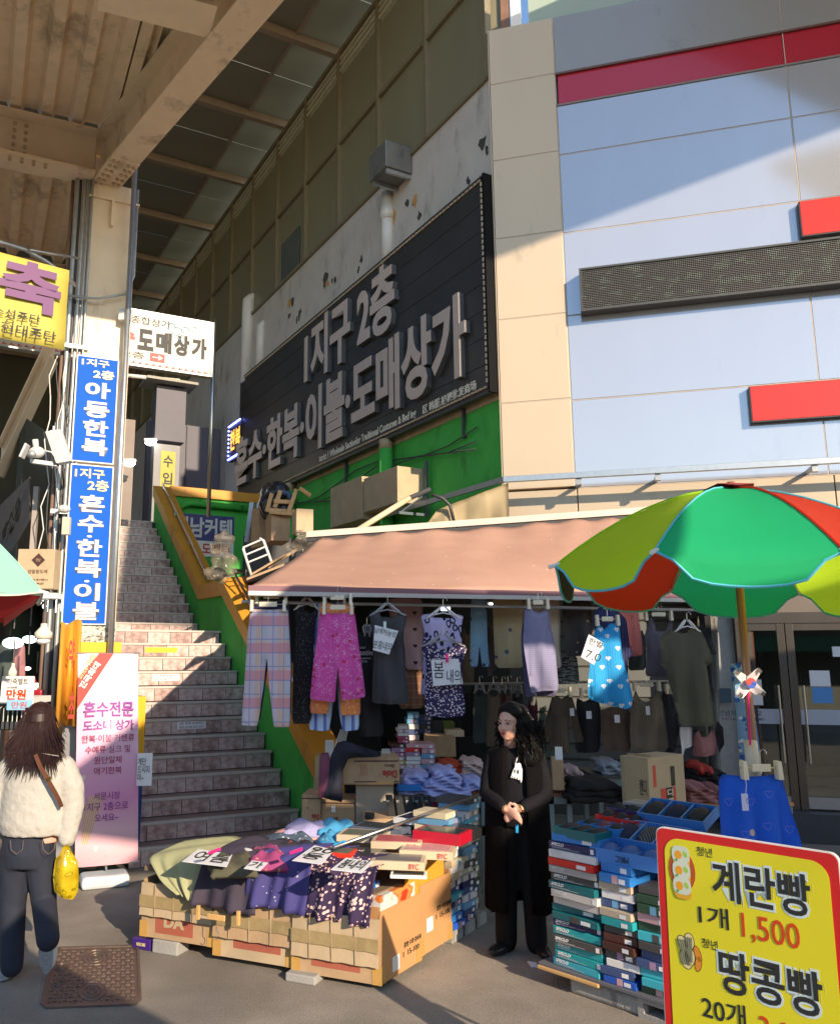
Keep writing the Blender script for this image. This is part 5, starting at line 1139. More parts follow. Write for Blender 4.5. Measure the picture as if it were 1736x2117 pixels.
ptx('계란빵', .33, .85, .13, .345, m_ink, .02, .05); ptx('1개', .24, .41, .385, .495, m_ink, .01); ptx('1,500', .48, .78, .385, .53, m_yred, .005)
ptx('청년', .25, .34, .075, .125, m_ink, .0); ptx('청년', .25, .34, .565, .615, m_ink, 0)
ptx('땅콩빵', .34, .87, .60, .82, m_ink, .02, .05); ptx('20개', .23, .47, .86, .985, m_ink, .01); ptx('3,000', .54, .84, .885, 1.03, m_yred, .005)
# pictures: egg breads on a plate, peanuts and almonds
def el(cx_, cz_, rx, rz, a=0, n=18): return [(cx_ * yW + (rx * math.cos(q) * math.cos(a) - rz * math.sin(q) * math.sin(a)) * yW, hB - cz_ * yW + (rx * math.cos(q) * math.sin(a) + rz * math.sin(q) * math.cos(a)) * yW) for q in [2 * math.pi * i / n for i in range(n)]]
flatp(el(.155, .225, .08, .115), flat('brick_print', (.45, .09, .02), .3), .0035, 'plate_print')
for i in range(3):
    cz_ = .14 + i * .085; d = .005 + i * .0006
    flatp(rr((.105) * yW, (.205) * yW, hB - (cz_ + .07) * yW, hB - (cz_ - .035) * yW, .02), flat('bun_print', (.75, .4, .03), .3), d, 'bun_print', .0004); flatp(rr(.1 * yW, .205 * yW, hB - (cz_ + .045) * yW, hB - (cz_ - .05) * yW, .022), flat('egg_white_print', (.62, .68, .55), .3), d + .0005, 'egg_print', .0004)
    flatp(el(.138, cz_, .022, .024), flat('yolk_print', (.8, .35, .02), .3), d + .001, 'yolk_print', .0003); flatp(el(.18, cz_ - .008, .012, .018, .5), flat('leaf_print', (.35, .6, .08), .3), d + .001, 'leaf_print', .0003); flatp(el(.125, cz_ + .03, .008, .008), flat('herb_print', (.1, .4, .1), .3), d + .0013, 'leaf_print', .0003)
for cx_, cz_, a in ((.13, .66, .4), (.175, .64, -.05)):
    for off, m, d, g in ((0, m_ink, .0035, .004), (0, flat('peanut_print', (.72, .62, .3), .3), .0045, 0)):
        flatp(el(cx_ - .02 * math.sin(a) * -1 - .03 * math.sin(-a) * 0, cz_ - .035, .028 + g, .045 + g, a), m, d, 'peanut_print', .0004); flatp(el(cx_ + .035 * math.sin(a) * 1.4, cz_ + .045, .03 + g, .048 + g, a), m, d + .0002, 'peanut_print', .0004)
    for k in range(4): MB().tube([bP((cx_ - .02 + .012 * k) * yW, hB - (cz_ - .06) * yW, .0062), bP((cx_ - .02 + .012 * k + .03 * math.sin(a) * 2) * yW, hB - (cz_ + .07) * yW, .0062)], .0009, 4).build('peanut_line', m_ink, pb)
for cz_, a in ((.66, .3), (.71, -.2)): flatp(el(.222, cz_, .02, .045, a), m_ink, .0035, 'almond_print', .0004); flatp(el(.222, cz_, .017, .041, a), flat('almond_fill', (.72, .26, .03), .3), .0045, 'almond_print', .0004)
MB().tube([bP(.05, 0, -.02), bP(.05, -.02, -.35), bP(.05, .9, -.03)], .012, 6).tube([bP(yW - .05, -.02, -.35), bP(yW - .05, .9, -.03)], .012, 6).obox(bP(0, -.06, -.03), yX * yW, nY * .04, Z * .06).build('stand', m_dark, pb)
# ---------------------------------------------------------------- cloth prints (UV in metres)
def uvx(nt): x, y, z = xyz(nt, coords(nt, 'UV')); return x, y
def heart(x, y, sx, sy, k=1.0):
    a = (x * (1 / sx)).fr() - .5; row = (y * (1 / sy)); b = row.fr() - .5
    ax_ = a.ab() * (sx / .1) * k; bz = b * (sy / .1) * k
    c1 = ((ax_ - .09) * (ax_ - .09) + (bz - .06) * (bz - .06)).lt(.0125); tri = (ax_ * 1.0 - bz * .9).lt(.17) * bz.lt(.07) * (bz + .22 - ax_ * 1.25).gt(0)
    return c1.mx(tri)
def P_plaid(nt):
    x, y = uvx(nt); c = mixc(nt, ((x * 5.5).fr() - .5).ab().gt(.27) * .6, (.58, .5, .56), (.66, .42, .26)); c = mixc(nt, ((y * 4.6).fr()).lt(.38) * .6, c, (.66, .2, .25))
    c = mixc(nt, ((x * 5.5).fr()).lt(.3) * ((y * 4.6).fr()).gt(.5) * .45, c, (.3, .5, .66))
    ln = ((x * 11).fr()).lt(.09).mx(((y * 9.2).fr()).lt(.08)); return mixc(nt, ln * .75, c, (.2, .24, .5))
def P_floral(bgc, c1, c2, sc_=26, th=.3):
    def f(nt):
        v = coords(nt, 'UV'); d, cc = voro(nt, v, sc_); d2, _ = voro(nt, coords(nt, 'UV', 1.7), sc_ * .7); n = noise(nt, v, 18, 2)
        c = mixc(nt, (n - .5).ab().lt(.012) * .6, bgc, c2); c = mixc(nt, d.lt(th), c, c1); return mixc(nt, d2.lt(th * .55), c, c2)
    return f
def P_speck(bgc, c1, sc_, th):
    def f(nt):
        d, cc = voro(nt, coords(nt, 'UV'), sc_); k = d.lt(th); return mixc(nt, k, bgc, c1)
    return f
def P_ditsy(nt):
    v = coords(nt, 'UV'); d, cc = voro(nt, v, 62); e, _ = voro(nt, v, 62, 'DISTANCE_TO_EDGE'); f = xyz(nt, cc)[0]
    return mixc(nt, d.lt(.42) * f.gt(.2), (.03, .02, .09), (.66, .58, .6))
def P_leo(nt):
    v = coords(nt, 'UV'); d, cc = voro(nt, coords(nt, 'UV', (1, .7, 1)), 20); n = noise(nt, v, 14, 3); k = (d + (n - .5) * .35)
    return mixc(nt, k.gt(.25) * k.lt(.46), (.46, .4, .62), (.025, .02, .05))
def P_stripe(c0, c1, n, w_=.45, c2=None):
    def f(nt):
        x, y = uvx(nt); c = mixc(nt, (x * n).fr().lt(w_), c0, c1)
        return mixc(nt, (x * n * 3).fr().lt(.12) * .6, c, c2) if c2 else c
    return f
def P_heart(bgc, c1, sx, sy, k=1.0, rib=False):
    def f(nt):
        x, y = uvx(nt); c = mixc(nt, heart(x, y, sx, sy, k), bgc, c1); 
        if rib: c = mixc(nt, heart(x + .07, y + .09, sx * 1.3, sy * 1.2, k * 1.3), c, c1)
        return c
    return f
def P_grid(bgc, c1, n):
    def f(nt):
        x, y = uvx(nt); return mixc(nt, (x * n).fr().lt(.12).mx((y * n).fr().lt(.12)), bgc, c1)
    return f
def P_mot(bgc, lst):
    def f(nt):
        c = bgc
        for i, (cc, sc_, th) in enumerate(lst): d, _ = voro(nt, coords(nt, 'UV', 1 + i * .13), sc_); c = mixc(nt, d.lt(th), c, cc)
        return c
    return f
F = dict(rough=.85, var=.06, vs=8, bump=.12, bs=160)
c_plaid = M('plaid_flannel', pat=P_plaid, **F); c_navy = M('navy_knit', (.02, .018, .06), **F); c_speck = M('black_speckled_cloth', pat=P_speck((.012, .01, .014), (.35, .3, .3), 75, .16), **F)
c_pink = M('pink_flower_cloth', pat=P_floral((.62, .07, .34), (.5, .03, .1), (.72, .4, .6), 15, .22), **F); c_oran = M('orange_flower_cloth', pat=P_floral((.78, .26, .06), (.8, .5, .2), (.6, .1, .3), 34, .25), **F)
c_bst = M('blue_striped_cloth', pat=P_stripe((.42, .58, .82), (.12, .17, .5), 13, .4, (.6, .65, .8)), **F)
c_char = M('charcoal_knit', (.05, .05, .055), **F); c_blk = M('black_cotton', (.012, .011, .014), **F); c_mauve = M('mauve_heart_cloth', pat=P_heart((.42, .27, .27), (.02, .01, .02), .13, .15), **F)
c_brch = M('brown_check_cloth', pat=P_grid((.17, .08, .045), (.26, .14, .08), 16), **F); c_leo = M('leopard_cloth', pat=P_leo, **F); c_dit = M('ditsy_cloth', pat=P_ditsy, **F)
c_lbl = M('pale_blue_print_cloth', pat=P_mot((.25, .45, .6), [((.04, .05, .1), 13, .22), ((.6, .5, .4), 17, .16)]), **F); c_bei = M('straw_print_cloth', pat=P_mot((.5, .38, .2), [((.1, .12, .16), 8, .16), ((.45, .42, .4), 10, .14)]), **F)
c_crm = M('cream_cherry_cloth', pat=P_mot((.55, .45, .33), [((.45, .03, .04), 11, .1)]), **F); c_lav = M('lavender_dot_cloth', pat=P_grid((.24, .23, .37), (.17, .16, .26), 55), **F); c_lavd = M('lavender_dark', (.13, .11, .2), **F)
c_bear = M('dark_bear_cloth', pat=P_mot((.055, .045, .04), [((.5, .3, .2), 11, .13)]), **F)
def P_fleece(nt):
    x, y = uvx(nt); c = mixc(nt, heart(x + .02, y, .14, .16, .85).mx(heart(x + .09, y + .08, .17, .19, .95)), (.02, .32, .68), (.68, .74, .78)); return mixc(nt, (x * 46).fr().lt(.25) * .5, c, (.01, .15, .4))
c_flee = M('blue_heart_fleece', pat=P_fleece, **F); c_nfl = M('navy_fleece', pat=P_stripe((.03, .035, .12), (.01, .01, .05), 40, .4), **F)
c_star = M('coral_star_cloth', pat=P_mot((.6, .16, .13), [((.7, .45, .15), 12, .18), ((.4, .05, .08), 15, .14)]), **F); c_olv = M('olive_khaki_cotton', (.085, .08, .05), **F); c_gm = M('grey_mauve_cotton', (.12, .1, .12), **F)
c_brn = M('brown_cotton', (.10, .07, .045), **F); c_brn2 = M('dark_camel_cotton', (.11, .07, .045), **F); c_tan = M('tan_cotton', (.17, .13, .09), **F); c_pkb = M('dusky_pink_cotton', (.3, .13, .13), **F); c_grn = M('slate_green_cotton', (.05, .065, .06), **F)
c_mar = M('maroon_cotton', (.1, .015, .03), **F); c_zeb = M('zebra_cloth', pat=lambda nt: mixc(nt, (noise(nt, coords(nt, 'UV', (4, 22, 1)), 3, 3) - .5).gt(0), (.03, .035, .03), (.2, .22, .2)), **F); c_whc = M('white_cotton', (.6, .58, .6), **F)
c_blu = M('royal_blue_print_cloth', pat=P_mot((.008, .1, .62), [((.55, .42, .35), 5.2, .1), ((.12, .12, .6), 6.5, .12)]), **F)
A = lambda pts: [(458 + .2435 * x, 1197.7 + .2435 * y) for x, y in pts]
Bq = lambda pts: [(810.2 + .2435 * x, 1197.7 + .2435 * y) for x, y in pts]
Cq = lambda pts: [(1092 + .2435 * x, 1197.7 + .2435 * y) for x, y in pts]
# front row ------------------------------------------------------
hang('trousers', 'navy trousers mostly hidden right behind the plaid flannel pair', 'trousers', A([(258, 182), (410, 190), (575, 185), (598, 700), (592, 1180), (470, 1190), (400, 700), (330, 1190), (300, 1200), (240, 600)]), 6.98, c_navy)
hang('trousers', 'pink and blue plaid flannel pyjama trousers, leftmost on the rail by the stairs', 'trousers', A([(250, 252), (410, 258), (565, 250), (575, 420), (590, 760), (582, 1200), (576, 1255), (446, 1255), (440, 1210), (405, 900), (384, 655), (360, 900), (318, 1180), (302, 1248), (172, 1238), (172, 1180), (200, 800), (222, 450)]), 6.88, c_plaid, folds=.016, ff=30)
hang('long_dress', 'long black speckled sleeveless dress hanging left of the pink trousers', 'dress', A([(625, 232), (680, 212), (700, 260), (760, 290), (800, 250), (812, 215), (850, 240), (800, 500), (780, 800), (760, 1225), (596, 1228), (612, 700), (636, 420)]), 7.12, c_speck, hanger='white')
hang('trousers', 'blue striped cropped trousers hanging rearmost behind the pink pair', 'trousers', A([(815, 185), (960, 200), (1060, 190), (1130, 560), (1165, 900), (1170, 1278), (1030, 1290), (995, 1140), (978, 800), (935, 1140), (912, 1290), (735, 1278), (770, 800), (795, 400)]), 7.12, c_bst)
hang('trousers', 'orange flowered trousers hanging between the pink pair and the striped pair', 'trousers', A([(836, 192), (970, 215), (1120, 205), (1140, 500), (1180, 1000), (1178, 1150), (1014, 1155), (1000, 900), (975, 700), (930, 900), (905, 1147), (746, 1133), (790, 700)]), 7.02, c_oran)
hang('trousers', 'bright pink flowered wide trousers at the front of their hanger', 'trousers', A([(836, 276), (980, 292), (1130, 275), (1160, 520), (1200, 800), (1222, 998), (1120, 1015), (1022, 1028), (1004, 880), (984, 740), (975, 880), (963, 1046), (850, 1030), (749, 1018), (775, 760), (810, 500)]), 6.9, c_pink, folds=.022, ff=34)
hang('tee_dress', 'long black t-shirt dress with pale script lettering behind the pink trousers', 'dress', A([(1120, 440), (1180, 455), (1260, 450), (1290, 600), (1330, 900), (1385, 1330), (1170, 1335), (1150, 900)]), 7.3, c_blk, hanger='grey')
for s_, x0, x1, y0, y1 in (('STAY', 1178, 1225, 590, 572), ('positive', 1172, 1285, 660, 600), ('DURING', 1172, 1268, 678, 664), ('Crisis', 1190, 1238, 705, 684)):
    a = AY(*A([(x0, y0)])[0], 7.22); b = AY(*A([(x1, y1)])[0], 7.22); text(s_, (0, 7.235, 0), (1, 0, 0), Z, a.x, b.x, a.z, b.z, m_sgrey, [o for o in bpy.data.objects if o.name.startswith('tee_dress')][0], shear=.3 if s_ == 'positive' else 0)
dd = hang('dress', 'charcoal sleeveless square necked dress carrying a handwritten price card', 'dress', A([(1252, 300), (1285, 262), (1338, 262), (1352, 318), (1480, 322), (1505, 258), (1540, 270), (1576, 330), (1545, 440), (1545, 600), (1590, 1052), (1430, 1060), (1275, 1050), (1285, 800), (1290, 620), (1275, 420)]), 7.08, c_char, hanger='grey')
def card(pts, Y, lines, label, clip=None, par=None):
    P = [AY(x, y, Y) for x, y in pts]; t = thing('price_card', P[0], label, 'price card')
    MB().prism(P, (0, -.003, 0)).build('paper', m_paper, t)
    for s_, (x0, y0), (x1, y1), ang in lines:
        a, b = AY(x0, y0, Y), AY(x1, y1, Y); Xd = Vector((math.cos(ang), 0, math.sin(ang))); Yd = Vector((-math.sin(ang), 0, math.cos(ang)))
        w_ = (b - a).dot(Xd); h_ = (a - b).dot(Yd); text(s_, a - Yd * h_ + Vector((0, -.004, 0)), Xd, Yd, 0, w_, 0, h_, m_ink, t, bold=-.004, out=0.001)
    if clip: x, y, m = clip; p = AY(x, y, Y - .01); MB().obox(p + Vector((-.012, 0, -.03)), (.024, 0, 0), (0, -.02, 0), (0, 0, .07)).build('clip', m, t, bevel=.004)
m_pclip = flat('pink_plastic', (.75, .03, .25), .35); m_wclip = flat('mint_plastic', (.6, .75, .7), .35)
card(A([(1300, 388), (1500, 438), (1422, 638), (1285, 600)]), 6.98, [('남여가능성', *A([(1302, 405)]), *A([(1472, 495)]), -.22), ('분홍내의', *A([(1294, 510)]), *A([(1436, 612)]), -.2)], 'tilted white card with black handwriting clipped to the charcoal dress', (*A([(1385, 400)])[0], m_wclip))
def A2(*p): return Bq(p)
hang('leopard_top', 'purple and black leopard print short sleeved top behind the small flowered one', 'top', Bq([(246, 318), (262, 300), (338, 288), (352, 325), (500, 330), (512, 285), (600, 310), (608, 335), (585, 400), (592, 560), (600, 900), (560, 1000), (240, 992), (262, 700), (275, 430)]), 7.2, c_leo, hanger='white')
hang('flowered_top', 'small flowered navy sleeveless top carrying the large white paper card', 'top', Bq([(244, 570), (290, 525), (366, 518), (392, 592), (524, 596), (540, 530), (592, 530), (636, 590), (600, 690), (600, 860), (622, 1160), (450, 1172), (276, 1155), (284, 880), (292, 720), (268, 640)]), 7.02, c_dit, hanger='grey')
card(Bq([(330, 686), (564, 674), (602, 886), (350, 906)]), 6.93, [('봄', *Bq([(352, 700)]), *Bq([(440, 838)]), 0), ('내의', *Bq([(462, 765)]), *Bq([(588, 880)]), 0)], 'large white card with two words of handwriting on the small flowered top', (*Bq([(466, 672)])[0], m_pclip))
# second row
hang('trousers', 'dusty mauve pyjama trousers with small black hearts beside the charcoal dress', 'trousers', Bq([(-40, 168), (120, 160), (258, 168), (268, 500), (262, 765), (118, 768), (100, 500), (60, 500), (40, 700)]), 7.75, c_mauve, hanger=None)
hang('cloth_panel', 'brown checked trousers hanging below the mauve heart pair', 'trousers', Bq([(60, 768), (270, 768), (275, 1095), (60, 1100)]), 7.8, c_brch, hanger=None)
hang('trousers', 'pale blue printed pyjama trousers beside a strip light', 'trousers', Bq([(666, 150), (800, 150), (812, 500), (832, 740), (765, 745), (745, 560), (720, 742), (662, 738)]), 7.9, c_lbl, hanger=None)
hang('trousers', 'straw yellow printed pyjama trousers left of the lavender vest', 'trousers', Bq([(850, 152), (1112, 150), (1120, 500), (1115, 752), (876, 752), (862, 400)]), 7.85, c_bei, hanger=None)
hang('trousers', 'cream cherry print trousers hanging behind the lavender vest', 'trousers', Bq([(1105, 152), (1420, 152), (1432, 500), (1442, 755), (1200, 752)]), 7.95, c_crm, hanger=None)
hang('vest', 'darker lavender vest just behind the dotted lavender vest', 'top', Bq([(1118, 300), (1150, 400), (1320, 400), (1385, 560), (1400, 985), (1210, 990), (1130, 1000), (1100, 620), (1095, 480)]), 7.5, c_lavd, hanger=None)
hang('vest', 'dotted lavender sleeveless vest on a wooden hanger above the standing woman', 'top', Bq([(1122, 250), (1180, 232), (1200, 262), (1245, 285), (1290, 268), (1312, 235), (1332, 255), (1345, 400), (1388, 560), (1416, 940), (1290, 948), (1180, 970), (1135, 700), (1110, 520), (1120, 420)]), 7.4, c_lav)
hang('trousers', 'dark brown bear spotted trousers left of the blue heart fleece', 'trousers', Bq([(1436, 180), (1695, 178), (1700, 640), (1468, 662)]), 7.95, c_bear, hanger=None)
hang('skirt', 'grey zebra striped skirt below the dark brown spotted trousers', 'skirt', Cq([(250, 640), (410, 650), (430, 850), (415, 890), (240, 890)]), 8.15, c_zeb, hanger=None)
hang('trousers', 'coral trousers with stars right of the navy fleece', 'trousers', Cq([(620, 190), (925, 215), (965, 640), (900, 655), (760, 640), (640, 400)]), 7.9, c_star, hanger=None)
hang('fleece_dress', 'navy ribbed fleece robe directly behind the blue heart fleece', 'robe', Cq([(545, 300), (600, 235), (690, 232), (760, 270), (830, 340), (860, 560), (895, 640), (850, 670), (840, 900), (700, 700), (560, 420)]), 7.45, c_nfl)
hang('fleece_dress', 'sky blue ribbed fleece robe with white hearts carrying a slanted price card', 'robe', Cq([(578, 388), (600, 380), (645, 425), (690, 375), (770, 372), (785, 520), (800, 650), (850, 820), (885, 1000), (875, 1085), (815, 1100), (740, 1080), (600, 1050), (512, 1012), (505, 900), (520, 700), (545, 540), (560, 450)]), 7.3, c_flee, folds=.03, ff=34)
card(Cq([(510, 465), (634, 540), (556, 726), (445, 660)]), 7.18, [('한벌', *Cq([(520, 492)]), *Cq([(618, 585)]), -.35), ('7.0', *Cq([(498, 595)]), *Cq([(600, 705)]), -.35)], 'slanted white card with a handwritten price on the blue heart fleece')
hang('tee_dress', 'long olive khaki t-shirt dress hanging under the parasol', 'dress', Cq([(1110, 520), (1130, 470), (1215, 418), (1270, 455), (1345, 455), (1375, 398), (1460, 425), (1510, 520), (1578, 688), (1500, 748), (1500, 700), (1520, 760), (1570, 1050), (1602, 1250), (1282, 1245), (1225, 1000), (1165, 760), (1120, 720)]), 7.6, c_olv, hanger='white')
hang('vest', 'grey mauve camisole hanging left of the olive dress', 'top', Cq([(985, 480), (1030, 330), (1060, 330), (1090, 440), (1170, 440), (1200, 330), (1225, 330), (1230, 600), (1200, 828), (985, 822), (1000, 600)]), 8.0, c_gm)
hang('camisole', 'speckled grey green top behind the coral trousers', 'top', Cq([(850, 640), (960, 420), (990, 500), (1000, 770), (850, 775)]), 8.2, c_grn, hanger=None)
hang('top', 'brown long sleeved top with a white tag, right of the standing woman', 'top', Cq([(196, 1000), (240, 985), (280, 1015), (340, 975), (365, 985), (400, 1100), (467, 1380), (396, 1386), (352, 1130), (350, 1478), (176, 1452), (210, 1130), (200, 1382), (132, 1382), (160, 1150)]), 8.2, c_brn)
hang('top', 'black top with a white tag between two brown tops', 'top', Cq([(405, 1000), (470, 1040), (580, 985), (612, 1100), (618, 1470), (400, 1475)]), 8.25, c_blk)
hang('top', 'dark camel camisole below the blue fleece', 'top', Cq([(610, 1115), (700, 1080), (860, 1100), (876, 1468), (640, 1462), (618, 1300)]), 8.2, c_brn2, hanger=None)
hang('camisole', 'beige moulded cup camisole below the grey mauve one', 'top', Cq([(870, 1060), (905, 935), (940, 1010), (1000, 1052), (1060, 1000), (1090, 925), (1125, 990), (1150, 1110), (1190, 1455), (878, 1462), (862, 1300)]), 8.1, c_tan)
hang('trousers', 'black trousers right of the beige camisole', 'trousers', Cq([(1130, 950), (1210, 960), (1270, 1250), (1255, 1470), (1150, 1470)]), 8.2, c_blk)
for i, (x0, x1, y0, y1, m, lab) in enumerate(((690, 800, 925, 1390, c_grn, 'slate green camisole on the far rail left of the tan tee'), (800, 925, 925, 1420, c_tan, 'tan t-shirt on the far rail behind the woman'), (905, 965, 930, 1200, c_mar, 'narrow maroon top on the far rail behind the woman'), (955, 1015, 920, 1200, c_tan, 'narrow tan camisole at the right end of the far rail'), (1020, 1110, 930, 1400, c_blk, 'black top on the far rail just above the woman'), (1150, 1235, 1000, 1330, c_mar, 'maroon long top behind the lavender vests'), (600, 690, 400, 900, c_tan, 'dim tan camisole right of the flowered top'), (810, 870, 330, 820, c_gm, 'grey camisole between pale blue and straw trousers'), (590, 700, 900, 1330, c_blk, 'dim black dress at the left end of the far rail'))):
    hang('top', lab, 'top', Bq([(x0, y0 + 90), (x0 + 12, y0), (x0 + (x1 - x0) * .3, y0 + 70), (x0 + (x1 - x0) * .7, y0 + 70), (x1 - 12, y0), (x1, y0 + 90), (x1 + 6, y1), (x0 - 6, y1)]), 8.75 + .03 * i, m, hanger='grey' if i < 5 else None)
MB_t = thing('garment_rail', (1, 8.8, 1.95), 'long steel garment rail across the back of the shop', 'rail'); MB().tube([AY(840, 1415, 8.8), AY(1400, 1408, 8.8)], .012, 6).build('rail', m_zinc, MB_t)
for x0, y0, x1, y1, Y, lab in ((1178, 1464, 1186, 1480, 8.12, 'white swing tag on the brown long sleeved top'), (1212, 1470, 1222, 1486, 8.17, 'white swing tag on the black top'), (1270, 1478, 1280, 1494, 8.12, 'white swing tag on the dark camel camisole'), (1335, 1460, 1342, 1478, 8.02, 'green and white tag on the beige camisole')):
    a, b = AY(x0, y1, Y), AY(x1, y0, Y); tag(MB().obox(a, (b.x - a.x, 0, 0), (0, .003, 0), (0, 0, b.z - a.z)).build('swing_tag', m_paper), lab, 'tag')
for i, pts in enumerate(([(1280, 1250), (1390, 1255), (1400, 1420), (1330, 1440), (1290, 1520)], [(1400, 1330), (1440, 1280), (1470, 1340), (1520, 1335), (1560, 1270), (1590, 1350), (1590, 1490), (1500, 1505), (1400, 1500)], [(1600, 1200), (1650, 1260), (1660, 1400), (1620, 1480), (1590, 1300)])):
    hang('brassiere', ['stripe of pale lilac underwear below the olive dress', 'dusky pink brassiere below the olive dress', 'dark brassiere at the right end of the shop opening'][i], 'underwear', Cq(pts), 7.85 + .1 * i, [c_whc, c_pkb, c_blk][i], hanger=None)
hang('vest', 'black vest top between the olive dress and the shop post', 'top', Cq([(1440, 300), (1480, 240), (1500, 420), (1570, 560), (1600, 640), (1500, 640)]), 8.3, c_blk, hanger=None)
# dark coats by the door post
for i, x in enumerate((1440, 1452, 1466)):
    p0 = [(x, 1275), (x + 16, 1270), (x + 22, 1500), (x + 26, 1660), (x + 2, 1650)]
    hang('tarpaulin_roll', ['dark green rolled tarpaulin at the shop post, left of three', 'black rolled tarpaulin at the shop post, middle of three', 'dark rolled curtain at the shop post, right of three'][i], 'tarpaulin', p0, 8.6 + .05 * i, [M('bottle_green_tarp', (.05, .055, .03), .5, bump=.4, bs=12), c_blk, M('grey_tarp', (.1, .1, .09), .5, bump=.4, bs=12)][i], hanger=None, puff=.07, folds=.03)
# blue trousers on the parasol pole, pinwheel and blue strip
bt = hang('trousers', 'royal blue printed trousers clipped to a hanger on the parasol pole', 'trousers', [(1486, 1600), (1550, 1606), (1612, 1600), (1628, 1650), (1645, 1720), (1658, 1800), (1662, 1850), (1480, 1850), (1484, 1750)], 4.68, c_blu, hanger='clip', folds=.05, ff=44)
for k_, (x, y) in enumerate(((1500, 1655), (1545, 1655), (1583, 1640), (1535, 1722), (1580, 1705), (1500, 1740), (1625, 1712))):
    c = AY(x, y, 4.6); mb = MB(); mb.tube([c + Vector((.0014 * 16 * math.sin(a) ** 3, -.03, .0014 * (13 * math.cos(a) - 5 * math.cos(2 * a) - 2 * math.cos(3 * a)))) for a in [q * .3491 for q in range(19)]], .0018, 4)
    mb.build('heart_outline', flat('lilac_print', (.12, .14, .62), .6), bt)
a = AY(1534, 1676, 4.57); MB().obox(a, (.034, 0, 0), (0, .002, 0), (0, 0, .085)).build('swing_tag', flat('lilac_white_paper', (.62, .62, .82), .5), bt); MB().tube([AY(1540, 1646, 4.58), AY(1542, 1622, 4.6), AY(1540, 1610, 4.6)], .0015, 4).build('tag_loop', m_wht, bt)
c_rab = M('blue_white_print_strip', pat=P_mot((.2, .36, .6), [((.02, .12, .5), 16, .24), ((.72, .76, .82), 22, .26)]), **F)
hang('printed_strip', 'narrow blue and white printed trouser leg hung behind the parasol pole', 'trousers', [(1508, 1372), (1546, 1370), (1556, 1450), (1566, 1530), (1574, 1606), (1530, 1606), (1524, 1500), (1514, 1420)], 4.95, c_rab, hanger=None, folds=.01, puff=.01)
pw_ = thing('pinwheel', AY(1543, 1410, 4.7), 'white toy pinwheel with red and blue centre tied to the parasol pole', 'pinwheel'); pc = AY(1544, 1412, 4.72); k_ = 4.72 / 1745
m_pin = M('pinwheel_film', (.72, .66, .7), .3, var=.04, transl=.2)
for i, ang in enumerate((50, 140, 228, 318)):
    a = R_(ang); d1 = Vector((math.cos(a), 0, math.sin(a))); d2 = Vector((-math.sin(a), 0, math.cos(a))); Lp, wp = 38 * k_, 11 * k_
    pts = [(0, -.1), (.35, -.9), (.75, -.75), (.97, -.45), (1.0, .1), (.9, .6), (.6, .75), (.2, .95), (0, .4)]
    mb = MB(); n = len(pts); mb.v = [pc + Vector((0, -.012, 0))] + [pc + d1 * (Lp * x) + d2 * (wp * y) + Vector((0, -.012 - .02 * x * (y + .6), 0)) for x, y in pts]
    mb.f = [(0, j + 1, j + 2) for j in range(n - 1)]; mb.mi = [0] * len(mb.f); mb.build('vane', m_pin, pw_)
    for j in range(3): MB().obox(pc + d1 * (Lp * (.74 + .07 * j)) - d2 * (wp * .45) + Vector((0, -.038, 0)), d1 * .006, d2 * (wp * .85), (0, -.001, 0)).build('bar_mark', m_ink, pw_)
def disc(c, r, a0, a1, m, nm, dy): MB().prism([c + Vector((0, dy, 0))] + [c + Vector((r * math.cos(R_(a0 + (a1 - a0) * i / 12)), dy, r * math.sin(R_(a0 + (a1 - a0) * i / 12)))) for i in range(13)], (0, -.002, 0)).build(nm, m, pw_)
m_tb = flat('emblem_blue', (.02, .08, .45), .4)
disc(pc, 10.5 * k_, -15, 165, m_red, 'emblem_red', -.042); disc(pc, 10.5 * k_, 165, 345, m_tb, 'emblem_blue', -.042)
d_ = Vector((math.cos(R_(-15)), 0, math.sin(R_(-15)))) * 5.2 * k_
disc(pc - d_, 5.2 * k_, 165, 345, m_red, 'emblem_red', -.0442); disc(pc + d_, 5.2 * k_, -15, 165, m_tb, 'emblem_blue', -.0442)
MB().tube([pc + Vector((0, -.005, 0)), AY(1550, 1540, 4.74)], .006, 6).build('stick', flat('hot_pink_stick', (.75, .02, .2), .4), pw_)
wr = thing('taped_stick', AY(1555, 1600, 4.75), 'pale taped wrapping round the lower parasol pole', 'pole wrap'); MB().tube([AY(1550, 1532, 4.8), AY(1553, 1560, 4.78), AY(1560, 1640, 4.76)], [.034, .036, .034], 10).build('wrap', M('pale_tape', (.6, .52, .42), .4, var=.15, bump=.4, bs=20), wr, smooth=True)
pbs = thing('ballast_block', (2.25, 4.85, 0), 'grey concrete block base of the big striped parasol behind the price board', 'block'); MB().box(2.0, 2.5, 4.6, 5.1, 0, .14).build('block', m_conc, pbs, bevel=.02)
# ---------------------------------------------------------------- front display of cartons and clothes
FA_ = Vector((-1.42, 6.0, 0)); FB_ = Vector((.17, 5.3, 0)); FC_ = Vector((.68, 6.08, 0))
fX = (FB_ - FA_).normalized(); fL = (FB_ - FA_).length; gX = (FC_ - FB_).normalized(); gL = (FC_ - FB_).length
fn = Vector((fX.y, -fX.x, 0)); gn = Vector((gX.y, -gX.x, 0))
if fn.y > 0: fn = -fn
if gn.x < 0: gn = -gn
tbl = thing('display_table', (FA_ + FC_) / 2 * 1, 'low display table hidden under the clothes and boxes in front of the stairs', 'table')
MB().prism([FA_ - fn * .04 + Z * .5, FB_ - fn * .04 - gn * .04 + Z * .5, FC_ - gn * .04 + Z * .5, FC_ - fX * .5 + gX * .75 + Z * .5, FA_ + gX * 1.6 - fX * .0 + Z * .5], (0, 0, .03)).build('top', flat('old_board', (.2, .14, .09), .8), tbl)
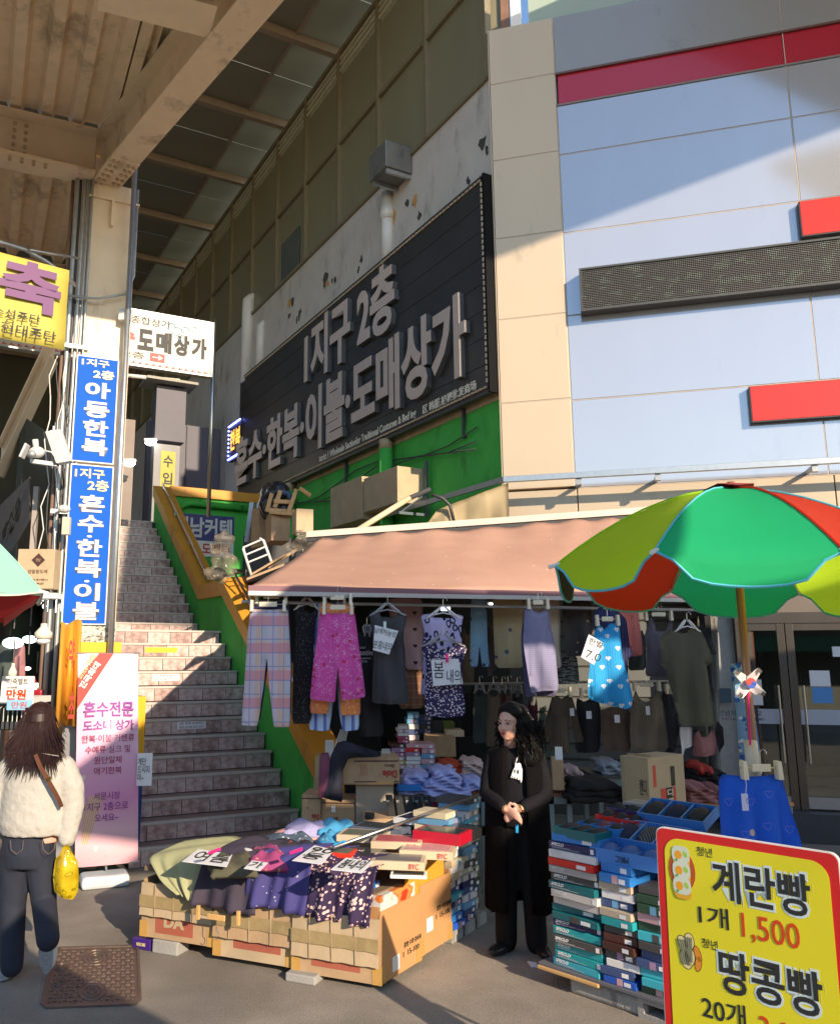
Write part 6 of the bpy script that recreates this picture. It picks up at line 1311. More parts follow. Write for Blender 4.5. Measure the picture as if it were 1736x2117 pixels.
for p in (FA_ - fn * .1 + fX * .08, FB_ - fn * .15 - gn * .1, FC_ - gn * .12, FA_ - fn * 1.2 + fX * .2): MB().obox(p, (.05, 0, 0), (0, .05, 0), (0, 0, .5)).build('leg', m_zinc, tbl)
def carton(o, X, n, wd, d, z0, h, label, mat, flapz=None, flap=.0, red=None, tape=True, back=.1):
    """open topped carton: o = left front foot, X along, n outward"""
    o = Vector(o); t = thing('carton', o + X * wd / 2 + Z * z0, label, 'carton'); k = .008; b = -n
    MB().obox(o + Z * z0, X * wd, b * k, Z * h).build('front_wall', mat, t)
    MB().obox(o + b * (d - k) + Z * z0, X * wd, b * k, Z * (h + back)).obox(o + b * k + Z * z0, X * k, b * (d - 2 * k), Z * (h + .02)).obox(o + X * (wd - k) + b * k + Z * z0, X * k, b * (d - 2 * k), Z * (h + .02)).obox(o + b * k + X * k + Z * z0, X * (wd - 2 * k), b * (d - 2 * k), Z * k).build('carton_walls', mat, t)
    if flap:
        n_ = 10; mb = MB()
        for i in range(n_ + 1):
            f = i / n_; w_ = .0015 * math.sin(i * 1.7)
            for zz, dd in ((h, .012), (h - flap * .5, .02 + w_), (h - flap + .003 * math.sin(i * 2.3), .03 + w_)): mb.v.append(o + X * (wd * f) + n * dd + Z * (z0 + zz))
        for i in range(n_):
            for j in (0, 1): a = i * 3 + j; mb.f.append((a, a + 1, a + 4, a + 3)); mb.mi.append(0)
        q = mb.build('outer_flap', m_card2 if mat is m_card else m_card, t); s = q.modifiers.new('s', 'SOLIDIFY'); s.thickness = .006
        tz = z0 + h - flap * .55
        mb = MB(); 
        for i in range(9):
            f = i / 8; mb.v += [o + X * (wd * f) + n * (.033 + .0015 * math.sin(i * 2)) + Z * (tz - .035 + .004 * math.sin(i * 3)), o + X * (wd * f) + n * (.033 + .0015 * math.sin(i * 2)) + Z * (tz + .04)]
        for i in range(8): a = i * 2; mb.f.append((a, a + 2, a + 3, a + 1)); mb.mi.append(0)
        mb.build('tape', M('old_tape', (.32, .24, .12), .3, var=.35, vs=9, bump=.4, bs=20), t)
        for f in (.22, .48, .75): MB().tube([o + X * (wd * f) + n * .03 + Z * (z0 + h), o + X * (wd * f) + n * .036 + Z * (z0 + h - flap)], .0025, 4).build('crease', mat, t)
    if red: u0, u1, v0, v1, s_ = red; MB().obox(o + X * (wd * u0) + n * .0005 + Z * (z0 + h * v0), X * (wd * (u1 - u0)), n * .001, Z * (h * (v1 - v0))).build('red_print', flat('faded_red_print', (.36, .1, .06), .7), t)
    if red and s_: text(s_, o + n * .001, X, Z, wd * (u0 + .12), wd * (u1 - .12), z0 + h * (v0 + .12), z0 + h * (v1 + .02), m_card2, t, bold=.05, out=.001)
    for f in (0, 1): MB().obox(o + X * (wd * f - (.012 if f == 0 else .05)) + n * .001 + Z * (z0 - .001), X * .062, n * .0015, Z * .1).build('corner_tape', M('amber_tape', (.48, .28, .08), .25, var=.15), t)
    return t
w3 = fL / 3
ct1 = carton(FA_ + fX * .0 - fn * .03, fX, fn, w3 * .99, .42, .09, .34, 'leftmost front carton with a red printed block and a shadow across it', m_card, flap=.2, red=(.2, .72, .1, .42, 'DA'), back=.12)
ct2 = carton(FA_ + fX * w3 * 1.01 - fn * .02, fX, fn, w3 * .98, .42, .05, .36, 'middle front carton with a hanging clip below the dark top', m_card2, flap=.24, red=(.25, .85, .17, .4, ''), back=.05)
ct3 = carton(FA_ + fX * w3 * 2.01, fX, fn, w3 * .99, .42, .04, .36, 'right front carton wrapped with brown tape, at the corner of the stall', m_card, flap=.26, red=(.22, .78, .14, .24, ''), back=.05)
cs = carton(FB_ + gX * .01 + gn * .0, gX, gn, gL * .52, .3, .04, .4, 'near side carton glowing orange in the sun with a white label', m_card3, back=.1)
cs2 = carton(FB_ + gX * gL * .53, gX, gn, gL * .47, .3, .06, .42, 'far side carton with a white label at the right end of the stall', m_card3, back=.18)
for cc, f, v in ((FB_ + gX * .14, .0, .07), (FB_ + gX * gL * .62, 0, .18)):
    par = cs if v == .07 else cs2; MB().obox(cc + gn * .001 + Z * (v), gX * .085, gn * .001, Z * .085).build('label_sticker', m_paper, par); text('품명 수량 검사자', cc + gn * .001, gX, Z, -.06 + .2, .36, v + .1, v + .13, m_ink, par, out=.001); text('1  15-100', cc + gn * .001, gX, Z, .13, .33, v + .05, v + .08, m_ink, par, out=.001)
# side board of orange card and the printed panels standing in it
p = FB_ + gX * gL * .36 - gn * .02 + Z * .4; tag(MB().obox(p, gX * gL * .55, gn * .012, Z * .23).build('card_sheet', M('bright_orange_card', (.7, .33, .04), .35, var=.08)), 'bright orange card sheet standing behind the side cartons', 'card sheet')
p = FB_ - gn * .005 + gX * .02 + Z * .3; t = thing('gift_box', p, 'red and white printed gift box standing upright at the stall corner', 'box')
MB().obox(p - gn * .06, gX * .42, gn * .06, Z * .22).build('box', M('scarlet_white_print', pat=lambda nt: ramp(nt, noise(nt, coords(nt, 'Object', (5, 5, 9)), 1, 2), [(.42, (.62, .62, .6)), (.46, (.7, .16, .04)), (.58, (.75, .3, .08)), (.66, (.65, .05, .02))]), var=0, rough=.25), t, bevel=.003)
MB().obox(p - gn * .1 - gX * .0, gX * .02, gn * .035, Z * .2).build('white_board', m_paper, t)
p = FB_ + gX * .06 - gn * .12 + Z * .5; t = thing('small_box', p, 'small blue box with white label on top of the stall corner', 'box'); MB().obox(p, gX * .14, -gn * .16, Z * .06).build('box', flat('cobalt_card', (.015, .16, .6), .3), t, bevel=.003); MB().obox(p + gX * .09 + gn * .001 + Z * .01, gX * .04, gn * .001, Z * .04).build('label_sticker', m_paper, t); text('MADE IN KOREA', p - gX * .0005, gn, Z, -.15, -.05, .01, .018, m_wht, t)
# bricks and block feet below
for i, (x, y, wd, hh3, d, m, lab) in enumerate(((340, 1962, .2, .085, .14, m_conc, 'pale rough brick under the left front carton'), (292, 1952, .15, .07, .12, flat('purple_carton', (.05, .015, .18), .4), 'small purple printed box under the left front carton'), (905, 1935, .24, .08, .16, m_conc, 'broken concrete block under the right side carton'), (620, 2022, .2, .05, .16, m_conc, 'thin brick under the right front carton'))):
    p = G(x, y + 12); t = thing('brick' if m is m_conc else 'small_box', p, lab, 'brick' if m is m_conc else 'box'); X = fX if i != 2 else gX; MB().obox(p - X * wd / 2, X * wd, (-fn if i != 2 else -gn) * d, Z * hh3).build('block' if m is m_conc else 'carton', m, t, bevel=.008)
    if m is not m_conc: text('NEXCARE', p - X * wd / 2 + fn * .0, X, Z, .04, .11, .025, .045, m_gold, t)
# draped clothes -------------------------------------------------
def drape(name, label, cat, pts, mat, seed=0, amp=.02, ff=26, nU=26, nV=18, th=.006):
    """pts: rows of (left, right) world points from back to front hem; a wavy sheet through them"""
    t = thing(name, pts[-1][0] * .5 + pts[-1][1] * .5, label, cat); rs = random.Random(seed); ph = [rs.uniform(0, 6) for _ in range(4)]; mb = MB(); uv = []; rows = len(pts) - 1
    for j in range(nV + 1):
        f = j / nV * rows; i = min(int(f), rows - 1); g_ = f - i; g_ = g_
        def cr(k):
            p0, p1, p2, p3 = [pts[max(0, min(rows, i + o_))][k] for o_ in (-1, 0, 1, 2)]
            return (p1 * 2 + (p2 - p0) * g_ + (p0 * 2 - p1 * 5 + p2 * 4 - p3) * g_ ** 2 + (p1 * 3 - p0 - p2 * 3 + p3) * g_ ** 3) * .5
        L, Rg = cr(0), cr(1)
        for a in range(nU + 1):
            u_ = a / nU; p = L.lerp(Rg, u_); hangf = max(0, (j / nV - .35)) ** 1.0 * 1.5
            wv = math.sin(u_ * ff + ph[0] + j * .12) * .5 + math.sin(u_ * ff * .43 + ph[1] - j * .2) * .6
            p = p + fn * (amp * wv * (hangf + .15)) + Z * (amp * .45 * math.sin(u_ * 11 + ph[2] + j * .8) * (1 - min(1, hangf)))
            edge = min(u_, 1 - u_) * 2; p.z -= .0
            mb.v.append(p); uv.append((u_ * (Rg - L).length, j / nV * .6))
    for j in range(nV):
        for a in range(nU): i = j * (nU + 1) + a; mb.f.append((i, i + 1, i + nU + 2, i + nU + 1)); mb.mi.append(0)
    o = mb.build('fabric', mat, t, smooth=True, uv=uv); s = o.modifiers.new('s', 'SOLIDIFY'); s.thickness = th; s.offset = 1
    return t
def fq(u, d, z): return FA_ + fX * (u * fL) - fn * d + Z * z       # u along the front, d inward, z height
c_sage = M('sage_linen', (.36, .36, .2), .85, var=.08, vs=6, bump=.2, bs=90); c_aub = M('dark_plum_cotton', (.045, .035, .06), .8, var=.1, bump=.15, bs=120)
c_nvf = M('navy_leaf_cloth', pat=P_floral((.05, .045, .19), (.34, .34, .42), (.05, .045, .19), 24, .13), **F); c_rose = M('navy_rose_cloth', pat=lambda nt: mixc(nt, voro(nt, coords(nt, 'UV'), 50)[0].lt(.4) * xyz(nt, voro(nt, coords(nt, 'UV'), 50)[1])[0].gt(.3), (.03, .015, .06), (.7, .48, .46)), **F)
drape('sage_shorts', 'sage green garment spread over the left front carton', 'garment', [(fq(.08, .75, .6), fq(.36, .7, .62)), (fq(.04, .35, .62), fq(.34, .3, .64)), (fq(.02, .06, .6), fq(.3, .05, .62)), (fq(.1, -.03, .5), fq(.3, -.04, .5)), (fq(.2, -.05, .41), fq(.29, -.06, .36))], c_sage, 1, .03, 22)
drape('plum_top', 'dark plum top draped over the middle carton with its hanger dangling', 'garment', [(fq(.32, .6, .66), fq(.56, .55, .66)), (fq(.3, .2, .68), fq(.55, .18, .69)), (fq(.29, .02, .64), fq(.54, .0, .66)), (fq(.28, -.05, .5), fq(.53, -.05, .5)), (fq(.27, -.07, .36), fq(.53, -.06, .34))], c_aub, 2, .03, 20)
drape('leaf_print_skirt', 'navy skirt with small pale leaf print draped right of the plum top', 'garment', [(fq(.56, .55, .66), fq(.8, .55, .67)), (fq(.53, .2, .69), fq(.76, .2, .7)), (fq(.5, .03, .66), fq(.74, .02, .68)), (fq(.49, -.03, .55), fq(.74, -.04, .55)), (fq(.48, -.05, .4), fq(.73, -.05, .38))], c_nvf, 3, .035, 24)
drape('rose_print_skirt', 'dark skirt with dense pink flowers draped at the stall corner', 'garment', [(fq(.76, .5, .66), fq(1.02, .5, .66)), (fq(.74, .2, .69), fq(1.0, .22, .69)), (fq(.72, .04, .66), fq(.98, .05, .66)), (fq(.7, -.02, .54), fq(.975, -.02, .53)), (fq(.69, -.04, .37), fq(.97, -.03, .36))], c_rose, 4, .045, 30)
# dangling hanger and hook below the plum top
t = thing('clip_hanger', fq(.4, -.08, .35), 'wooden clip hanger dangling upside down from the plum top', 'hanger'); mw2 = M('honey_clip', (.6, .36, .14), .4)
MB().obox(fq(.35, -.1, .3), fX * .13, fn * .012, Z * .035).build('bar', mw2, t, bevel=.004)
for u in (.305, .475): MB().obox(fq(u, -.1, .29), fX * .022, fn * .02, Z * .085).build('clip', mw2, t, bevel=.003)
MB().tube([fq(.39, -.11, .3), fq(.39, -.11, .24)] + [fq(.39 + .012 * math.sin(a), -.11, .215 + .025 * math.cos(a)) for a in (0, .8, 1.6, 2.4, 3.2, 4)], .002, 5).build('hook', m_stain, t)
# loose layers of clothes at the back left
c_lv2 = M('lilac_print_cotton', pat=P_speck((.36, .34, .55), (.2, .22, .5), 50, .2), **F); c_pp = M('pink_orange_cotton', (.62, .33, .3), **F); c_dkf = M('black_red_flower_cloth', pat=P_speck((.02, .02, .03), (.5, .06, .04), 26, .2), **F); c_tq = M('turquoise_print_cloth', pat=P_speck((.05, .28, .5), (.25, .5, .6), 26, .2), **F); c_plm = M('plum_pink_cloth', pat=P_speck((.32, .05, .16), (.5, .3, .1), 24, .2), **F); c_ste = M('steel_blue_star_cloth', pat=P_speck((.08, .12, .17), (.5, .55, .6), 22, .18), **F)
def heap_layers(lst):
    for (name, lab, x0, x1, y0, y1, Yz, m, sd_) in lst:
        P = [G(x0, y1, Yz), G(x1, y1, Yz), G(x1 - 4, y0, Yz + .02), G(x0 + 10, y0, Yz + .02)]
        t = thing(name, (P[0] + P[1]) / 2, lab, 'garment'); mb = MB(); uv = []; nU, nV = 18, 10; rs = random.Random(sd_)
        a1, a2, a3 = rs.uniform(0, 6), rs.uniform(0, 6), rs.uniform(0, 6)
        for j in range(nV + 1):
            for i in range(nU + 1):
                u_, v = i / nU, j / nV; p = P[0].lerp(P[1], u_).lerp(P[3].lerp(P[2], u_), v); e = min(u_, 1 - u_, v * .8, 1 - v) * 5; e = min(1, e)
                p.z += .055 * e ** .5 - .03 + .012 * math.sin(u_ * 13 + a1 + v * 3) * e + .01 * math.sin(v * 17 + a2 + u_ * 5) * e; p += fX * .02 * math.sin(v * 9 + a3); mb.v.append(p); uv.append((p.x, p.y))
        for j in range(nV):
            for i in range(nU): k = j * (nU + 1) + i; mb.f.append((k, k + 1, k + nU + 2, k + nU + 1)); mb.mi.append(0)
        o = mb.build('fabric', m, t, smooth=True, uv=uv); s = o.modifiers.new('s', 'SOLIDIFY'); s.thickness = .03; s.offset = -1
heap_layers([('folded_garment', 'lilac folded garment at the back of the front stall', 585, 690, 1700, 1722, .68, c_lv2, 1), ('folded_garment', 'salmon folded garment just below the lilac one', 560, 700, 1712, 1734, .64, c_pp, 2), ('folded_garment', 'steel blue star print garment in the heap near the stairs', 535, 650, 1726, 1752, .64, c_ste, 3), ('folded_garment', 'black garment with red flowers in the middle of the heap', 545, 655, 1740, 1762, .63, c_dkf, 4),
    ('folded_garment', 'white and pink folded garment in front of the black flowered one', 470, 625, 1756, 1780, .63, c_whc, 5), ('folded_garment', 'plum pink flowered garment beside the pink clip', 515, 600, 1752, 1786, .66, c_plm, 6), ('folded_garment', 'bright turquoise printed garment at the back right of the heap', 660, 735, 1698, 1716, .7, c_tq, 7), ('folded_garment', 'turquoise garment nearer the viewer, under the long metal pole', 655, 715, 1722, 1748, .66, c_tq, 8), ('folded_garment', 'olive green garment with a clip beside the sage shorts', 430, 530, 1765, 1800, .64, c_olv, 9)])
def gcard(pts, z, s_, lab, dz=.012):
    cx0, cy0 = sum(p[0] for p in pts) / 4, sum(p[1] for p in pts) / 4; pts = [(cx0 + (x - cx0) * .8, cy0 + (y - cy0) * .8) for x, y in pts]; P = [G(x, y, z) for x, y in pts]; P[0].z += 0; P[3].z += dz; P[2].z += dz; t = thing('price_card', P[0], lab, 'price card'); MB().prism(P, (0, 0, .003)).build('paper', m_paper, t)
    X = (P[1] - P[0]); Yv = (P[3] - P[0]); L = X.length; Hh = Yv.length; X.normalize(); Yv.normalize(); text(s_, P[0] + Z * .004, X, Yv, L * .12, L * .88, Hh * .15, Hh * .85, m_ink, t, bold=-.005)
gcard([(362, 1783), (478, 1797), (492, 1770), (405, 1756)], .67, '여름', 'white handwritten card lying on the sage garment at the left'); gcard([(592, 1782), (668, 1792), (700, 1760), (650, 1748)], .74, '90\n등', 'white card with large digits lying between plum top and leaf print skirt'); gcard([(672, 1800), (752, 1809), (782, 1786), (712, 1775)], .76, '봄내의', 'white card lettered in Korean lying on the pink flowered skirt')
gcard([(498, 1797), (540, 1803), (560, 1788), (520, 1782)], .7, '가', 'small white card poking out between the sage garment and the plum top')
for (x, y, m, lab) in ((430, 1768, m_pclip, 'pink clothes peg on the leftmost white card'), (598, 1768, m_pclip, 'pink clothes peg in the middle of the heap'), (688, 1752, flat('sky_blue_plastic', (.03, .4, .75), .35), 'sky blue clip under the end of the long pole')):
    p = G(x, y, .76); tag(MB().obox(p, fX * .08 + Z * .03, -fn * .02, Z * .02).build('clothes_peg', m, bevel=.004), lab, 'clip')
# flat boxes on the stall ------------------------------------------
m_bc = flat('cream_box_card', (.62, .5, .34), .4)
def flatbox(x, y, z, wd, d, h, ang, mside, mtop, lab, s_=None):
    c = G(x, y, z); X = (fX * math.cos(ang) - fn * math.sin(ang)); Yv = (-fn * math.cos(ang) - fX * math.sin(ang)); p = c - X * wd / 2 - Yv * d / 2; t = thing('flat_box', c, lab, 'box')
    MB().obox(p, X * wd, Yv * d, Z * h).build('box', mside, t, bevel=.003); MB().obox(p + X * wd * .08 + Yv * d * .1 + Z * (h - .0005), X * wd * .84, Yv * d * .8, Z * .002).build('window', mtop, t)
    if s_: text(s_, p, X, Z, wd * .72, wd * .9, h * .2, h * .8, m_red, t)
mt1 = M('grey_knit_window', (.16, .17, .13), .25, var=.3, vs=14); mt2 = M('rose_knit_window', (.55, .12, .14), .25, var=.2, vs=14); mt3 = M('pale_rose_window', (.6, .36, .34), .25, var=.2, vs=14); mt4 = M('slate_window', (.18, .17, .17), .25, var=.2, vs=14); mtk = M('black_window', (.03, .04, .045), .15, var=.3)
flatbox(752, 1735, .68, .33, .24, .045, .15, m_bc, mt1, 'cream flat box with grey green window, back left of the boxes', 'BYC'); flatbox(822, 1748, .69, .33, .24, .045, .25, m_bc, mt2, 'cream flat box with a red garment in its window', 'BYC'); flatbox(885, 1768, .67, .34, .25, .05, .2, m_bc, mt3, 'cream flat box with pale rose window at the right edge', 'BYC'); flatbox(825, 1790, .65, .33, .23, .05, .25, m_bc, mt4, 'cream flat box with slate window nearest the stall corner', 'BYC')
flatbox(915, 1738, .72, .34, .22, .07, -.1, flat('crimson_card', (.45, .01, .03), .3), mtk, 'tall crimson box at the back right of the stall', None); flatbox(700, 1768, .68, .2, .16, .03, .1, flat('red_card', (.6, .04, .02), .3), mt1, 'small red framed picture box beside the sky blue clip'); flatbox(755, 1768, .66, .26, .18, .03, .2, m_black, mtk, 'black glossy packet in front of the cream boxes')
flatbox(790, 1722, .68, .4, .22, .05, -.05, flat('dusk_blue_card', (.1, .12, .18), .3), mtk, 'long slate blue box behind the cream boxes'); flatbox(870, 1700, .74, .32, .26, .04, -.15, m_sgrey, mtk, 'open pale grey box with dark folded goods at the back'); flatbox(955, 1728, .72, .26, .22, .06, -.1, m_black, mtk, 'black flat box next to the crimson box')
p = G(810, 1815, .66); flatbox(845, 1812, .62, .22, .12, .02, .3, m_white, mtk, 'clear wrapped packet beside the pink flowered skirt')
# pole laid over the stall
mp = thing('metal_pole', AY(850, 1700, 6.2), 'long thin metal pole slanting over the stall towards the woman', 'pole'); MB().tube([G(690, 1752, .78), AY(1001, 1640, 6.6)], .011, 8).build('pole', m_stain, mp, smooth=True)
# ---------------------------------------------------------------- stacked goods
ORD = ['bottom', 'second', 'third', 'fourth', 'fifth', 'sixth', 'seventh', 'eighth', 'ninth', 'tenth', 'eleventh', 'twelfth', 'thirteenth', 'fourteenth', 'fifteenth', 'sixteenth', 'seventeenth', 'eighteenth', 'nineteenth', 'twentieth']
PAL = dict(teal=(.02, .33, .36), dteal=(.01, .13, .15), cyan=(.05, .42, .52), char=(.07, .065, .065), grey=(.36, .34, .33), pale=(.55, .52, .5), navy=(.025, .02, .1), white=(.72, .7, .7), red=(.62, .02, .015), blue=(.03, .2, .58), slate=(.05, .08, .2), brown=(.07, .025, .02), beige=(.48, .4, .3), green=(.03, .07, .04), pink=(.6, .35, .38), sky=(.14, .34, .55), cream=(.6, .52, .36), magenta=(.4, .06, .15), lilac=(.35, .22, .36), yellow=(.6, .5, .1), cobalt=(.02, .1, .5))
NAMES = dict(teal='teal', dteal='dark teal', cyan='cyan', char='charcoal', grey='grey', pale='pale grey', navy='navy', white='white', red='red', blue='blue', slate='slate blue', brown='dark brown', beige='beige', green='dark green', pink='pink', sky='sky blue', cream='cream', magenta='crimson pink', lilac='lilac', yellow='yellow', cobalt='cobalt')
def pm(c): return M('carton_' + c, PAL[c], .35, var=.05, vs=3)
def stack(o, X, n, wd, d, z0, cols, hts, where, brand=None, jit=.017, lab_w=True, group=None, total=None, seed=0, sticker=True, seenfrom='X'):
    rs = random.Random(seed); z = z0; out = []
    for i, c in enumerate(cols):
        h = hts if isinstance(hts, float) else hts[i]; h *= rs.uniform(.93, 1.07); a = rs.uniform(-.07, .07); X2 = (X * math.cos(a) + n * math.sin(a)).normalized(); n2 = (n * math.cos(a) - X * math.sin(a)).normalized()
        p = o + X * rs.uniform(-jit, jit) + n * rs.uniform(-jit, jit) + Z * z
        t = thing('small_box', p + X * wd / 2, '%s box, %s in %s' % (NAMES[c], ('topmost' if i == len(cols) - 1 else ORD[i] + (' from the bottom' if i else '')), where), 'box', group)
        bx = MB().obox(p, X2 * wd, -n2 * d, Z * (h - .003)).build('box', pm(c), t, bevel=.0025)
        if brand and brand[i]:
            text(brand[i], p, X2, Z, wd * .06, wd * .34, h * .42, h * .82, m_wht if c not in ('pale', 'white', 'grey') else m_sgrey, t, shear=.3, bold=.03, out=.001)
            for k in (0, 1): MB().obox(p + X2 * wd * .07 + Z * h * (.14 + .12 * k) + n2 * .0008, X2 * wd * (.6 - .2 * k), n2 * .0006, Z * h * .035).build('fine_print', m_sgrey, bx)
            if i % 2: MB().obox(p + X2 * wd * .9 + Z * h * .15 + n2 * .0008, X2 * wd * .07, n2 * .0006, Z * h * .6).build('code_label', m_paper, bx)
        elif sticker:
            if i % 3 != 1 or True:
                MB().obox(p + X2 * wd * .64 + Z * h * .15 + n2 * .0008, X2 * wd * .2, n2 * .0006, Z * h * .5).build('code_label', m_paper, bx)
                if i % 3 == 0: MB().obox(p + X2 * wd * (.38 if i % 2 else .42) + Z * h * .05 + n2 * .0008, X2 * wd * .18, n2 * .0006, Z * h * .85).build('picture', pm(['pink', 'sky', 'char', 'lilac'][i % 4]), bx)
        z += h; out.append(t)
    return out, z
# three columns at the right end of the front stall
g3 = 'small boxes piled at the right end of the front stall'
colss = (['cobalt', 'blue', 'sky', 'navy', 'cyan', 'slate', 'pale', 'cream', 'white', 'cream', 'white', 'sky', 'cream', 'white', 'cream', 'sky', 'cream'], ['navy', 'slate', 'sky', 'white', 'slate', 'navy', 'pale', 'cream', 'char', 'cream', 'sky', 'cream', 'white', 'sky', 'cyan', 'white'], ['pale', 'beige', 'white', 'slate', 'green', 'beige', 'cream', 'char', 'slate', 'navy', 'char', 'beige', 'sky', 'beige', 'sky', 'cream', 'sky', 'char'])
for i, cl in enumerate(colss):
    stack(FC_ + gX * (.03 + .2 * i) - gn * (.02 + .05 * (i == 2)), gX, gn, .185, .26, .09, cl, .045, ['the left column at the stall end', 'the middle column at the stall end', 'the right column at the stall end'][i], group=g3, seed=i + 5)
for i in range(3):
    p = FC_ + gX * (.05 + .2 * i); tag(MB().obox(p - gn * .02, gX * .17, -gn * .2, Z * .085).build('brick', m_conc, bevel=.008), 'grey brick under the small box columns, ' + ['nearest the side cartons', 'in the middle', 'nearest the woman'][i], 'brick')
# dark backside of cream flap boxes between side carton and columns
# right stand on a board
Q0 = G(1112, 1988, .13); Q1 = G(1352, 2066, .13); rX = (Q1 - Q0); rX.z = 0; rL = rX.length; rX.normalize(); rn = Vector((rX.y, -rX.x, 0)); rn = rn if rn.y < 0 else -rn; Q0.z = 0
bd = thing('stand_board', Q0, 'low board on bricks carrying the stacked boxes at the right', 'board'); MB().obox(Q0 + Z * .11, rX * (rL + .9), -rn * .62, Z * .022).build('board', flat('slate_board', (.12, .12, .14), .6), bd, bevel=.004)
MB().obox(Q0 + rn * .012 + Z * .095, rX * rL * .55, -rn * .05, Z * .02).build('wood_strip', mw2, bd, bevel=.004)
for i, (u, wd, hh4, lab) in enumerate(((.25, .33, .1, 'rounded pale brick under the left end of the right stand'), (.5, .1, .095, 'small split stone, left of three under the right stand'), (.6, .1, .095, 'small split stone, middle of three under the right stand'), (.7, .15, .095, 'small split stone, right of three under the right stand'))):
    tag(MB().obox(Q0 + rX * (rL * u) - rn * .04, rX * wd, -rn * .16, Z * hh4).build('brick', m_conc, bevel=.02), lab, 'brick')
hb_ = thing('hollow_block', Q0 + rX * rL * 1.0, 'hollow concrete block under the right stand beside the price board', 'block'); o = Q0 + rX * rL * .84 - rn * .03
mb = MB(); L4 = .4
for z0, z1 in ((0, .025), (.08, .105)): mb.obox(o + Z * z0, rX * L4, -rn * .18, Z * (z1 - z0))
for u in (0, .17, .36): mb.obox(o + rX * u + Z * .025, rX * .035, -rn * .18, Z * .055)
mb.build('block', m_conc, hb_)
s1 = ['cyan', 'teal', 'teal', 'char', 'teal', 'navy', 'dteal', 'dteal', 'pale', 'pale', 'dteal', 'char', 'grey', 'red', 'white', 'navy', 'blue']
stack(Q0 + rX * .1 - rn * .02, rX, rn, rL * .43, .3, .133, s1, .043, 'the left stack on the right stand', brand=['SPECLO' if c in ('cyan', 'teal', 'char', 'navy', 'pale', 'dteal', 'grey') and i not in (6, 7) else ('OXY' if c == 'white' else None) for i, c in enumerate(s1)], seed=2, group='boxes stacked on the right stand')
s2 = ['cobalt', 'slate', 'white', 'char', 'brown', 'brown', 'char', 'teal', 'beige', 'slate', 'white', 'beige', 'blue', 'blue']
stack(Q0 + rX * (rL * .43 + .115) - rn * .02, rX, rn, rL * .27, .3, .133, s2, [.044] * 12 + [.052] * 2, 'the middle stack on the right stand', seed=3, group='boxes stacked on the right stand')
s3 = ['green', 'cyan', 'cyan', 'slate', 'slate', 'char', 'cyan', 'green', 'pink', 'green', 'green', 'char']
stack(Q0 + rX * (rL * .7 + .135) - rn * .02, rX, rn, rL * .27, .3, .133, s3, .046, 'the right stack on the right stand', seed=4, group='boxes stacked on the right stand')
m_tray = flat('tray_blue', (.06, .22, .62), .35); m_film = M('blue_film', (.12, .3, .6), .12, var=.3, vs=8, alpha=.55, spec=.9)
def tray(c, ang, wd, d, h, n, mats, lab, tm=None, tilt=0, s_=None):
    X = (rX * math.cos(ang) + rn * math.sin(ang)).normalized(); Yv = (-rn * math.cos(ang) + rX * math.sin(ang)).normalized(); up_ = (Z + rn * -0 + Yv * -tilt).normalized(); Yv = (Yv + Z * tilt).normalized(); tm = tm or m_tray
    t = thing('open_box', c, lab, 'box'); p = Vector(c) - X * wd / 2; k = .006
    MB().obox(p, X * wd, Yv * k, up_ * h).obox(p + Yv * (d - k), X * wd, Yv * k, up_ * h * 1.05).obox(p + Yv * k, X * k, Yv * (d - 2 * k), up_ * h).obox(p + X * (wd - k) + Yv * k, X * k, Yv * (d - 2 * k), up_ * h).obox(p + X * k + Yv * k, X * (wd - 2 * k), Yv * (d - 2 * k), up_ * k).build('tray', tm, t)
    for i in range(n):
        if i: MB().obox(p + X * (wd * i / n - .004) + Yv * k + up_ * k, X * .008, Yv * (d - 2 * k), up_ * (h * .92)).build('divider', tm, t)
        q = p + X * (wd * (i + .5) / n) + Yv * d / 2 + up_ * h * .55
        MB().ball(q, (wd / n * .44, d * .44, h * .75), 12, 8, ax=(X, Yv, up_)).build('folded_goods', mats[i % len(mats)], t, smooth=True)
    if s_: text(s_, p, X, up_, wd * .4, wd * .6, h * .25, h * .7, m_ink, t, shear=.2, flip=True)
    return t
m_sk1 = M('dark_dotted_goods', pat=P_speck((.015, .02, .06), (.1, .3, .2), 30, .12), var=.1, rough=.8); m_sk2 = M('striped_goods', pat=lambda nt: mixc(nt, (xyz(nt, coords(nt, 'Object'))[0] * 70).fr().lt(.5), (.02, .02, .03), (.12, .12, .14)), var=.1, rough=.8); m_sk3 = M('black_goods', (.02, .02, .03), .7, var=.2); m_sk4 = M('blue_dotted_goods', pat=P_speck((.05, .12, .35), (.4, .5, .6), 40, .2), var=.1); m_sk5 = M('plum_dotted_goods', pat=P_speck((.12, .04, .08), (.5, .4, .45), 40, .2), var=.1)
ztop1 = .133 + 17 * .043
def qp(u, d, z): return Q0 + rX * (rL * u) - rn * d + Z * z
tray(qp(.36, .03, ztop1), .05, .3, .22, .05, 3, [m_sk3], 'dark green open box with folded black goods, topmost at the front of the left stack', pm('dteal')); tray(qp(.42, .2, ztop1 - .01), .1, .3, .16, .07, 3, [m_sk3, m_sk5], 'blue open box with a flag print behind the dark green one', pm('blue')); tray(qp(.46, .36, ztop1 + .0), .12, .3, .14, .09, 3, [m_sk3], 'red open box third back on the left stack', pm('red')); tray(qp(.46, .5, ztop1 + .03), .1, .32, .14, .09, 3, [m_sk3], 'navy open box with round windows, rearmost on the left stack', pm('navy'))
tag(MB().obox(qp(.3, .66, ztop1 + .06), rX * .36, -rn * .16, Z * .08).build('flat_box', pm('grey'), bevel=.003), 'grey green closed box behind the navy open box', 'box')
z2 = .133 + 12 * .044 + 2 * .052
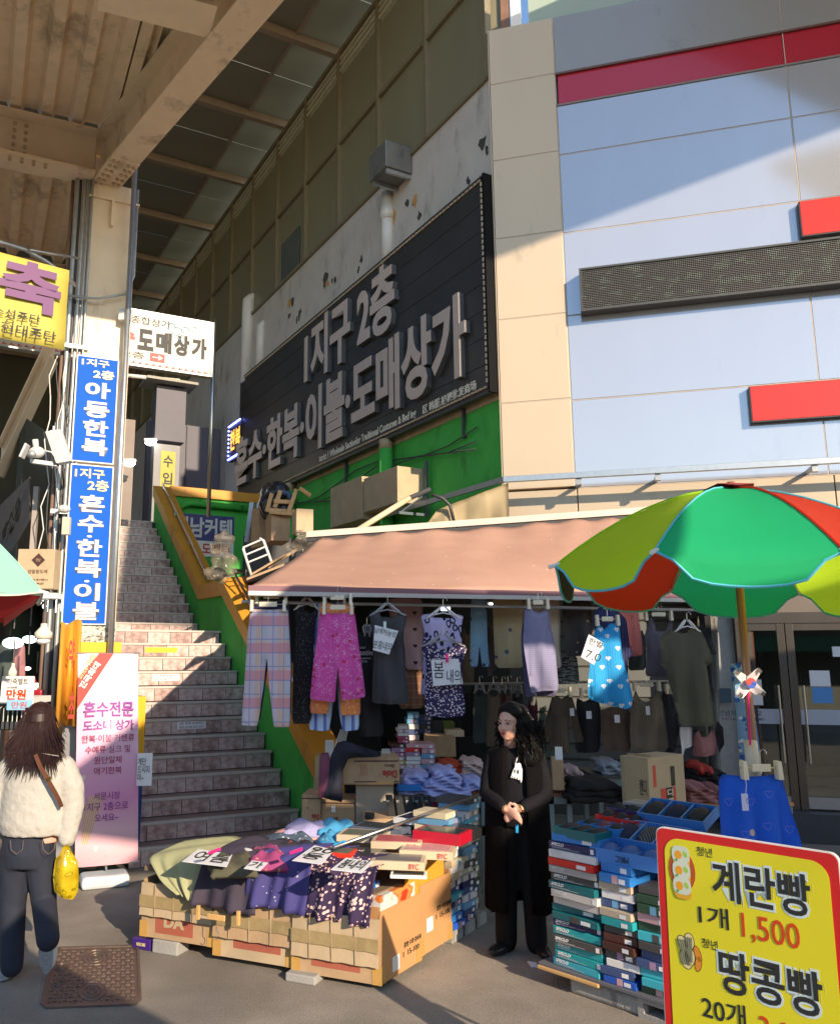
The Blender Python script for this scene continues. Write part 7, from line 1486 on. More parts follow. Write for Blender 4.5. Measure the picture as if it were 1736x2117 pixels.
tray(qp(.78, .03, z2), .0, .42, .2, .075, 3, [m_sk4], 'blue open box lettered upside down on the middle stack', s_='MKC'); tray(qp(.82, .2, z2 + .06), .0, .42, .22, .06, 3, [m_sk1, m_sk2, m_sk5], 'blue open box with dotted and striped goods on the middle stack', tilt=.35); tray(qp(.88, .46, z2 + .17), .0, .42, .2, .06, 3, [m_sk3, m_sk1, m_sk3], 'blue open box with three dark rolled goods near the candy carton', tilt=.35)
tray(qp(1.35, .25, z2 + .02), .0, .42, .2, .06, 3, [m_sk4, m_sk5, m_sk3], 'pale blue open box between the price board and the blue trousers', tilt=.2); tray(qp(1.3, .55, z2 + .06), .0, .42, .16, .05, 1, [m_sk4], 'bright blue empty tray behind the blue trousers')
tag(MB().obox(qp(.5, .25, .133), rX * .9, -rn * .4, Z * (z2 - .15)).build('crate', m_black), 'dark crate filling the back of the right stand', 'crate')
MBf = thing('blue_film', qp(.8, .35, z2 + .1), 'loose blue plastic film between two open boxes', 'film'); mb = MB(); rs = random.Random(8)
for i in range(7): mb.ball(qp(.62 + i * .09, .4 + rs.uniform(-.03, .03), z2 + .14 + rs.uniform(-.02, .02)), (.06, .04, .035), 8, 5)
mb.build('film', m_film, MBf, remesh=.012)
# ---------------------------------------------------------------- left part of the shop: cabinet, fruit cartons, tables
K = lambda x, y: (598.9 + .2435 * x, 1409 + .2435 * y)
def kbox(x0, y0, x1, y1, Y, d, lab, m, name='carton', ang=0, **k):
    a, b = K(x0, y1), K(x1, y0); return cart_px(a[0], b[0], a[1], b[1], Y, d, ang, lab, m, name, **k)
cb = thing('cabinet', AY(*K(660, 1200), 7.2), 'pale wooden cabinet side below the large fruit carton', 'cabinet'); a, b = AY(*K(562, 1200), 7.1), AY(*K(880, 868), 7.1)
MB().obox(a, (b.x - a.x, 0, 0), (0, .02, 0), (0, 0, b.z - a.z)).build('side_panel', M('pale_plywood', (.34, .27, .2), .6, var=.12, stretch=(1, 1, .2), vs=8), cb); a2 = AY(*K(440, 900), 7.05); MB().obox(Vector((a2.x, 7.05, b.z)), (b.x - a2.x, 0, 0), (0, .5, 0), (0, 0, .03)).build('top', m_wood, cb); MB().obox(Vector((a2.x + .02, 7.5, 0)), (b.x - a2.x, 0, 0), (0, .02, 0), (0, 0, b.z)).build('back_panel', m_black, cb)
r = kbox(450, 640, 935, 868, 7.05, .4, 'large fruit carton with upside down red print on the wooden cabinet', m_card, ang=.05, tape=False); t, p, X, Yv = r; wdt = (AY(*K(935, 868), 7.05) - AY(*K(450, 868), 7.05)).length; hb2 = AY(*K(450, 640), 7.05).z - p.z
m_fred = flat('fruit_red', (.4, .03, .02), .6, var=0); m_line = flat('brown_line', (.06, .02, .015), .6, var=0)
text('Dole', p, X, Z, wdt * .7, wdt * .95, hb2 * .22, hb2 * .5, m_fred, t, bold=.04, flip=True); text('Banana', p, X, Z, wdt * .74, wdt * .9, hb2 * .6, hb2 * .72, m_line, t, flip=True)
MB().obox(p + X * wdt * .2 + Z * hb2 * .82 - Yv * .001, X * wdt * .78, -Yv * .001, Z * .01).obox(p + X * wdt * .2 + Z * hb2 * .06 - Yv * .001, X * wdt * .78, -Yv * .001, Z * .008).build('printed_line', m_line, t)
for i in range(4): MB().tube([p - Yv * .002 + X * wdt * (.3 + .035 * i + .02 * math.cos(q)) + Z * hb2 * (.5 + .22 * math.sin(q)) for q in (-1.4, -.7, 0, .7, 1.4, 2)], .0018, 4).build('fruit_outline', m_fred, t)
for x0, x1, y0, y1, lab, s_ in ((100, 262, 962, 1200, 'small fruit carton at the foot of the stairs, left of two', 'Dole'), (266, 555, 1005, 1215, 'open fruit carton with a white sticker, right of two at the stair foot', '5H')):
    t, p, X, Yv = kbox(x0, y0, x1, y1, 7.15, .35, lab, m_card, ang=-.12, tape=False); ww = (AY(*K(x1, y1), 7.15) - AY(*K(x0, y1), 7.15)).length; h2 = AY(*K(x0, y0), 7.15).z - p.z
    text(s_, p, X, Z, ww * (.55 if s_ == 'Dole' else .38), ww * (.95 if s_ == 'Dole' else .5), h2 * .12, h2 * .32, m_fred if s_ == 'Dole' else m_ink, t, bold=.03, flip=True); MB().obox(p + Z * h2 * .85 - Yv * .001, X * ww, -Yv * .001, Z * .008).build('printed_line', m_line, t); MB().obox(p + X * ww * .3 + Z * h2 * .5 - Yv * .001, X * ww * (.12 if s_ == '5H' else .05), -Yv * .001, Z * h2 * (.25 if s_ == '5H' else .06)).build('sticker', m_paper if s_ == '5H' else m_line, t)
kbox(205, 830, 250, 960, 7.4, .3, 'narrow brown carton standing behind the mauve jacket', m_card); kbox(215, 640, 250, 830, 7.5, .3, 'blue and brown carton just above the narrow brown one', m_card2)
kbox(300, 500, 372, 640, 7.8, .05, 'white board leaning behind the dark coat near the handrail end', m_paper, name='board', tape=False)
hang('jacket', 'mauve jacket hanging over the edge of the fruit cartons', 'jacket', [K(x, y) for x, y in ((262, 610), (330, 600), (352, 700), (330, 900), (290, 992), (242, 985), (250, 800))], 6.98, M('mauve_cotton', (.2, .06, .1), **F), hanger=None, puff=.05, folds=.03)
hang('coat', 'dark navy coat slumped over the fruit cartons beside the mauve jacket', 'coat', [K(x, y) for x, y in ((400, 520), (470, 500), (640, 560), (780, 600), (770, 640), (500, 650), (450, 760), (450, 1020), (360, 1010), (285, 985), (330, 850), (345, 640))], 6.95, M('navy_black_cotton', (.012, .013, .025), **F), hanger=None, puff=.06, folds=.035)
mb = thing('wire_hangers', AY(*K(420, 470), 7.3), 'bunch of white wire hangers above the dark navy coat', 'hangers')
for i in range(6): MB().tube([AY(*K(380 + i * 16, 560), 7.3), AY(*K(430 + i * 12, 420), 7.3), AY(*K(436 + i * 12, 405), 7.3)], .004, 5).build('wire', m_pvc, mb)
for i in range(5): MB().tube([AY(*K(780 + i * 16, 620), 7.3), AY(*K(790 + i * 14, 570), 7.3)], .005, 5).build('wire', m_pvc, mb)
# pink and white box piles
zt_ = AY(*K(900, 745), 7.9).z
def kst(x0, x1, ybot, ytop, cols, Y, where, seed):
    a, b, c = AY(*K(x0, ybot), Y), AY(*K(x1, ybot), Y), AY(*K(x0, ytop), Y); n = len(cols); stack(Vector((a.x, Y, 0)), Vector((1, 0, 0)), Vector((0, -1, 0)), b.x - a.x, .3, a.z, cols, (c.z - a.z) / n, where, seed=seed, jit=.006, group='shoe sized boxes piled inside the shop')
kst(862, 985, 742, 525, ['pink', 'yellow', 'pink', 'magenta', 'lilac', 'brown'], 7.9, 'the left pink pile inside the shop', 11); kst(988, 1112, 742, 520, ['white', 'white', 'white', 'lilac', 'red', 'pink'], 7.88, 'the middle white and pink pile inside the shop', 12); kst(1118, 1236, 742, 522, ['sky', 'pink', 'sky', 'pink', 'pink'], 7.9, 'the right pink pile inside the shop', 13); kst(920, 1015, 520, 372, ['magenta', 'magenta', 'white', 'white', 'white'], 7.95, 'the short pile above the pink ones', 14)
kst(1000, 1100, 500, 280, ['white', 'slate', 'white', 'sky', 'sky'], 8.9, 'the dim blue pile deep inside', 15); kst(1105, 1210, 440, 290, ['slate', 'char', 'slate', 'slate'], 8.9, 'the dim slate pile deep inside', 16)
kbox(1170, 470, 1410, 640, 8.4, .4, 'dim brown carton behind the pink boxes', m_card); kbox(1330, 415, 1480, 470, 8.6, .3, 'dim pale parcel on top of the brown carton in the shop', m_bc, tape=False); kbox(1215, 340, 1300, 450, 8.8, .2, 'black framed box beside a green one deep in the shop', m_black, tape=False); kbox(1305, 345, 1400, 440, 8.8, .2, 'yellow green box deep in the shop', flat('moss_card', (.08, .12, .01), .5), tape=False)
def table(x0, x1, y, Y, d, lab, top_m, leg_y=None, zz=None):
    a, b = AY(x0, y, Y), AY(x1, y, Y); t = thing('table', Vector(((a.x + b.x) / 2, Y, 0)), lab, 'table')
    MB().obox(Vector((a.x, Y, a.z - .025)), (b.x - a.x, 0, 0), (0, d, 0), (0, 0, .025)).build('table_top', top_m, t); ml_ = M('pale_blue_angle_steel', (.2, .27, .3), .5, .3, var=.15)
    MB().obox(Vector((a.x, Y + .03, a.z - .09)), (b.x - a.x, 0, 0), (0, .02, 0), (0, 0, .06)).build('rail', ml_, t)
    for x in (a.x + .03, b.x - .07):
        for yy in (Y + .03, Y + d - .07): MB().obox((x, yy, 0), (.04, 0, 0), (0, .006, 0), (0, 0, a.z - .026)).obox((x, yy + .006, 0), (.006, 0, 0), (0, .03, 0), (0, 0, a.z - .026)).build('leg', ml_, t)
    return a.z
m_rtop = M('red_brown_board', (.2, .07, .04), .5, var=.15)
zt1 = table(835, 1012, 1636, 7.35, .8, 'steel angle table with red brown top carrying the lilac shirts', m_rtop); zt2 = table(790, 1010, 1592, 7.85, .5, 'dark shelf table carrying the pink box piles', flat('dark_laminate', (.06, .06, .06), .5)); table(1128, 1190, 1640, 7.2, .8, 'blue steel table behind the woman, with a small open carton', m_rtop)
table(1230, 1440, 1604, 8.0, .6, 'dark shelf with loose underwear below the brown tops', flat('dark_laminate', (.06, .06, .06), .5)); table(1415, 1640, 1660, 7.4, .6, 'wood topped shelf with dusky pink underwear by the candy carton', m_wood)
def pile(x0, x1, y0, y1, Y, m, lab, name='shirt_pile', lay=5, seed=0, dep=.35):
    a, b = AY(x0, y1, Y), AY(x1, y0, Y); t = thing(name, Vector(((a.x + b.x) / 2, Y + dep / 2, a.z)), lab, 'clothes pile'); rs = random.Random(seed); h = (b.z - a.z) / lay
    for i in range(lay):
        w_ = (b.x - a.x) * (1 - .07 * i); cx = (a.x + b.x) / 2 + rs.uniform(-.02, .02); mb = MB(); nU, nV = 14, 6; z = a.z + i * h
        for j in range(nV + 1):
            for q in range(nU + 1):
                u_, v = q / nU, j / nV; e = min(1, min(u_, 1 - u_) * 5 + .0, v * 4 if v < .5 else 1)
                mb.v.append(Vector((cx + (u_ - .5) * w_ + .015 * math.sin(v * 8 + i), Y + v * dep - .02 * math.sin(u_ * 9 + i * 2) - .01 * i * 0, z + h * (.15 + .85 * math.sqrt(max(0, e))) + .008 * math.sin(u_ * 12 + i * 1.7 + v * 4) + .01 * v)))
        for j in range(nV):
            for q in range(nU): k = j * (nU + 1) + q; mb.f.append((k, k + 1, k + nU + 2, k + nU + 1)); mb.mi.append(0)
        o = mb.build('folded_shirt', m, t, smooth=True); s = o.modifiers.new('s', 'SOLIDIFY'); s.thickness = h * .8; s.offset = -1
c_ll = M('lilac_blue_print', pat=P_speck((.42, .46, .8), (.2, .28, .6), 55, .15), rough=.8, var=.05); c_llo = M('lilac_blue_cotton', (.42, .45, .78), .8, var=.12, vs=20, bump=.3, bs=30)
pile(826, 902, 1600, 1640, 7.3, c_llo, 'left pile of lilac blue printed shirts spilling over the table edge', seed=1, lay=6); pile(872, 968, 1593, 1645, 7.25, c_llo, 'large middle pile of lilac blue printed shirts on the table', seed=2, lay=8); pile(958, 1006, 1614, 1632, 7.3, c_llo, 'small wrapped lilac pile at the right end of the table', seed=3, lay=3)
pile(905, 960, 1578, 1596, 7.75, M('rust_red_cloth', (.45, .06, .02), .8, var=.3, vs=20), 'rust red heap of clothes behind the lilac shirts', seed=4, lay=3); pile(950, 1004, 1574, 1602, 7.7, M('cream_pink_cloth', (.6, .45, .4), .8, var=.15), 'cream and pink folded clothes beside the rust red heap', seed=5, lay=5)
tag(MB().obox(AY(822, 1636, 7.25), (.2, 0, 0), (0, .2, 0), (0, 0, .05)).build('flat_box', pm('blue'), bevel=.003), 'blue flat box under the left lilac pile', 'box')
pile(1240, 1290, 1575, 1600, 8.05, M('pale_mixed_cloth', (.3, .33, .38), .8, var=.3, vs=20), 'pale blue grey heap on the dark shelf', seed=6, lay=3); pile(1300, 1345, 1580, 1600, 8.05, c_tan, 'striped beige and grey heap on the dark shelf', seed=7, lay=3); pile(1345, 1415, 1570, 1602, 8.1, c_blk, 'black heap on the dark shelf left of the candy carton', seed=8, lay=3)
pile(1172, 1215, 1590, 1636, 7.5, M('pale_rose_cotton', (.45, .33, .33), .8, var=.2, vs=14), 'pale rose garment hanging off the blue table', seed=9, lay=5); pile(1420, 1480, 1625, 1656, 7.3, c_pkb, 'folded dusky pink underwear with a white tag', seed=10, lay=4); pile(1470, 1500, 1630, 1657, 7.35, c_pkb, 'second heap of dusky pink underwear, beside the blue trousers', seed=11, lay=3); pile(1435, 1500, 1590, 1622, 7.7, c_blk, 'black underwear heap with a red one on top', seed=12, lay=3); pile(1445, 1475, 1582, 1598, 7.68, flat('dull_red_cloth', (.4, .03, .02), .8), 'red padded garment on the black underwear heap', seed=13, lay=1)
pile(1180, 1290, 1618, 1655, 7.0, c_blk, 'dark heap of clothes behind the open boxes of the right stand', seed=14, lay=3)
t, p, X, Yv = cart_px(1143, 1166, 1634, 1572, 7.15, .3, -.2, 'small open carton with papers on the blue table behind the woman', m_card, tape=False); MB().obox(p + X * .03 + Yv * .05 + Z * .2, X * .06, Yv * .004, Z * .14).build('papers', m_paper, t)
# candy carton
ax_, bx_, cx__ = AY(1293, 1658, 6.9), AY(1343, 1660, 6.75), AY(1418, 1655, 7.05); hC = AY(1343, 1568, 6.75).z - bx_.z
cc_ = thing('carton', bx_, 'large open brown candy carton with red and black print behind the blue boxes', 'carton'); zb_ = bx_.z - .25
X1 = (cx__ - bx_); X1.z = 0; w1 = X1.length; X1.normalize(); X0 = (bx_ - ax_); X0.z = 0; w0 = X0.length; X0.normalize(); pC = Vector((bx_.x, bx_.y, zb_)); n1 = X1.cross(Z); hC += .25
MB().obox(pC, X1 * w1, -n1 * .25, Z * hC).build('carton', m_card2, cc_, bevel=.004); MB().obox(Vector((ax_.x, ax_.y, zb_)), X0 * w0, -X0.cross(Z) * .006, Z * hC * .98).build('flap', m_card2, cc_); MB().obox(Vector((ax_.x + .06, ax_.y + .08, zb_)), X0 * w0 * .95, -X0.cross(Z) * .006, Z * hC * 1.03).build('rear_flap', m_card, cc_)
MB().obox(pC + X1 * w1 * .3 + Z * .12 + n1 * .001, X1 * w1 * .42, n1 * .001, Z * hC * .38).build('red_print', flat('candy_red', (.55, .06, .03), .5), cc_); MB().obox(pC + X1 * w1 * .45 + Z * .12 + n1 * .0022, X1 * w1 * .2, n1 * .001, Z * hC * .38).build('black_print', m_ink, cc_)
text('삼캔디', pC, Z, -X1, .13, .13 + hC * .34, -w1 * .63, -w1 * .48, m_bc, cc_, bold=.03, out=-.005) if 0 else None
for i, c in enumerate('디캔삼'): text(c, pC, X1, Z, w1 * .47, w1 * .63, .13 + hC * .115 * (2 - i) * 1.0 if 0 else .135 + hC * .12 * (2 - i), .135 + hC * .12 * (2 - i) + hC * .1, m_bc, cc_, bold=.03, out=.004)
MB().obox(pC + X1 * w1 * .12 + Z * hC * .62 + n1 * .001, X1 * w1 * .08, n1 * .001, Z * hC * .28).build('red_print', flat('candy_red', (.55, .06, .03), .5), cc_)
for k in range(7): MB().obox(pC + X1 * w1 * (.6 + .018 * k) + Z * hC * .6 + n1 * .001, X1 * w1 * (.008 + .004 * (k % 2)), n1 * .001, Z * hC * .26).build('bar_code', m_ink, cc_)
for k in range(2): text('캔디', Vector((ax_.x, ax_.y, zb_)), X0, Z, w0 * .62, w0 * .9, .3, .42, m_ink, cc_, out=.002) if k == 0 else None
# carton with black packets behind the front stall
t, p, X, Yv = kbox(622, 1165, 900, 1275, 6.75, .35, 'open carton of black packets behind the front stall', m_card, ang=0, tape=False)
for i in range(5):
    q = p + X * (.2 + i * .075) + Yv * .1 + Z * .1; MB().obox(q, (.055, 0, .0), (0, .1, .0), (-.02, 0, .14)).build('black_packet', m_black, t); text('BYC', q + Vector((-.012, -.002, .1)), (1, 0, 0), Z, 0, .02, 0, .015, m_wht, t)
kbox(640, 1130, 720, 1165, 6.72, .1, 'small black packet lying left in the carton behind the stall', m_black, tape=False, name='packet')
kbox(1215, 1000, 1335, 1145, 8.0, .3, 'magenta pink box under the shirt table, front one', pm('magenta'), tape=False); kbox(1145, 1005, 1212, 1090, 8.0, .3, 'magenta pink box under the shirt table, left one', pm('magenta'), tape=False)
kbox(1095, 1090, 1205, 1140, 7.0, .3, 'brown open carton right of the black packets', m_card, tape=False)
# ---------------------------------------------------------------- far left stall
lsf = thing('belt_stall', AY(40, 1600, 7.2), 'small stall of hanging belts at the left border behind the walking woman', 'stall')
a = AY(-30, 1455, 7.0); b = AY(70, 1455, 7.0)
MB().obox(a, (b.x - a.x, 0, 0), (0, .4, 0), (0, 0, .05)).build('shelf', m_white, lsf); MB().obox(a + Vector((0, 0, -1.4)), (.03, 0, 0), (0, .03, 0), (0, 0, 1.4)).obox(b + Vector((-.04, 0, -1.4)), (.03, 0, 0), (0, .03, 0), (0, 0, 1.4)).build('upright', m_stain, lsf)
for i in range(9):
    x = a.x + .05 + i * (b.x - a.x - .1) / 8; tt = thing('belt', (x, 7.02, .6), ['black', 'dark brown', 'black', 'grey', 'black', 'tan', 'black', 'dark brown', 'black'][i] + ' leather belt hanging on the stall, ' + ORD[i].replace('bottom', 'first') + ' from the left', 'belt', 'belts hanging on the stall')
    MB().obox((x - .018, 7.0, a.z - .95), (.036, 0, 0), (0, .006, 0), (0, 0, .78)).build('strap', M('glossy_leather_%d' % (i % 3), [(.02, .018, .018), (.08, .04, .025), (.14, .14, .14)][i % 3], .2, var=.1, coat=.4), tt); MB().obox((x - .024, 6.985, a.z - .2), (.048, 0, 0), (0, .01, 0), (0, 0, .06)).build('buckle', m_stain, tt); MB().tube([(x, 6.99, a.z - .14), (x, 6.99, a.z - .04), (x + .02, 6.99, a.z - .02)], .004, 5).build('hook', m_pvc, tt)
o = AY(1, 1452, 6.9); t = thing('price_board', o, 'white sign offering belts, standing on the stall left of the yellow box sign', 'sign board'); q = AY(72, 1398, 6.9); ww, hh5 = q.x - o.x, q.z - o.z
MB().obox(o, (ww, 0, 0), (0, .01, 0), (0, 0, hh5)).build('board', m_paper, t); text('가죽밸트', o, (1, 0, 0), Z, ww * .18, ww * .82, hh5 * .68, hh5 * .92, m_ink, t); text('29,000원', o, (1, 0, 0), Z, ww * .18, ww * .5, hh5 * .52, hh5 * .62, m_ink, t, bold=-.005); text('만원', o, (1, 0, 0), Z, ww * .18, ww * .78, hh5 * .1, hh5 * .5, m_yred, t, bold=.03)
o = AY(14, 1468, 6.88); t = thing('price_card', o, 'small sky blue card with red lettering hung below the belt sign', 'card'); MB().obox(o, (.2, 0, 0), (0, .006, 0), (0, 0, .08)).build('card', flat('baby_blue', (.25, .5, .75), .5), t); text('만원', o, (1, 0, 0), Z, .04, .16, .015, .065, m_yred, t)
# curved herb sign
pts_ = [AY(135, 1288, 7.6), AY(148, 1278, 7.75), AY(162, 1282, 7.9)]; z0c = AY(150, 1500, 7.75).z; t = thing('herb_sign', pts_[1], 'narrow curved ochre sign with dark red letters left of the column', 'sign')
mb = MB(); 
for i in range(7):
    f = i / 6; x, y = 132 + f * 34, 1286 + 6 * math.sin(f * 6); p = AY(x, y, 7.45 + .3 * math.sin(f * 2.4)); mb.v += [Vector((p.x, p.y, z0c)), p]
for i in range(6): mb.f.append((2 * i, 2 * i + 2, 2 * i + 3, 2 * i + 1)); mb.mi.append(0)
oo = mb.build('panel', m_orange, t, smooth=True); s = oo.modifiers.new('s', 'SOLIDIFY'); s.thickness = .02
for c, y0, y1 in (('약', 1380, 1320), ('초', 1485, 1430)): a, b = AY(142, y0, 7.55), AY(157, y1, 7.55); text(c, Vector((a.x, a.y, 0)), Vector((1, .25, 0)).normalized(), Z, 0, b.x - a.x, a.z, b.z, flat('dark_red_letter', (.4, .03, .02), .5), t, out=.06, bold=.03)
# lit stacked carton and stall fittings
r = cart_px(33, 110, 1217, 1135, 7.9, .4, .0, 'sunlit carton with a dark diamond mark, on the stall roof left of the column', m_card2); t, p, X, Yv = r; ww = (AY(110, 1217, 7.9) - AY(33, 1217, 7.9)).length; hh6 = AY(33, 1135, 7.9).z - p.z
MB().prism([p + X * (ww * .56 + a * .065) + Z * (hh6 * .72 + b * .065) - Yv * .002 for a, b in ((-1, 0), (0, -1), (1, 0), (0, 1))], -Yv * .001).build('diamond_mark', m_line, t); text('양말왕도매', p, X, Z, ww * .3, ww * .82, hh6 * .38, hh6 * .48, m_line, t, out=.002); text('양남', p, X, Z, ww * .5, ww * .62, hh6 * .68, hh6 * .76, m_card2, t, out=.004)
text('경기도 시흥시 대야동 5-16', p, X, Z, ww * .4, ww * .85, hh6 * .2, hh6 * .25, m_line, t, out=.002); text('031-399-2457', p, X, Z, ww * .45, ww * .75, hh6 * .1, hh6 * .15, m_line, t, out=.002)
ls = thing('left_stall', AY(60, 1300, 8), 'market stall frame with a white roof edge and dark interior left of the column', 'stall')
a, b = AY(20, 1228, 7.85), AY(118, 1222, 7.85); MB().obox(Vector((a.x - 1.5, 7.85, a.z - .04)), (b.x - a.x + 1.5, 0, 0), (0, .5, 0), (0, 0, .05)).build('roof_edge', m_white, ls)
MB().obox((-9, 11.5, 0), (5.0, 0, 0), (0, .1, 0), (0, 0, 2.7)).build('back_wall', m_shopw, ls); MB().obox((-9, 7.95, 2.62), (5.2, 0, 0), (0, 3.5, 0), (0, 0, .06)).build('ceiling', m_shopw, ls); MB().obox((-4.3, 10.5, 0), (.08, 0, 0), (0, 2.5, 0), (0, 0, 5)).build('side_wall', m_hall, ls)
# white slatted window, grey sign, CCTV
o = fa(5.5, -1.7, 3.0); t = thing('wall_sign', o, 'worn grey brown board with faded letters beside the left green parapet', 'sign')
P_ = [AY(0, 1180, 9.5), AY(62, 1075, 8.3), AY(62, 985, 8.3), AY(0, 1045, 9.5)]; MB().prism(P_, (0, .03, 0)).build('board', M('worn_board', (.13, .11, .1), .7, var=.25), t); MB().obox(AY(60, 1152, 8.28), (.05, 0, 0), (0, .05, 0), (0, 0, .72)).build('edge_post', M('worn_post', (.35, .3, .27), .6), t)
Xd = (P_[1] - P_[0]).normalized(); Nd = Vector((0, -1, 0))
text('옥전상', P_[0] + Vector((0, -.01, 0)), Xd, Z, .15, 1.1, .2, .6, m_black, t, bold=.03, out=.02)
pn = thing('bright_shutter', AY(118, 940, 12), 'tall bright corrugated shutter behind the floodlight, its brightness put in as glow', 'shutter')
for i in range(7): a = AY(104 + i * 4.4, 968, 11.5); MB().obox(a, (.022, 0, 0), (0, .02, 0), (0, 0, .62 + .05 * i)).build('shutter_slat', M('glowing_white_slat', (.8, .8, .78), .4, var=.05, emis=.5), pn)  # slats emit a little, in place of light falling on them
MB().obox(AY(133, 1060, 11.4), (.05, 0, 0), (0, .03, 0), (0, 0, 4.2)).build('bright_post', M('bright_post', (.75, .7, .6), .4, var=.05), pn)
fl_ = thing('flood_light', AY(115, 930, 7.7), 'long tilted floodlight with ribbed white casing beside the column', 'floodlight'); a, b = AY(100, 892, 7.6), AY(123, 958, 7.6); d_ = (b - a); MB().obox(a + Vector((-.03, 0, 0)), (.13, .02, .03), (0, .09, 0), d_).build('casing', M('ribbed_white_casing', (.6, .62, .55), .4, var=.08), fl_, bevel=.006); MB().obox(a + Vector((-.05, -.0, -.005)), (.02, .0, .0), (0, .1, 0), d_).build('dark_side', m_black, fl_)
for k in range(4): MB().obox(a + Vector((-.01 + .025 * k, -.004 + .004 * k, .007 * k)), (.006, 0, 0), (0, .004, 0), d_).build('fin', m_pvc, fl_)
cam1 = thing('security_camera', AY(70, 940, 7.6), 'white security camera with sun shield on an arm left of the floodlight', 'camera'); cP = AY(68, 935, 7.6)
MB().ball(cP + Vector((.04, 0, 0)), (.075, .06, .055), 12, 8).build('housing', m_pvc, cam1, smooth=True); MB().tube([cP + Vector((.03, 0, .04)), cP + Vector((.02, -.01, .12))], .028, 10).build('mount', m_pvc, cam1, smooth=True); MB().obox(cP + Vector((-.11, -.05, -.05)), (.05, 0, .13), (0, .1, 0), (.02, 0, -.008)).build('shield', m_pvc, cam1, bevel=.004); MB().tube([cP + Vector((.02, -.03, -.02)), cP + Vector((.02, -.09, -.05))], .035, 12).build('lens_barrel', m_zinc, cam1, smooth=True)
MB().obox(cP + Vector((-.02, 0, -.1)), (.24, .02, -.03), (0, .05, 0), (0, 0, .04)).build('arm', m_pvc, cam1, bevel=.004); MB().tube([cP + Vector((.1, 0, .02)), cP + Vector((.18, 0, .0)), cP + Vector((.22, .01, -.06))], .008, 6).build('cable', m_pvc, cam1, smooth=True)
cam2 = thing('junction_box', AY(133, 1070, 7.8), 'cream plastic junction box and small hooded camera on the conduits', 'junction box'); a = AY(127, 1105, 7.8); MB().obox(a, (.07, 0, 0), (0, .06, 0), (0, 0, .17)).build('box', M('cream_plastic', (.55, .5, .38), .5), cam2, bevel=.005); MB().ball(a + Vector((.02, -.02, .24)), (.06, .06, .04), 10, 7).obox(a + Vector((-.06, -.05, .2)), (.08, 0, .04), (0, .08, 0), (0, 0, .012)).build('hood', m_pvc, cam2)
# lamps and hanging goods in the left stall
def lampp(x, y, Y, r, lab, m, sh=True):
    p = AY(x, y, Y); t = thing('pendant_lamp', p, lab, 'lamp'); MB().tube([p + Vector((0, 0, .12)), p + Vector((0, 0, .35))], .008, 5).build('cord', m_dark, t)
    if sh: MB().tube([p + Vector((0, 0, z)) for z in (.13, .1, .05, 0)], [r * .35, r * .4, r, r], 12).build('shade', flat('frosted_shade', (.7, .66, .56), .4), t, smooth=True)
    MB().ball(p + Vector((0, 0, -.02)), (r * .85, r * .85, r * .45), 10, 6).build('bulb', m, t, smooth=True)
m_glow = M('warm_glow', (1, .9, .75), var=0, emis=3); m_glowb = M('cool_glow', (.75, .95, 1), var=0, emis=3)
lampp(90, 1320, 7.4, .075, 'large white shaded lamp hanging under the mint parasol edge', flat('frosted_glass', (.75, .78, .8), .3)); lampp(112, 1250, 8.2, .13, 'cool white round lamp tucked behind the conduits', m_glowb, False); lampp(122, 1318, 9, .05, 'small warm lamp beside the curved ochre sign', m_glow); lampp(28, 1325, 8.3, .12, 'cool white lamp glowing below the red parasol edge', m_glowb, False); lampp(75, 1415, 9.2, .08, 'bright lamp low behind the red bag', m_glow, False); lampp(26, 1400, 8, .04, 'small brass lamp hanging at the left', flat('brass_shade', (.3, .2, .08), .4)); lampp(58, 1378, 8.6, .04, 'tiny flat warm lamp above the red bag', m_glow, False)
lampp(62, 1318, 8.8, .09, 'pale lamp half hidden behind the large shaded lamp', m_glowb, False)
rb = thing('red_bag', AY(68, 1455, 8), 'dark red square bag hanging in the left stall above the belt sign', 'bag'); a, b = AY(47, 1476 - 0, 8), AY(88, 1426, 8); MB().obox(a, (b.x - a.x, 0, 0), (0, .1, 0), (0, 0, b.z - a.z)).build('bag', M('dark_red_leather', (.3, .01, .02), .4, var=.1), rb, bevel=.02); MB().tube([(a.x + .05, 8.02, b.z), (a.x + .09, 8.02, b.z + .1), (b.x - .05, 8.02, b.z)], .006, 6).build('strap', m_red, rb)
for i, (x0, x1, y0, y1, m, lab) in enumerate(((92, 106, 1418, 1460, 'dark_red_leather', 'narrow dark red garment right of the square bag'), (108, 128, 1290, 1470, None, 'black coat hanging by the curved ochre sign'), (100, 118, 1300, 1380, None, 'dim grey jacket in the left stall'), (30, 52, 1330, 1420, None, 'dim pinkish garment at the left of the stall'), (0, 25, 1330, 1420, None, 'dull grey panel of cloth at the picture border'), (0, 30, 1420, 1450, None, 'dim camouflage garment low at the left border'))):
    hang('garment', lab, 'garment', [(x0, y0), (x1, y0), (x1 + 2, y1), (x0 - 2, y1)], 8.2 + .1 * i, _M[m] if m else [c_blk, c_blk, c_gm, c_pkb, c_grn, c_olv][i], hanger=None)
for i in range(7): p = AY(95 + (i % 3) * 12, 1480 + (i // 3) * 12, 7.9); tag(MB().obox(p, (.06, 0, 0), (0, .02, 0), (0, 0, .08)).build('packet', pm(['white', 'char', 'beige', 'white', 'red', 'sky', 'char'][i]), bevel=.002), ['white packet top left of the small packets behind the belt sign', 'charcoal packet top middle of the small packets behind the belt sign', 'beige packet top right of the small packets behind the belt sign', 'white packet middle left of the small packets behind the belt sign', 'red packet in the middle of the small packets behind the belt sign', 'sky blue packet middle right of the small packets behind the belt sign', 'charcoal packet lowest of the small packets behind the belt sign'][i], 'packet', 'small packets behind the belt sign')
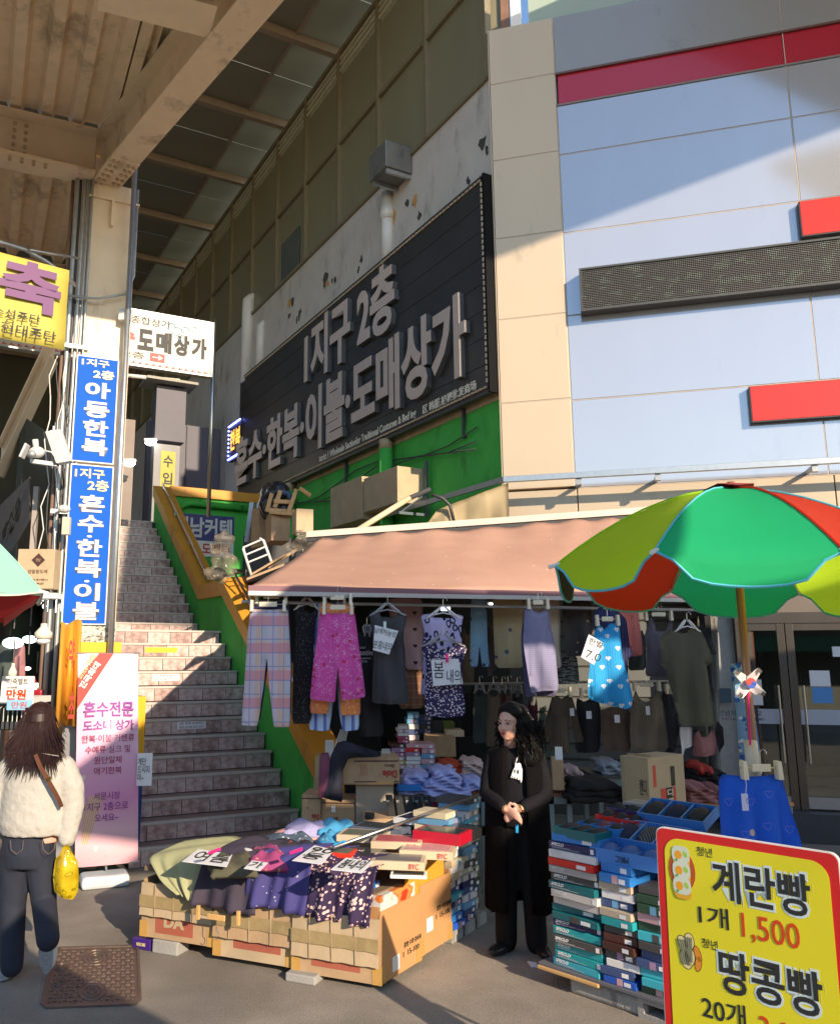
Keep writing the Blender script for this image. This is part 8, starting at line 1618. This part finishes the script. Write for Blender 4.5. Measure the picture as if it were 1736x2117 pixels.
sb = thing('cabinet', AY(140, 1560, 7.8), 'grey steel cabinet edge between the belts and the yellow box sign', 'cabinet'); a = AY(126, 1570, 7.8); MB().obox((a.x, 7.8, 0), (.16, 0, 0), (0, .3, 0), (0, 0, AY(126, 1502, 7.8).z)).build('body', M('grey_cabinet', (.35, .35, .37), .4, .3), sb, bevel=.005)
# ---------------------------------------------------------------- people
def P_skin(nt): return ramp(nt, noise(nt, coords(nt, 'Object', 9), 1, 3), [(.35, (.6, .33, .25)), (.65, (.66, .39, .3))])
m_skin = M('skin', pat=P_skin, rough=.5, var=0); m_lip = flat('lips', (.42, .06, .06), .35); m_hairb = M('black_hair', (.008, .006, .006), .5, spec=.2, var=.3, vs=30, stretch=(1, 1, .1)); m_hair2 = M('dark_brown_hair', (.03, .013, .011), .42, spec=.3, var=.3, vs=40, stretch=(1, 1, .08)); m_gold = flat('gold', (.7, .45, .12), .25, metal=1) if 'gold' not in _M else _M['gold']
def ring_loft(mb, rows, rv, fv, n=20):
    """rows: (centre, rx, ry)"""
    k = len(mb.v)
    for c, rx, ry in rows:
        for j in range(n): a = 2 * math.pi * j / n; mb.v.append(Vector(c) + rv * (rx * math.cos(a)) + fv * (ry * math.sin(a)))
    for i in range(len(rows) - 1):
        for j in range(n): mb.f.append((k + i * n + j, k + i * n + (j + 1) % n, k + (i + 1) * n + (j + 1) % n, k + (i + 1) * n + j)); mb.mi.append(0)
    e = k + (len(rows) - 1) * n; mb.f.append(tuple(k + j for j in range(n))[::-1]); mb.f.append(tuple(e + j for j in range(n))); mb.mi += [0, 0]
def limb(mb, pts, rs):
    for i in range(len(pts) - 1):
        a, b = Vector(pts[i]), Vector(pts[i + 1]); mb.tube([a.lerp(b, t) for t in (0, .25, .5, .75, 1)], [rs[i] + (rs[i + 1] - rs[i]) * t for t in (0, .25, .5, .75, 1)], 12)
    for p, r in zip(pts, rs): mb.ball(p, r * 1.0, 12, 8)
def hand(mb, wrist, d, side, pn, curl=.6, s=1.0):
    """d = direction of fingers, side = towards the thumb, pn = palm normal (fingers curl towards it)"""
    d, side, pn = d.normalized(), side.normalized(), pn.normalized()
    mb.ball(wrist + d * .045 * s, (.04 * s, .016 * s, .05 * s), 10, 7, ax=(side, pn, d))
    for i, L in enumerate((.068, .076, .07, .055)):
        b = wrist + d * .08 * s + side * (.027 - .018 * i) * s; p1 = b + (d * math.cos(curl * .5) + pn * math.sin(curl * .5)) * L * .45 * s; p2 = p1 + (d * math.cos(curl * 1.4) + pn * math.sin(curl * 1.4)) * L * .33 * s; p3 = p2 + (d * math.cos(curl * 2.2) + pn * math.sin(curl * 2.2)) * L * .25 * s
        mb.tube([b - d * .02, b, p1, p2, p3], [.009 * s, .0088 * s, .008 * s, .0074 * s, .005 * s], 8)
    t0 = wrist + d * .025 * s + side * .022 * s; t1 = t0 + (side * .75 + d * .6).normalized() * .034 * s; t2 = t1 + (d * .9 + side * .25 + pn * .25).normalized() * .03 * s; mb.tube([t0, t1, t2], [.013 * s, .0105 * s, .0075 * s], 8)
# --- woman standing in black
wb = AY(1078, 1960, 6.0); wb.z = 0; rv = Vector((.96, -.2, 0)).normalized(); fv = Vector((-.2, -.96, 0)).normalized()
W1 = thing('person', wb, 'woman with long curly black hair in black clothes standing with clasped hands, looking left', 'person')
def wp(r, f, z): return wb + rv * r + fv * f + Z * z
hc = AY(1054, 1497, 5.93); fd_ = Vector((-.70, -.71, -.03)).normalized(); fs_ = Z.cross(fd_).normalized(); up_ = fd_.cross(fs_)  # face dir, her left side
hp = lambda s_, u_, f: hc + fs_ * s_ + up_ * u_ + fd_ * f
mb = MB(); mb.ball(hp(0, .03, -.012), (.074, .092, .088), 20, 14, ax=(fs_, fd_, up_)); mb.ball(hp(0, -.035, .022), (.06, .062, .07), 16, 12, ax=(fs_, fd_, up_)); mb.ball(hp(0, -.083, .046), (.028, .026, .022), 12, 8, ax=(fs_, fd_, up_))
for s_ in (-1, 1): mb.ball(hp(s_ * .036, -.022, .052), (.026, .022, .026), 10, 8, ax=(fs_, fd_, up_)); mb.ball(hp(s_ * .028, .03, .075), (.022, .01, .008), 8, 6, ax=(fs_, fd_, up_))
mb.tube([hp(0, .022, .078), hp(0, -.012, .093), hp(0, -.026, .098)], [.006, .009, .011], 8); mb.ball(hp(.011, -.028, .088), .008, 8, 6); mb.ball(hp(-.011, -.028, .088), .008, 8, 6)
nk = wp(-.03, .0, 1.3); limb(mb, [hp(0, -.07, -.01), nk + Z * .02, nk - Z * .06], [.05, .052, .06])
ring_loft(mb, [(wp(0, 0, z), a, b) for z, a, b in ((.85, .15, .1), (1.0, .13, .09), (1.15, .15, .1), (1.26, .15, .08))], rv, fv)
wrL, wrR = AY(1076, 1672, 5.80), AY(1044, 1672, 5.79); elR, elL = wp(-.195, .03, 1.0), wp(.19, .04, 1.0); shR, shL = wp(-.14, 0, 1.25), wp(.14, 0, 1.25)
limb(mb, [shR, elR, wrR], [.04, .035, .024]); limb(mb, [shL, elL, wrL], [.04, .035, .024])
for s_ in (-1, 1): limb(mb, [wp(s_ * .08, 0, .82), wp(s_ * .09, .01, .45), wp(s_ * .09, 0, .06)], [.07, .05, .035])
dR = (AY(1075, 1690, 5.72) - wrR).normalized(); hand(mb, wrR, dR, (Z * .9 - dR * .3), fv * -.6 - Z * .5, .75, 1.02)
dL = (AY(1052, 1688, 5.78) - wrL).normalized(); hand(mb, wrL + fv * -.01, dL, Z, fv * -1, .5, 1)
mb.build('body', m_skin, W1, remesh=.0065, smit=3)
def patch(pts, m, nm, th=.0012): MB().prism([hp(*p) for p in pts], fd_ * th).build(nm, m, W1)
def ell(cs, cu, f, rs_, ru, n=12, til=0): return [(cs + rs_ * math.cos(q) - til * ru * math.sin(q), cu + ru * math.sin(q) + til * rs_ * math.cos(q), f - 5 * (rs_ * math.cos(q)) ** 2) for q in [2 * math.pi * i / n for i in range(n)]]
patch(ell(0, -.052, .0885, .02, .0055), m_lip, 'upper_lip', .003); patch(ell(0, -.060, .086, .016, .0055), m_lip, 'lower_lip', .003)
for s_ in (-1, 1):
    MB().ball(hp(s_ * .03, .008, .0665), (.0145, .0115, .0075), 10, 7, ax=(fs_, fd_, up_)).build('eye', flat('eye_white', (.55, .5, .47), .25), W1, smooth=True); MB().ball(hp(s_ * .03 + .002, .0085, .0735), (.0062, .006, .0062), 8, 6, ax=(fs_, fd_, up_)).build('iris', flat('iris_dark', (.015, .01, .008), .15), W1)
    MB().tube([hp(s_ * .014, .009, .0785), hp(s_ * .03, .0165, .0785), hp(s_ * .047, .0085, .068)], [.0012, .0022, .0014], 5).build('eyelid', m_hairb, W1); MB().tube([hp(s_ * .014, .03, .0835), hp(s_ * .03, .036, .080), hp(s_ * .052, .03, .066)], [.0026, .003, .0014], 5).build('eyebrow', flat('brow_dark', (.04, .025, .02), .7), W1)
m_blkc = M('black_boucle', (.007, .006, .007), .95, var=.2, vs=40, bump=.4, bs=140, spec=.05); m_swt = M('black_sweat_cloth', (.012, .011, .014), .9, var=.1, bump=.2, bs=20, spec=.15); m_trou = M('charcoal_trousers', (.014, .013, .013), .9, var=.15, vs=5, spec=.15)
mb = MB(); ring_loft(mb, [(wp(0, 0, z), a, b) for z, a, b in ((.8, .145, .12), (.9, .155, .13), (1.05, .145, .12), (1.2, .16, .11), (1.28, .145, .08), (1.315, .07, .06))], rv, fv, 24)
limb(mb, [shR, wp(-.178, .01, 1.12), elR + Z * .01, wrR + (elR - wrR) * .14], [.062, .06, .058, .04]); limb(mb, [shL, wp(.175, .02, 1.12), elL + Z * .01, wrL + (elL - wrL) * .14], [.062, .06, .058, .04])
mb.build('sweatshirt', m_swt, W1, remesh=.012, smit=4)
mb = MB()
for s_ in (-1, 1): limb(mb, [wp(s_ * .07, 0, .84), wp(s_ * .088, .02, .45), wp(s_ * .1, .0, .06)], [.095, .078, .072])
mb.build('trousers', m_trou, W1, remesh=.014, smit=3)
for s_, p in ((-1, wp(-.11, .03, 0)), (1, wp(.12, .0, 0))):
    mb = MB(); dd_ = (fv + rv * s_ * .25 - rv * .35 * (s_ < 0)).normalized(); sd_ = Z.cross(dd_); mb.ball(p + dd_ * .06 + Z * .035, (.048, .13, .036), 14, 8, ax=(sd_, dd_, Z)); mb.ball(p - dd_ * .03 + Z * .06, (.045, .06, .06), 12, 8, ax=(sd_, dd_, Z)); mb.build('shoe', flat('black_leather', (.015, .014, .014), .35), W1, remesh=.01, smit=2)
mb = MB(); rows = [(1.31, .11, .085), (1.27, .17, .115), (1.15, .19, .14), (1.0, .195, .155), (.8, .2, .165), (.55, .205, .17), (.35, .21, .17), (.27, .21, .17)]; n = 40
for z, rx, ry in rows:
    for j in range(n + 1):
        a = math.pi / 2 + R_(20) + (2 * math.pi - R_(40)) * j / n; w_ = 1 + (.035 * math.sin(j * 1.9) + .02 * math.sin(j * .9)) * (1.31 - z); mb.v.append(wp(rx * math.cos(a) * w_, ry * math.sin(a) * w_ * .95, z + .006 * math.sin(j)))
for i in range(len(rows) - 1):
    for j in range(n): k = i * (n + 1) + j; mb.f.append((k, k + 1, k + n + 2, k + n + 1)); mb.mi.append(0)
o = mb.build('long_vest', m_blkc, W1, smooth=True); q = o.modifiers.new('s', 'SOLIDIFY'); q.thickness = .018; q.offset = 1
lg = [(733, 958), (722, 1010), (720, 1050), (745, 1035), (770, 1045), (778, 1085), (790, 1120), (788, 1250), (775, 1292), (765, 1265), (758, 1225), (748, 1255), (735, 1250), (722, 1215), (712, 1245), (700, 1235), (692, 1205), (678, 1236), (666, 1228), (662, 1195), (650, 1228), (642, 1225), (655, 1180), (672, 1130), (695, 1085), (700, 1040), (715, 985)]
zf = lambda x, y: PL((1350 + x * .2304) / 1.41935, (2000 + y * .2304) / 1.41935, wp(0, .135, 1), fv)
MB().prism([zf(*p) for p in lg], fv * -.004).build('chest_print', m_wht, W1)
for cx_, cy_, rx, ry in ((692, 1140, 9, 26), (733, 1150, 13, 30), (716, 1022, 5, 14)): MB().prism([zf(cx_ + rx * math.cos(a * .6283) + (cy_ < 1100) * 0, cy_ + ry * math.sin(a * .6283)) + fv * .002 for a in range(10)], fv * -.004).build('chest_print', m_ink, W1)
mb = MB(); rs = random.Random(5)
for s_, u_, f, r in ((0, .075, -.02, .088), (.03, .05, -.055, .095), (-.045, .05, -.05, .085), (.075, .0, -.055, .085), (.1, -.07, -.06, .085), (.12, -.15, -.06, .08), (.06, -.12, -.1, .085), (-.01, -.05, -.1, .085), (.12, -.22, -.04, .065), (.05, -.21, -.08, .075), (-.07, -.0, -.045, .05), (-.085, -.07, -.04, .042), (-.085, -.13, -.03, .035), (.055, .085, .01, .045), (-.04, .09, .015, .04)): mb.ball(hp(s_, u_, f), r * .93, 12, 9)
mb.build('hair', m_hairb, W1, remesh=.011, smit=1)
mb = MB()
for i in range(620):
    sgn_ = 1 if i % 4 else -1; s0 = sgn_ * rs.uniform(.045, .17 if sgn_ > 0 else .1); u0 = rs.uniform(-.06, .1); f0 = rs.uniform(-.15, .02) if sgn_ > 0 else rs.uniform(-.07, .015)
    if u0 > .04: s0 *= .6
    L = rs.uniform(.12, .24) if sgn_ > 0 else rs.uniform(.08, .15); ph = rs.uniform(0, 6.3); am = rs.uniform(.006, .014); s0 *= 1.08
    mb.tube([hp(s0 + am * math.sin(ph + k * 1.5) + .01 * k / 6 * sgn_, u0 - L * k / 8, f0 + am * math.cos(ph + k * 1.5)) for k in range(9)], [.0026, .003, .003, .003, .003, .0026, .0022, .0018, .001], 4, cap=False)
for i in range(60):
    a = rs.uniform(-1, 1); ph = rs.uniform(0, 6); sg = 1 if a > 0 else -1
    mb.tube([hp(sg * (.012 + .012 * k) + .0, .118 - .004 * k * k * .9 + rs.uniform(-.002, .002), .04 + .01 * math.sin(k) - .006 * k + .02 * (k < 3)) for k in range(7)], .003, 4, cap=False)
mb.build('curls', m_hairb, W1)['kind'] = 'stuff'
for c, d2 in ((wrR + dR * .0, dR), (wrL + dL * .0, dL)):
    s1_ = d2.cross(Z).normalized(); s2_ = d2.cross(s1_); MB().tube([c + (s1_ * math.cos(a * .5236) + s2_ * math.sin(a * .5236)) * (.03 + .002 * (a % 2)) for a in range(13)], .0035, 5).build('gold_bracelet', m_gold, W1)
MB().box(0, .01, 0, .01, 0, .01) ; p = wp(.0, .19, .795); MB().obox(AY(1066, 1722, 5.78), (.018, 0, 0), (0, .01, 0), (0, 0, .05)).build('blue_clip', flat('sky_blue_plastic', (.03, .4, .75), .35), W1)
# --- woman walking away at the left
Yw = 5.45; Lp_ = lambda x, y, dy=0: AY(x, y, Yw + dy)
wb2 = Lp_(70, 1990); wb2.z = 0
W2_ = thing('person', wb2, 'woman with long dark hair walking away in a cream fleece jacket and dark jeans', 'person'); X_ = Vector((1, 0, 0)); Yv_ = Vector((0, 1, 0))
h2 = Lp_(84, 1492); mb = MB(); mb.ball(h2, (.078, .095, .105), 16, 12); mb.ball(h2 + Vector((0, .03, -.06)), (.055, .06, .06), 12, 8); limb(mb, [h2 + Vector((0, -.01, -.08)), Lp_(80, 1560)], [.05, .058]); ring_loft(mb, [(Lp_(80, y), a, b) for y, a, b in ((1740, .13, .09), (1690, .12, .09), (1620, .14, .09), (1575, .14, .08))], X_, Yv_)
hR = Lp_(138, 1742, -.05); hL = Lp_(-22, 1735, .0); aR = [Lp_(133, 1588), Lp_(150, 1665), hR]; aL = [Lp_(22, 1590), Lp_(-8, 1665), hL]; limb(mb, aR, [.04, .035, .024]); limb(mb, aL, [.04, .035, .024]); hand(mb, hR, Vector((-.05, -.05, -1)), Vector((0, 1, 0)), Vector((-1, 0, 0)), .7); hand(mb, hL, Vector((0, .1, -1)), Vector((0, 1, 0)), Vector((1, 0, 0)), .5)
lgL = [Lp_(35, 1760), Lp_(28, 1870, .02), Lp_(25, 1995, -.05)]; lgR = [Lp_(82, 1760), Lp_(92, 1868, .0), Lp_(99, 1930, -.3)]; limb(mb, lgL, [.07, .05, .035]); limb(mb, lgR, [.07, .05, .035]); mb.build('body', m_skin, W2_, remesh=.009, smit=2)
m_flc = M('cream_fleece', (.42, .4, .36), .95, var=.09, vs=30, bump=.5, bs=55); m_jean = M('dark_denim', (.016, .02, .036), .85, var=.25, vs=12, bump=.5, bs=14)
mb = MB(); ring_loft(mb, [(Lp_(x, y), a, b) for x, y, a, b in ((72, 1722, .2, .155), (72, 1700, .215, .165), (74, 1640, .2, .15), (76, 1590, .2, .135), (78, 1565, .17, .11), (80, 1548, .09, .08), (81, 1540, .07, .07))], X_, Yv_, 28)
limb(mb, [aR[0], Lp_(147, 1625), aR[1], Lp_(139, 1732, -.04)], [.078, .08, .075, .056]); limb(mb, [aL[0], Lp_(0, 1625), aL[1], Lp_(-20, 1728)], [.078, .08, .075, .056])
tx = bpy.data.textures.new('fleece', 'CLOUDS'); tx.noise_scale = .035
o = mb.build('fleece_jacket', m_flc, W2_, remesh=.011, smit=3); d_ = o.modifiers.new('d', 'DISPLACE'); d_.texture = tx; d_.strength = .012; d_.mid_level = .5
MB().tube([Lp_(30, 1562, -.13), Lp_(80, 1556, -.135), Lp_(122, 1563, -.12)], .003, 4).build('yoke_seam', flat('seam_grey', (.3, .28, .24), .9), W2_)
mb = MB(); ring_loft(mb, [(Lp_(60, y), a, b) for y, a, b in ((1715, .15, .12), (1760, .165, .135), (1790, .15, .12))], X_, Yv_, 20); limb(mb, lgL, [.098, .078, .068]); limb(mb, lgR[:2] + [Lp_(100, 1942, -.3)], [.098, .075, .066]); mb.build('jeans', m_jean, W2_, remesh=.011, smit=3)
for x0 in (22, 88): MB().tube([Lp_(x0, 1737, -.17), Lp_(x0 + 2, 1757, -.17), Lp_(x0 + 13, 1766, -.172), Lp_(x0 + 25, 1756, -.165), Lp_(x0 + 27, 1738, -.155)], .0016, 4).build('pocket_seam', flat('thread_tan', (.2, .14, .09), .8), W2_)
m_snk = flat('white_trainer', (.66, .66, .68), .5); m_sole = M('grey_sole', (.34, .35, .37), .6, var=.15, bump=.6, bs=90)
g0 = G(18, 2018); mb = MB(); mb.ball(g0 + Vector((0, .05, .05)), (.046, .125, .05), 14, 9); mb.ball(g0 + Vector((.005, -.035, .07)), (.046, .05, .06), 12, 8); tn_ = mb.build('trainer', m_snk, W2_, remesh=.009, smit=2); MB().ball(g0 + Vector((0, .03, .014)), (.05, .15, .014), 16, 6).build('sole', m_sole, tn_)
fa1, fa2 = Lp_(101, 1938, -.28), Lp_(103, 1995, -.22); dd_ = (fa2 - fa1).normalized(); nn = Vector((0, -1, -.15)).normalized(); nn = (nn - dd_ * nn.dot(dd_)).normalized(); ss = dd_.cross(nn)
mb = MB(); mb.ball((fa1 + fa2) / 2, (.048, .05, .118), 14, 10, ax=(ss, nn, dd_)); mb.ball(fa1 + dd_ * .02 - nn * .02, (.044, .05, .05), 12, 8, ax=(ss, nn, dd_)); tn_ = mb.build('trainer', m_snk, W2_, remesh=.009, smit=2)
cs_ = (fa1 + fa2) / 2 + nn * .043; sp = [cs_ + ss * (.04 * math.sin(q) * (1 + .18 * math.cos(q))) - dd_ * (.105 * math.cos(q)) for q in [i * math.pi / 10 for i in range(20)]]; MB().prism(sp, nn * .012).build('sole', m_sole, tn_)
for k in (-.06, 0, .06): MB().tube([cs_ + dd_ * k + nn * .013 + ss * .022 * math.cos(a) + dd_ * .022 * math.sin(a) for a in [i * .7 for i in range(10)]], .002, 4).build('tread_ring', flat('seam_grey', (.3, .28, .24), .9), W2_)
# hair: straight, long
mb = MB(); mb.ball(h2 + Vector((0, -.012, .012)), (.092, .105, .108), 18, 13); mb.ball(h2 + Vector((0, -.06, -.07)), (.088, .06, .11), 14, 10); mb.ball(h2 + Vector((-.02, -.075, -.15)), (.07, .045, .11), 12, 9); mb.build('hair', m_hair2, W2_, remesh=.01, smit=2)
mb = MB(); rs = random.Random(12)
for i in range(1100):
    a = rs.uniform(-1.75, 1.75); a0 = math.sin(a * .9); st_ = h2 + Vector((.088 * math.sin(a), -.09 * math.cos(a) * .95 - .01, rs.uniform(-.02, .09))); L = rs.uniform(.2, .33) if abs(a) < 1.2 else rs.uniform(.15, .26); ex = Vector((rs.uniform(-.5, .5) * .05 + .03 * math.sin(a) , -.055 - .02 * rs.random(), 0)); gp_ = round(a * 3.2) / 3.2 * .035
    mb.tube([st_ + ex * (k / 6) ** 1.5 + Vector((gp_ * (k / 6) ** 2, 0, -L * k / 6)) for k in range(7)], [.003, .0029, .0027, .0025, .0022, .0018, .0008], 4, cap=False)
for i in range(150):
    a = rs.uniform(-3.14, 3.14); mb.tube([h2 + Vector((.096 * math.sin(t_) * math.sin(a), -.012 + .108 * math.sin(t_) * -math.cos(a), .012 + .112 * math.cos(t_))) for t_ in (.05, .4, .8, 1.2, 1.6)], .003, 4, cap=False)
mb.build('hair_strands', m_hair2, W2_)['kind'] = 'stuff'
m_str = M('brown_strap_leather', (.12, .045, .02), .45, var=.1); sa, sb_ = [Lp_(74, 1560, -.17), Lp_(84, 1585, -.185), Lp_(104, 1620, -.185), Lp_(122, 1652, -.165), Lp_(128, 1668, -.14)], 0
mb = MB()
for i in range(len(sa)): mb.v += [sa[i] + Vector((-.011, 0, -.006)), sa[i] + Vector((.011, 0, .006))]
for i in range(len(sa) - 1): mb.f.append((2 * i, 2 * i + 1, 2 * i + 3, 2 * i + 2)); mb.mi.append(0)
o = mb.build('shoulder_strap', m_str, W2_); q = o.modifiers.new('s', 'SOLIDIFY'); q.thickness = .006; q.offset = 0
MB().obox(Lp_(99, 1615, -.2), (.024, 0, .012), (0, .006, 0), (-.008, 0, .016)).build('buckle', m_gold, o)
yb2 = thing('carrier_bag', Lp_(134, 1862, -.08), 'full yellow patterned plastic bag carried by the walking woman', 'bag')
def P_yb(nt):
    d, c = voro(nt, coords(nt, 'UV', 1), 26); k = d.gt(.3) * d.lt(.38); e = ((d - .12).ab()).lt(.03); n = noise(nt, coords(nt, 'UV', 9), 1, 3); return mixc(nt, (k + e * .6).m('ADD', 0, clamp=True) * .7, ramp(nt, n, [(.35, (.5, .34, .0)), (.65, (.72, .56, .02))]), (.2, .15, .0))
Q = [AY(x, y, Yw - .1) for x, y in ((128, 1752), (140, 1747), (146, 1762), (158, 1782), (161, 1812), (159, 1845), (150, 1862), (128, 1858), (110, 1846), (107, 1815), (112, 1778), (124, 1765))]
cloth('film', M('yellow_film', pat=P_yb, rough=.18, var=.1, transl=.3, bump=.5, bs=18, spec=.8), [(p.x, p.z) for p in Q], lambda x, z, d: Vector((x, Yw - .08 - d, z)), yb2, step=.02, puff=.06, folds=.012, ff=50)
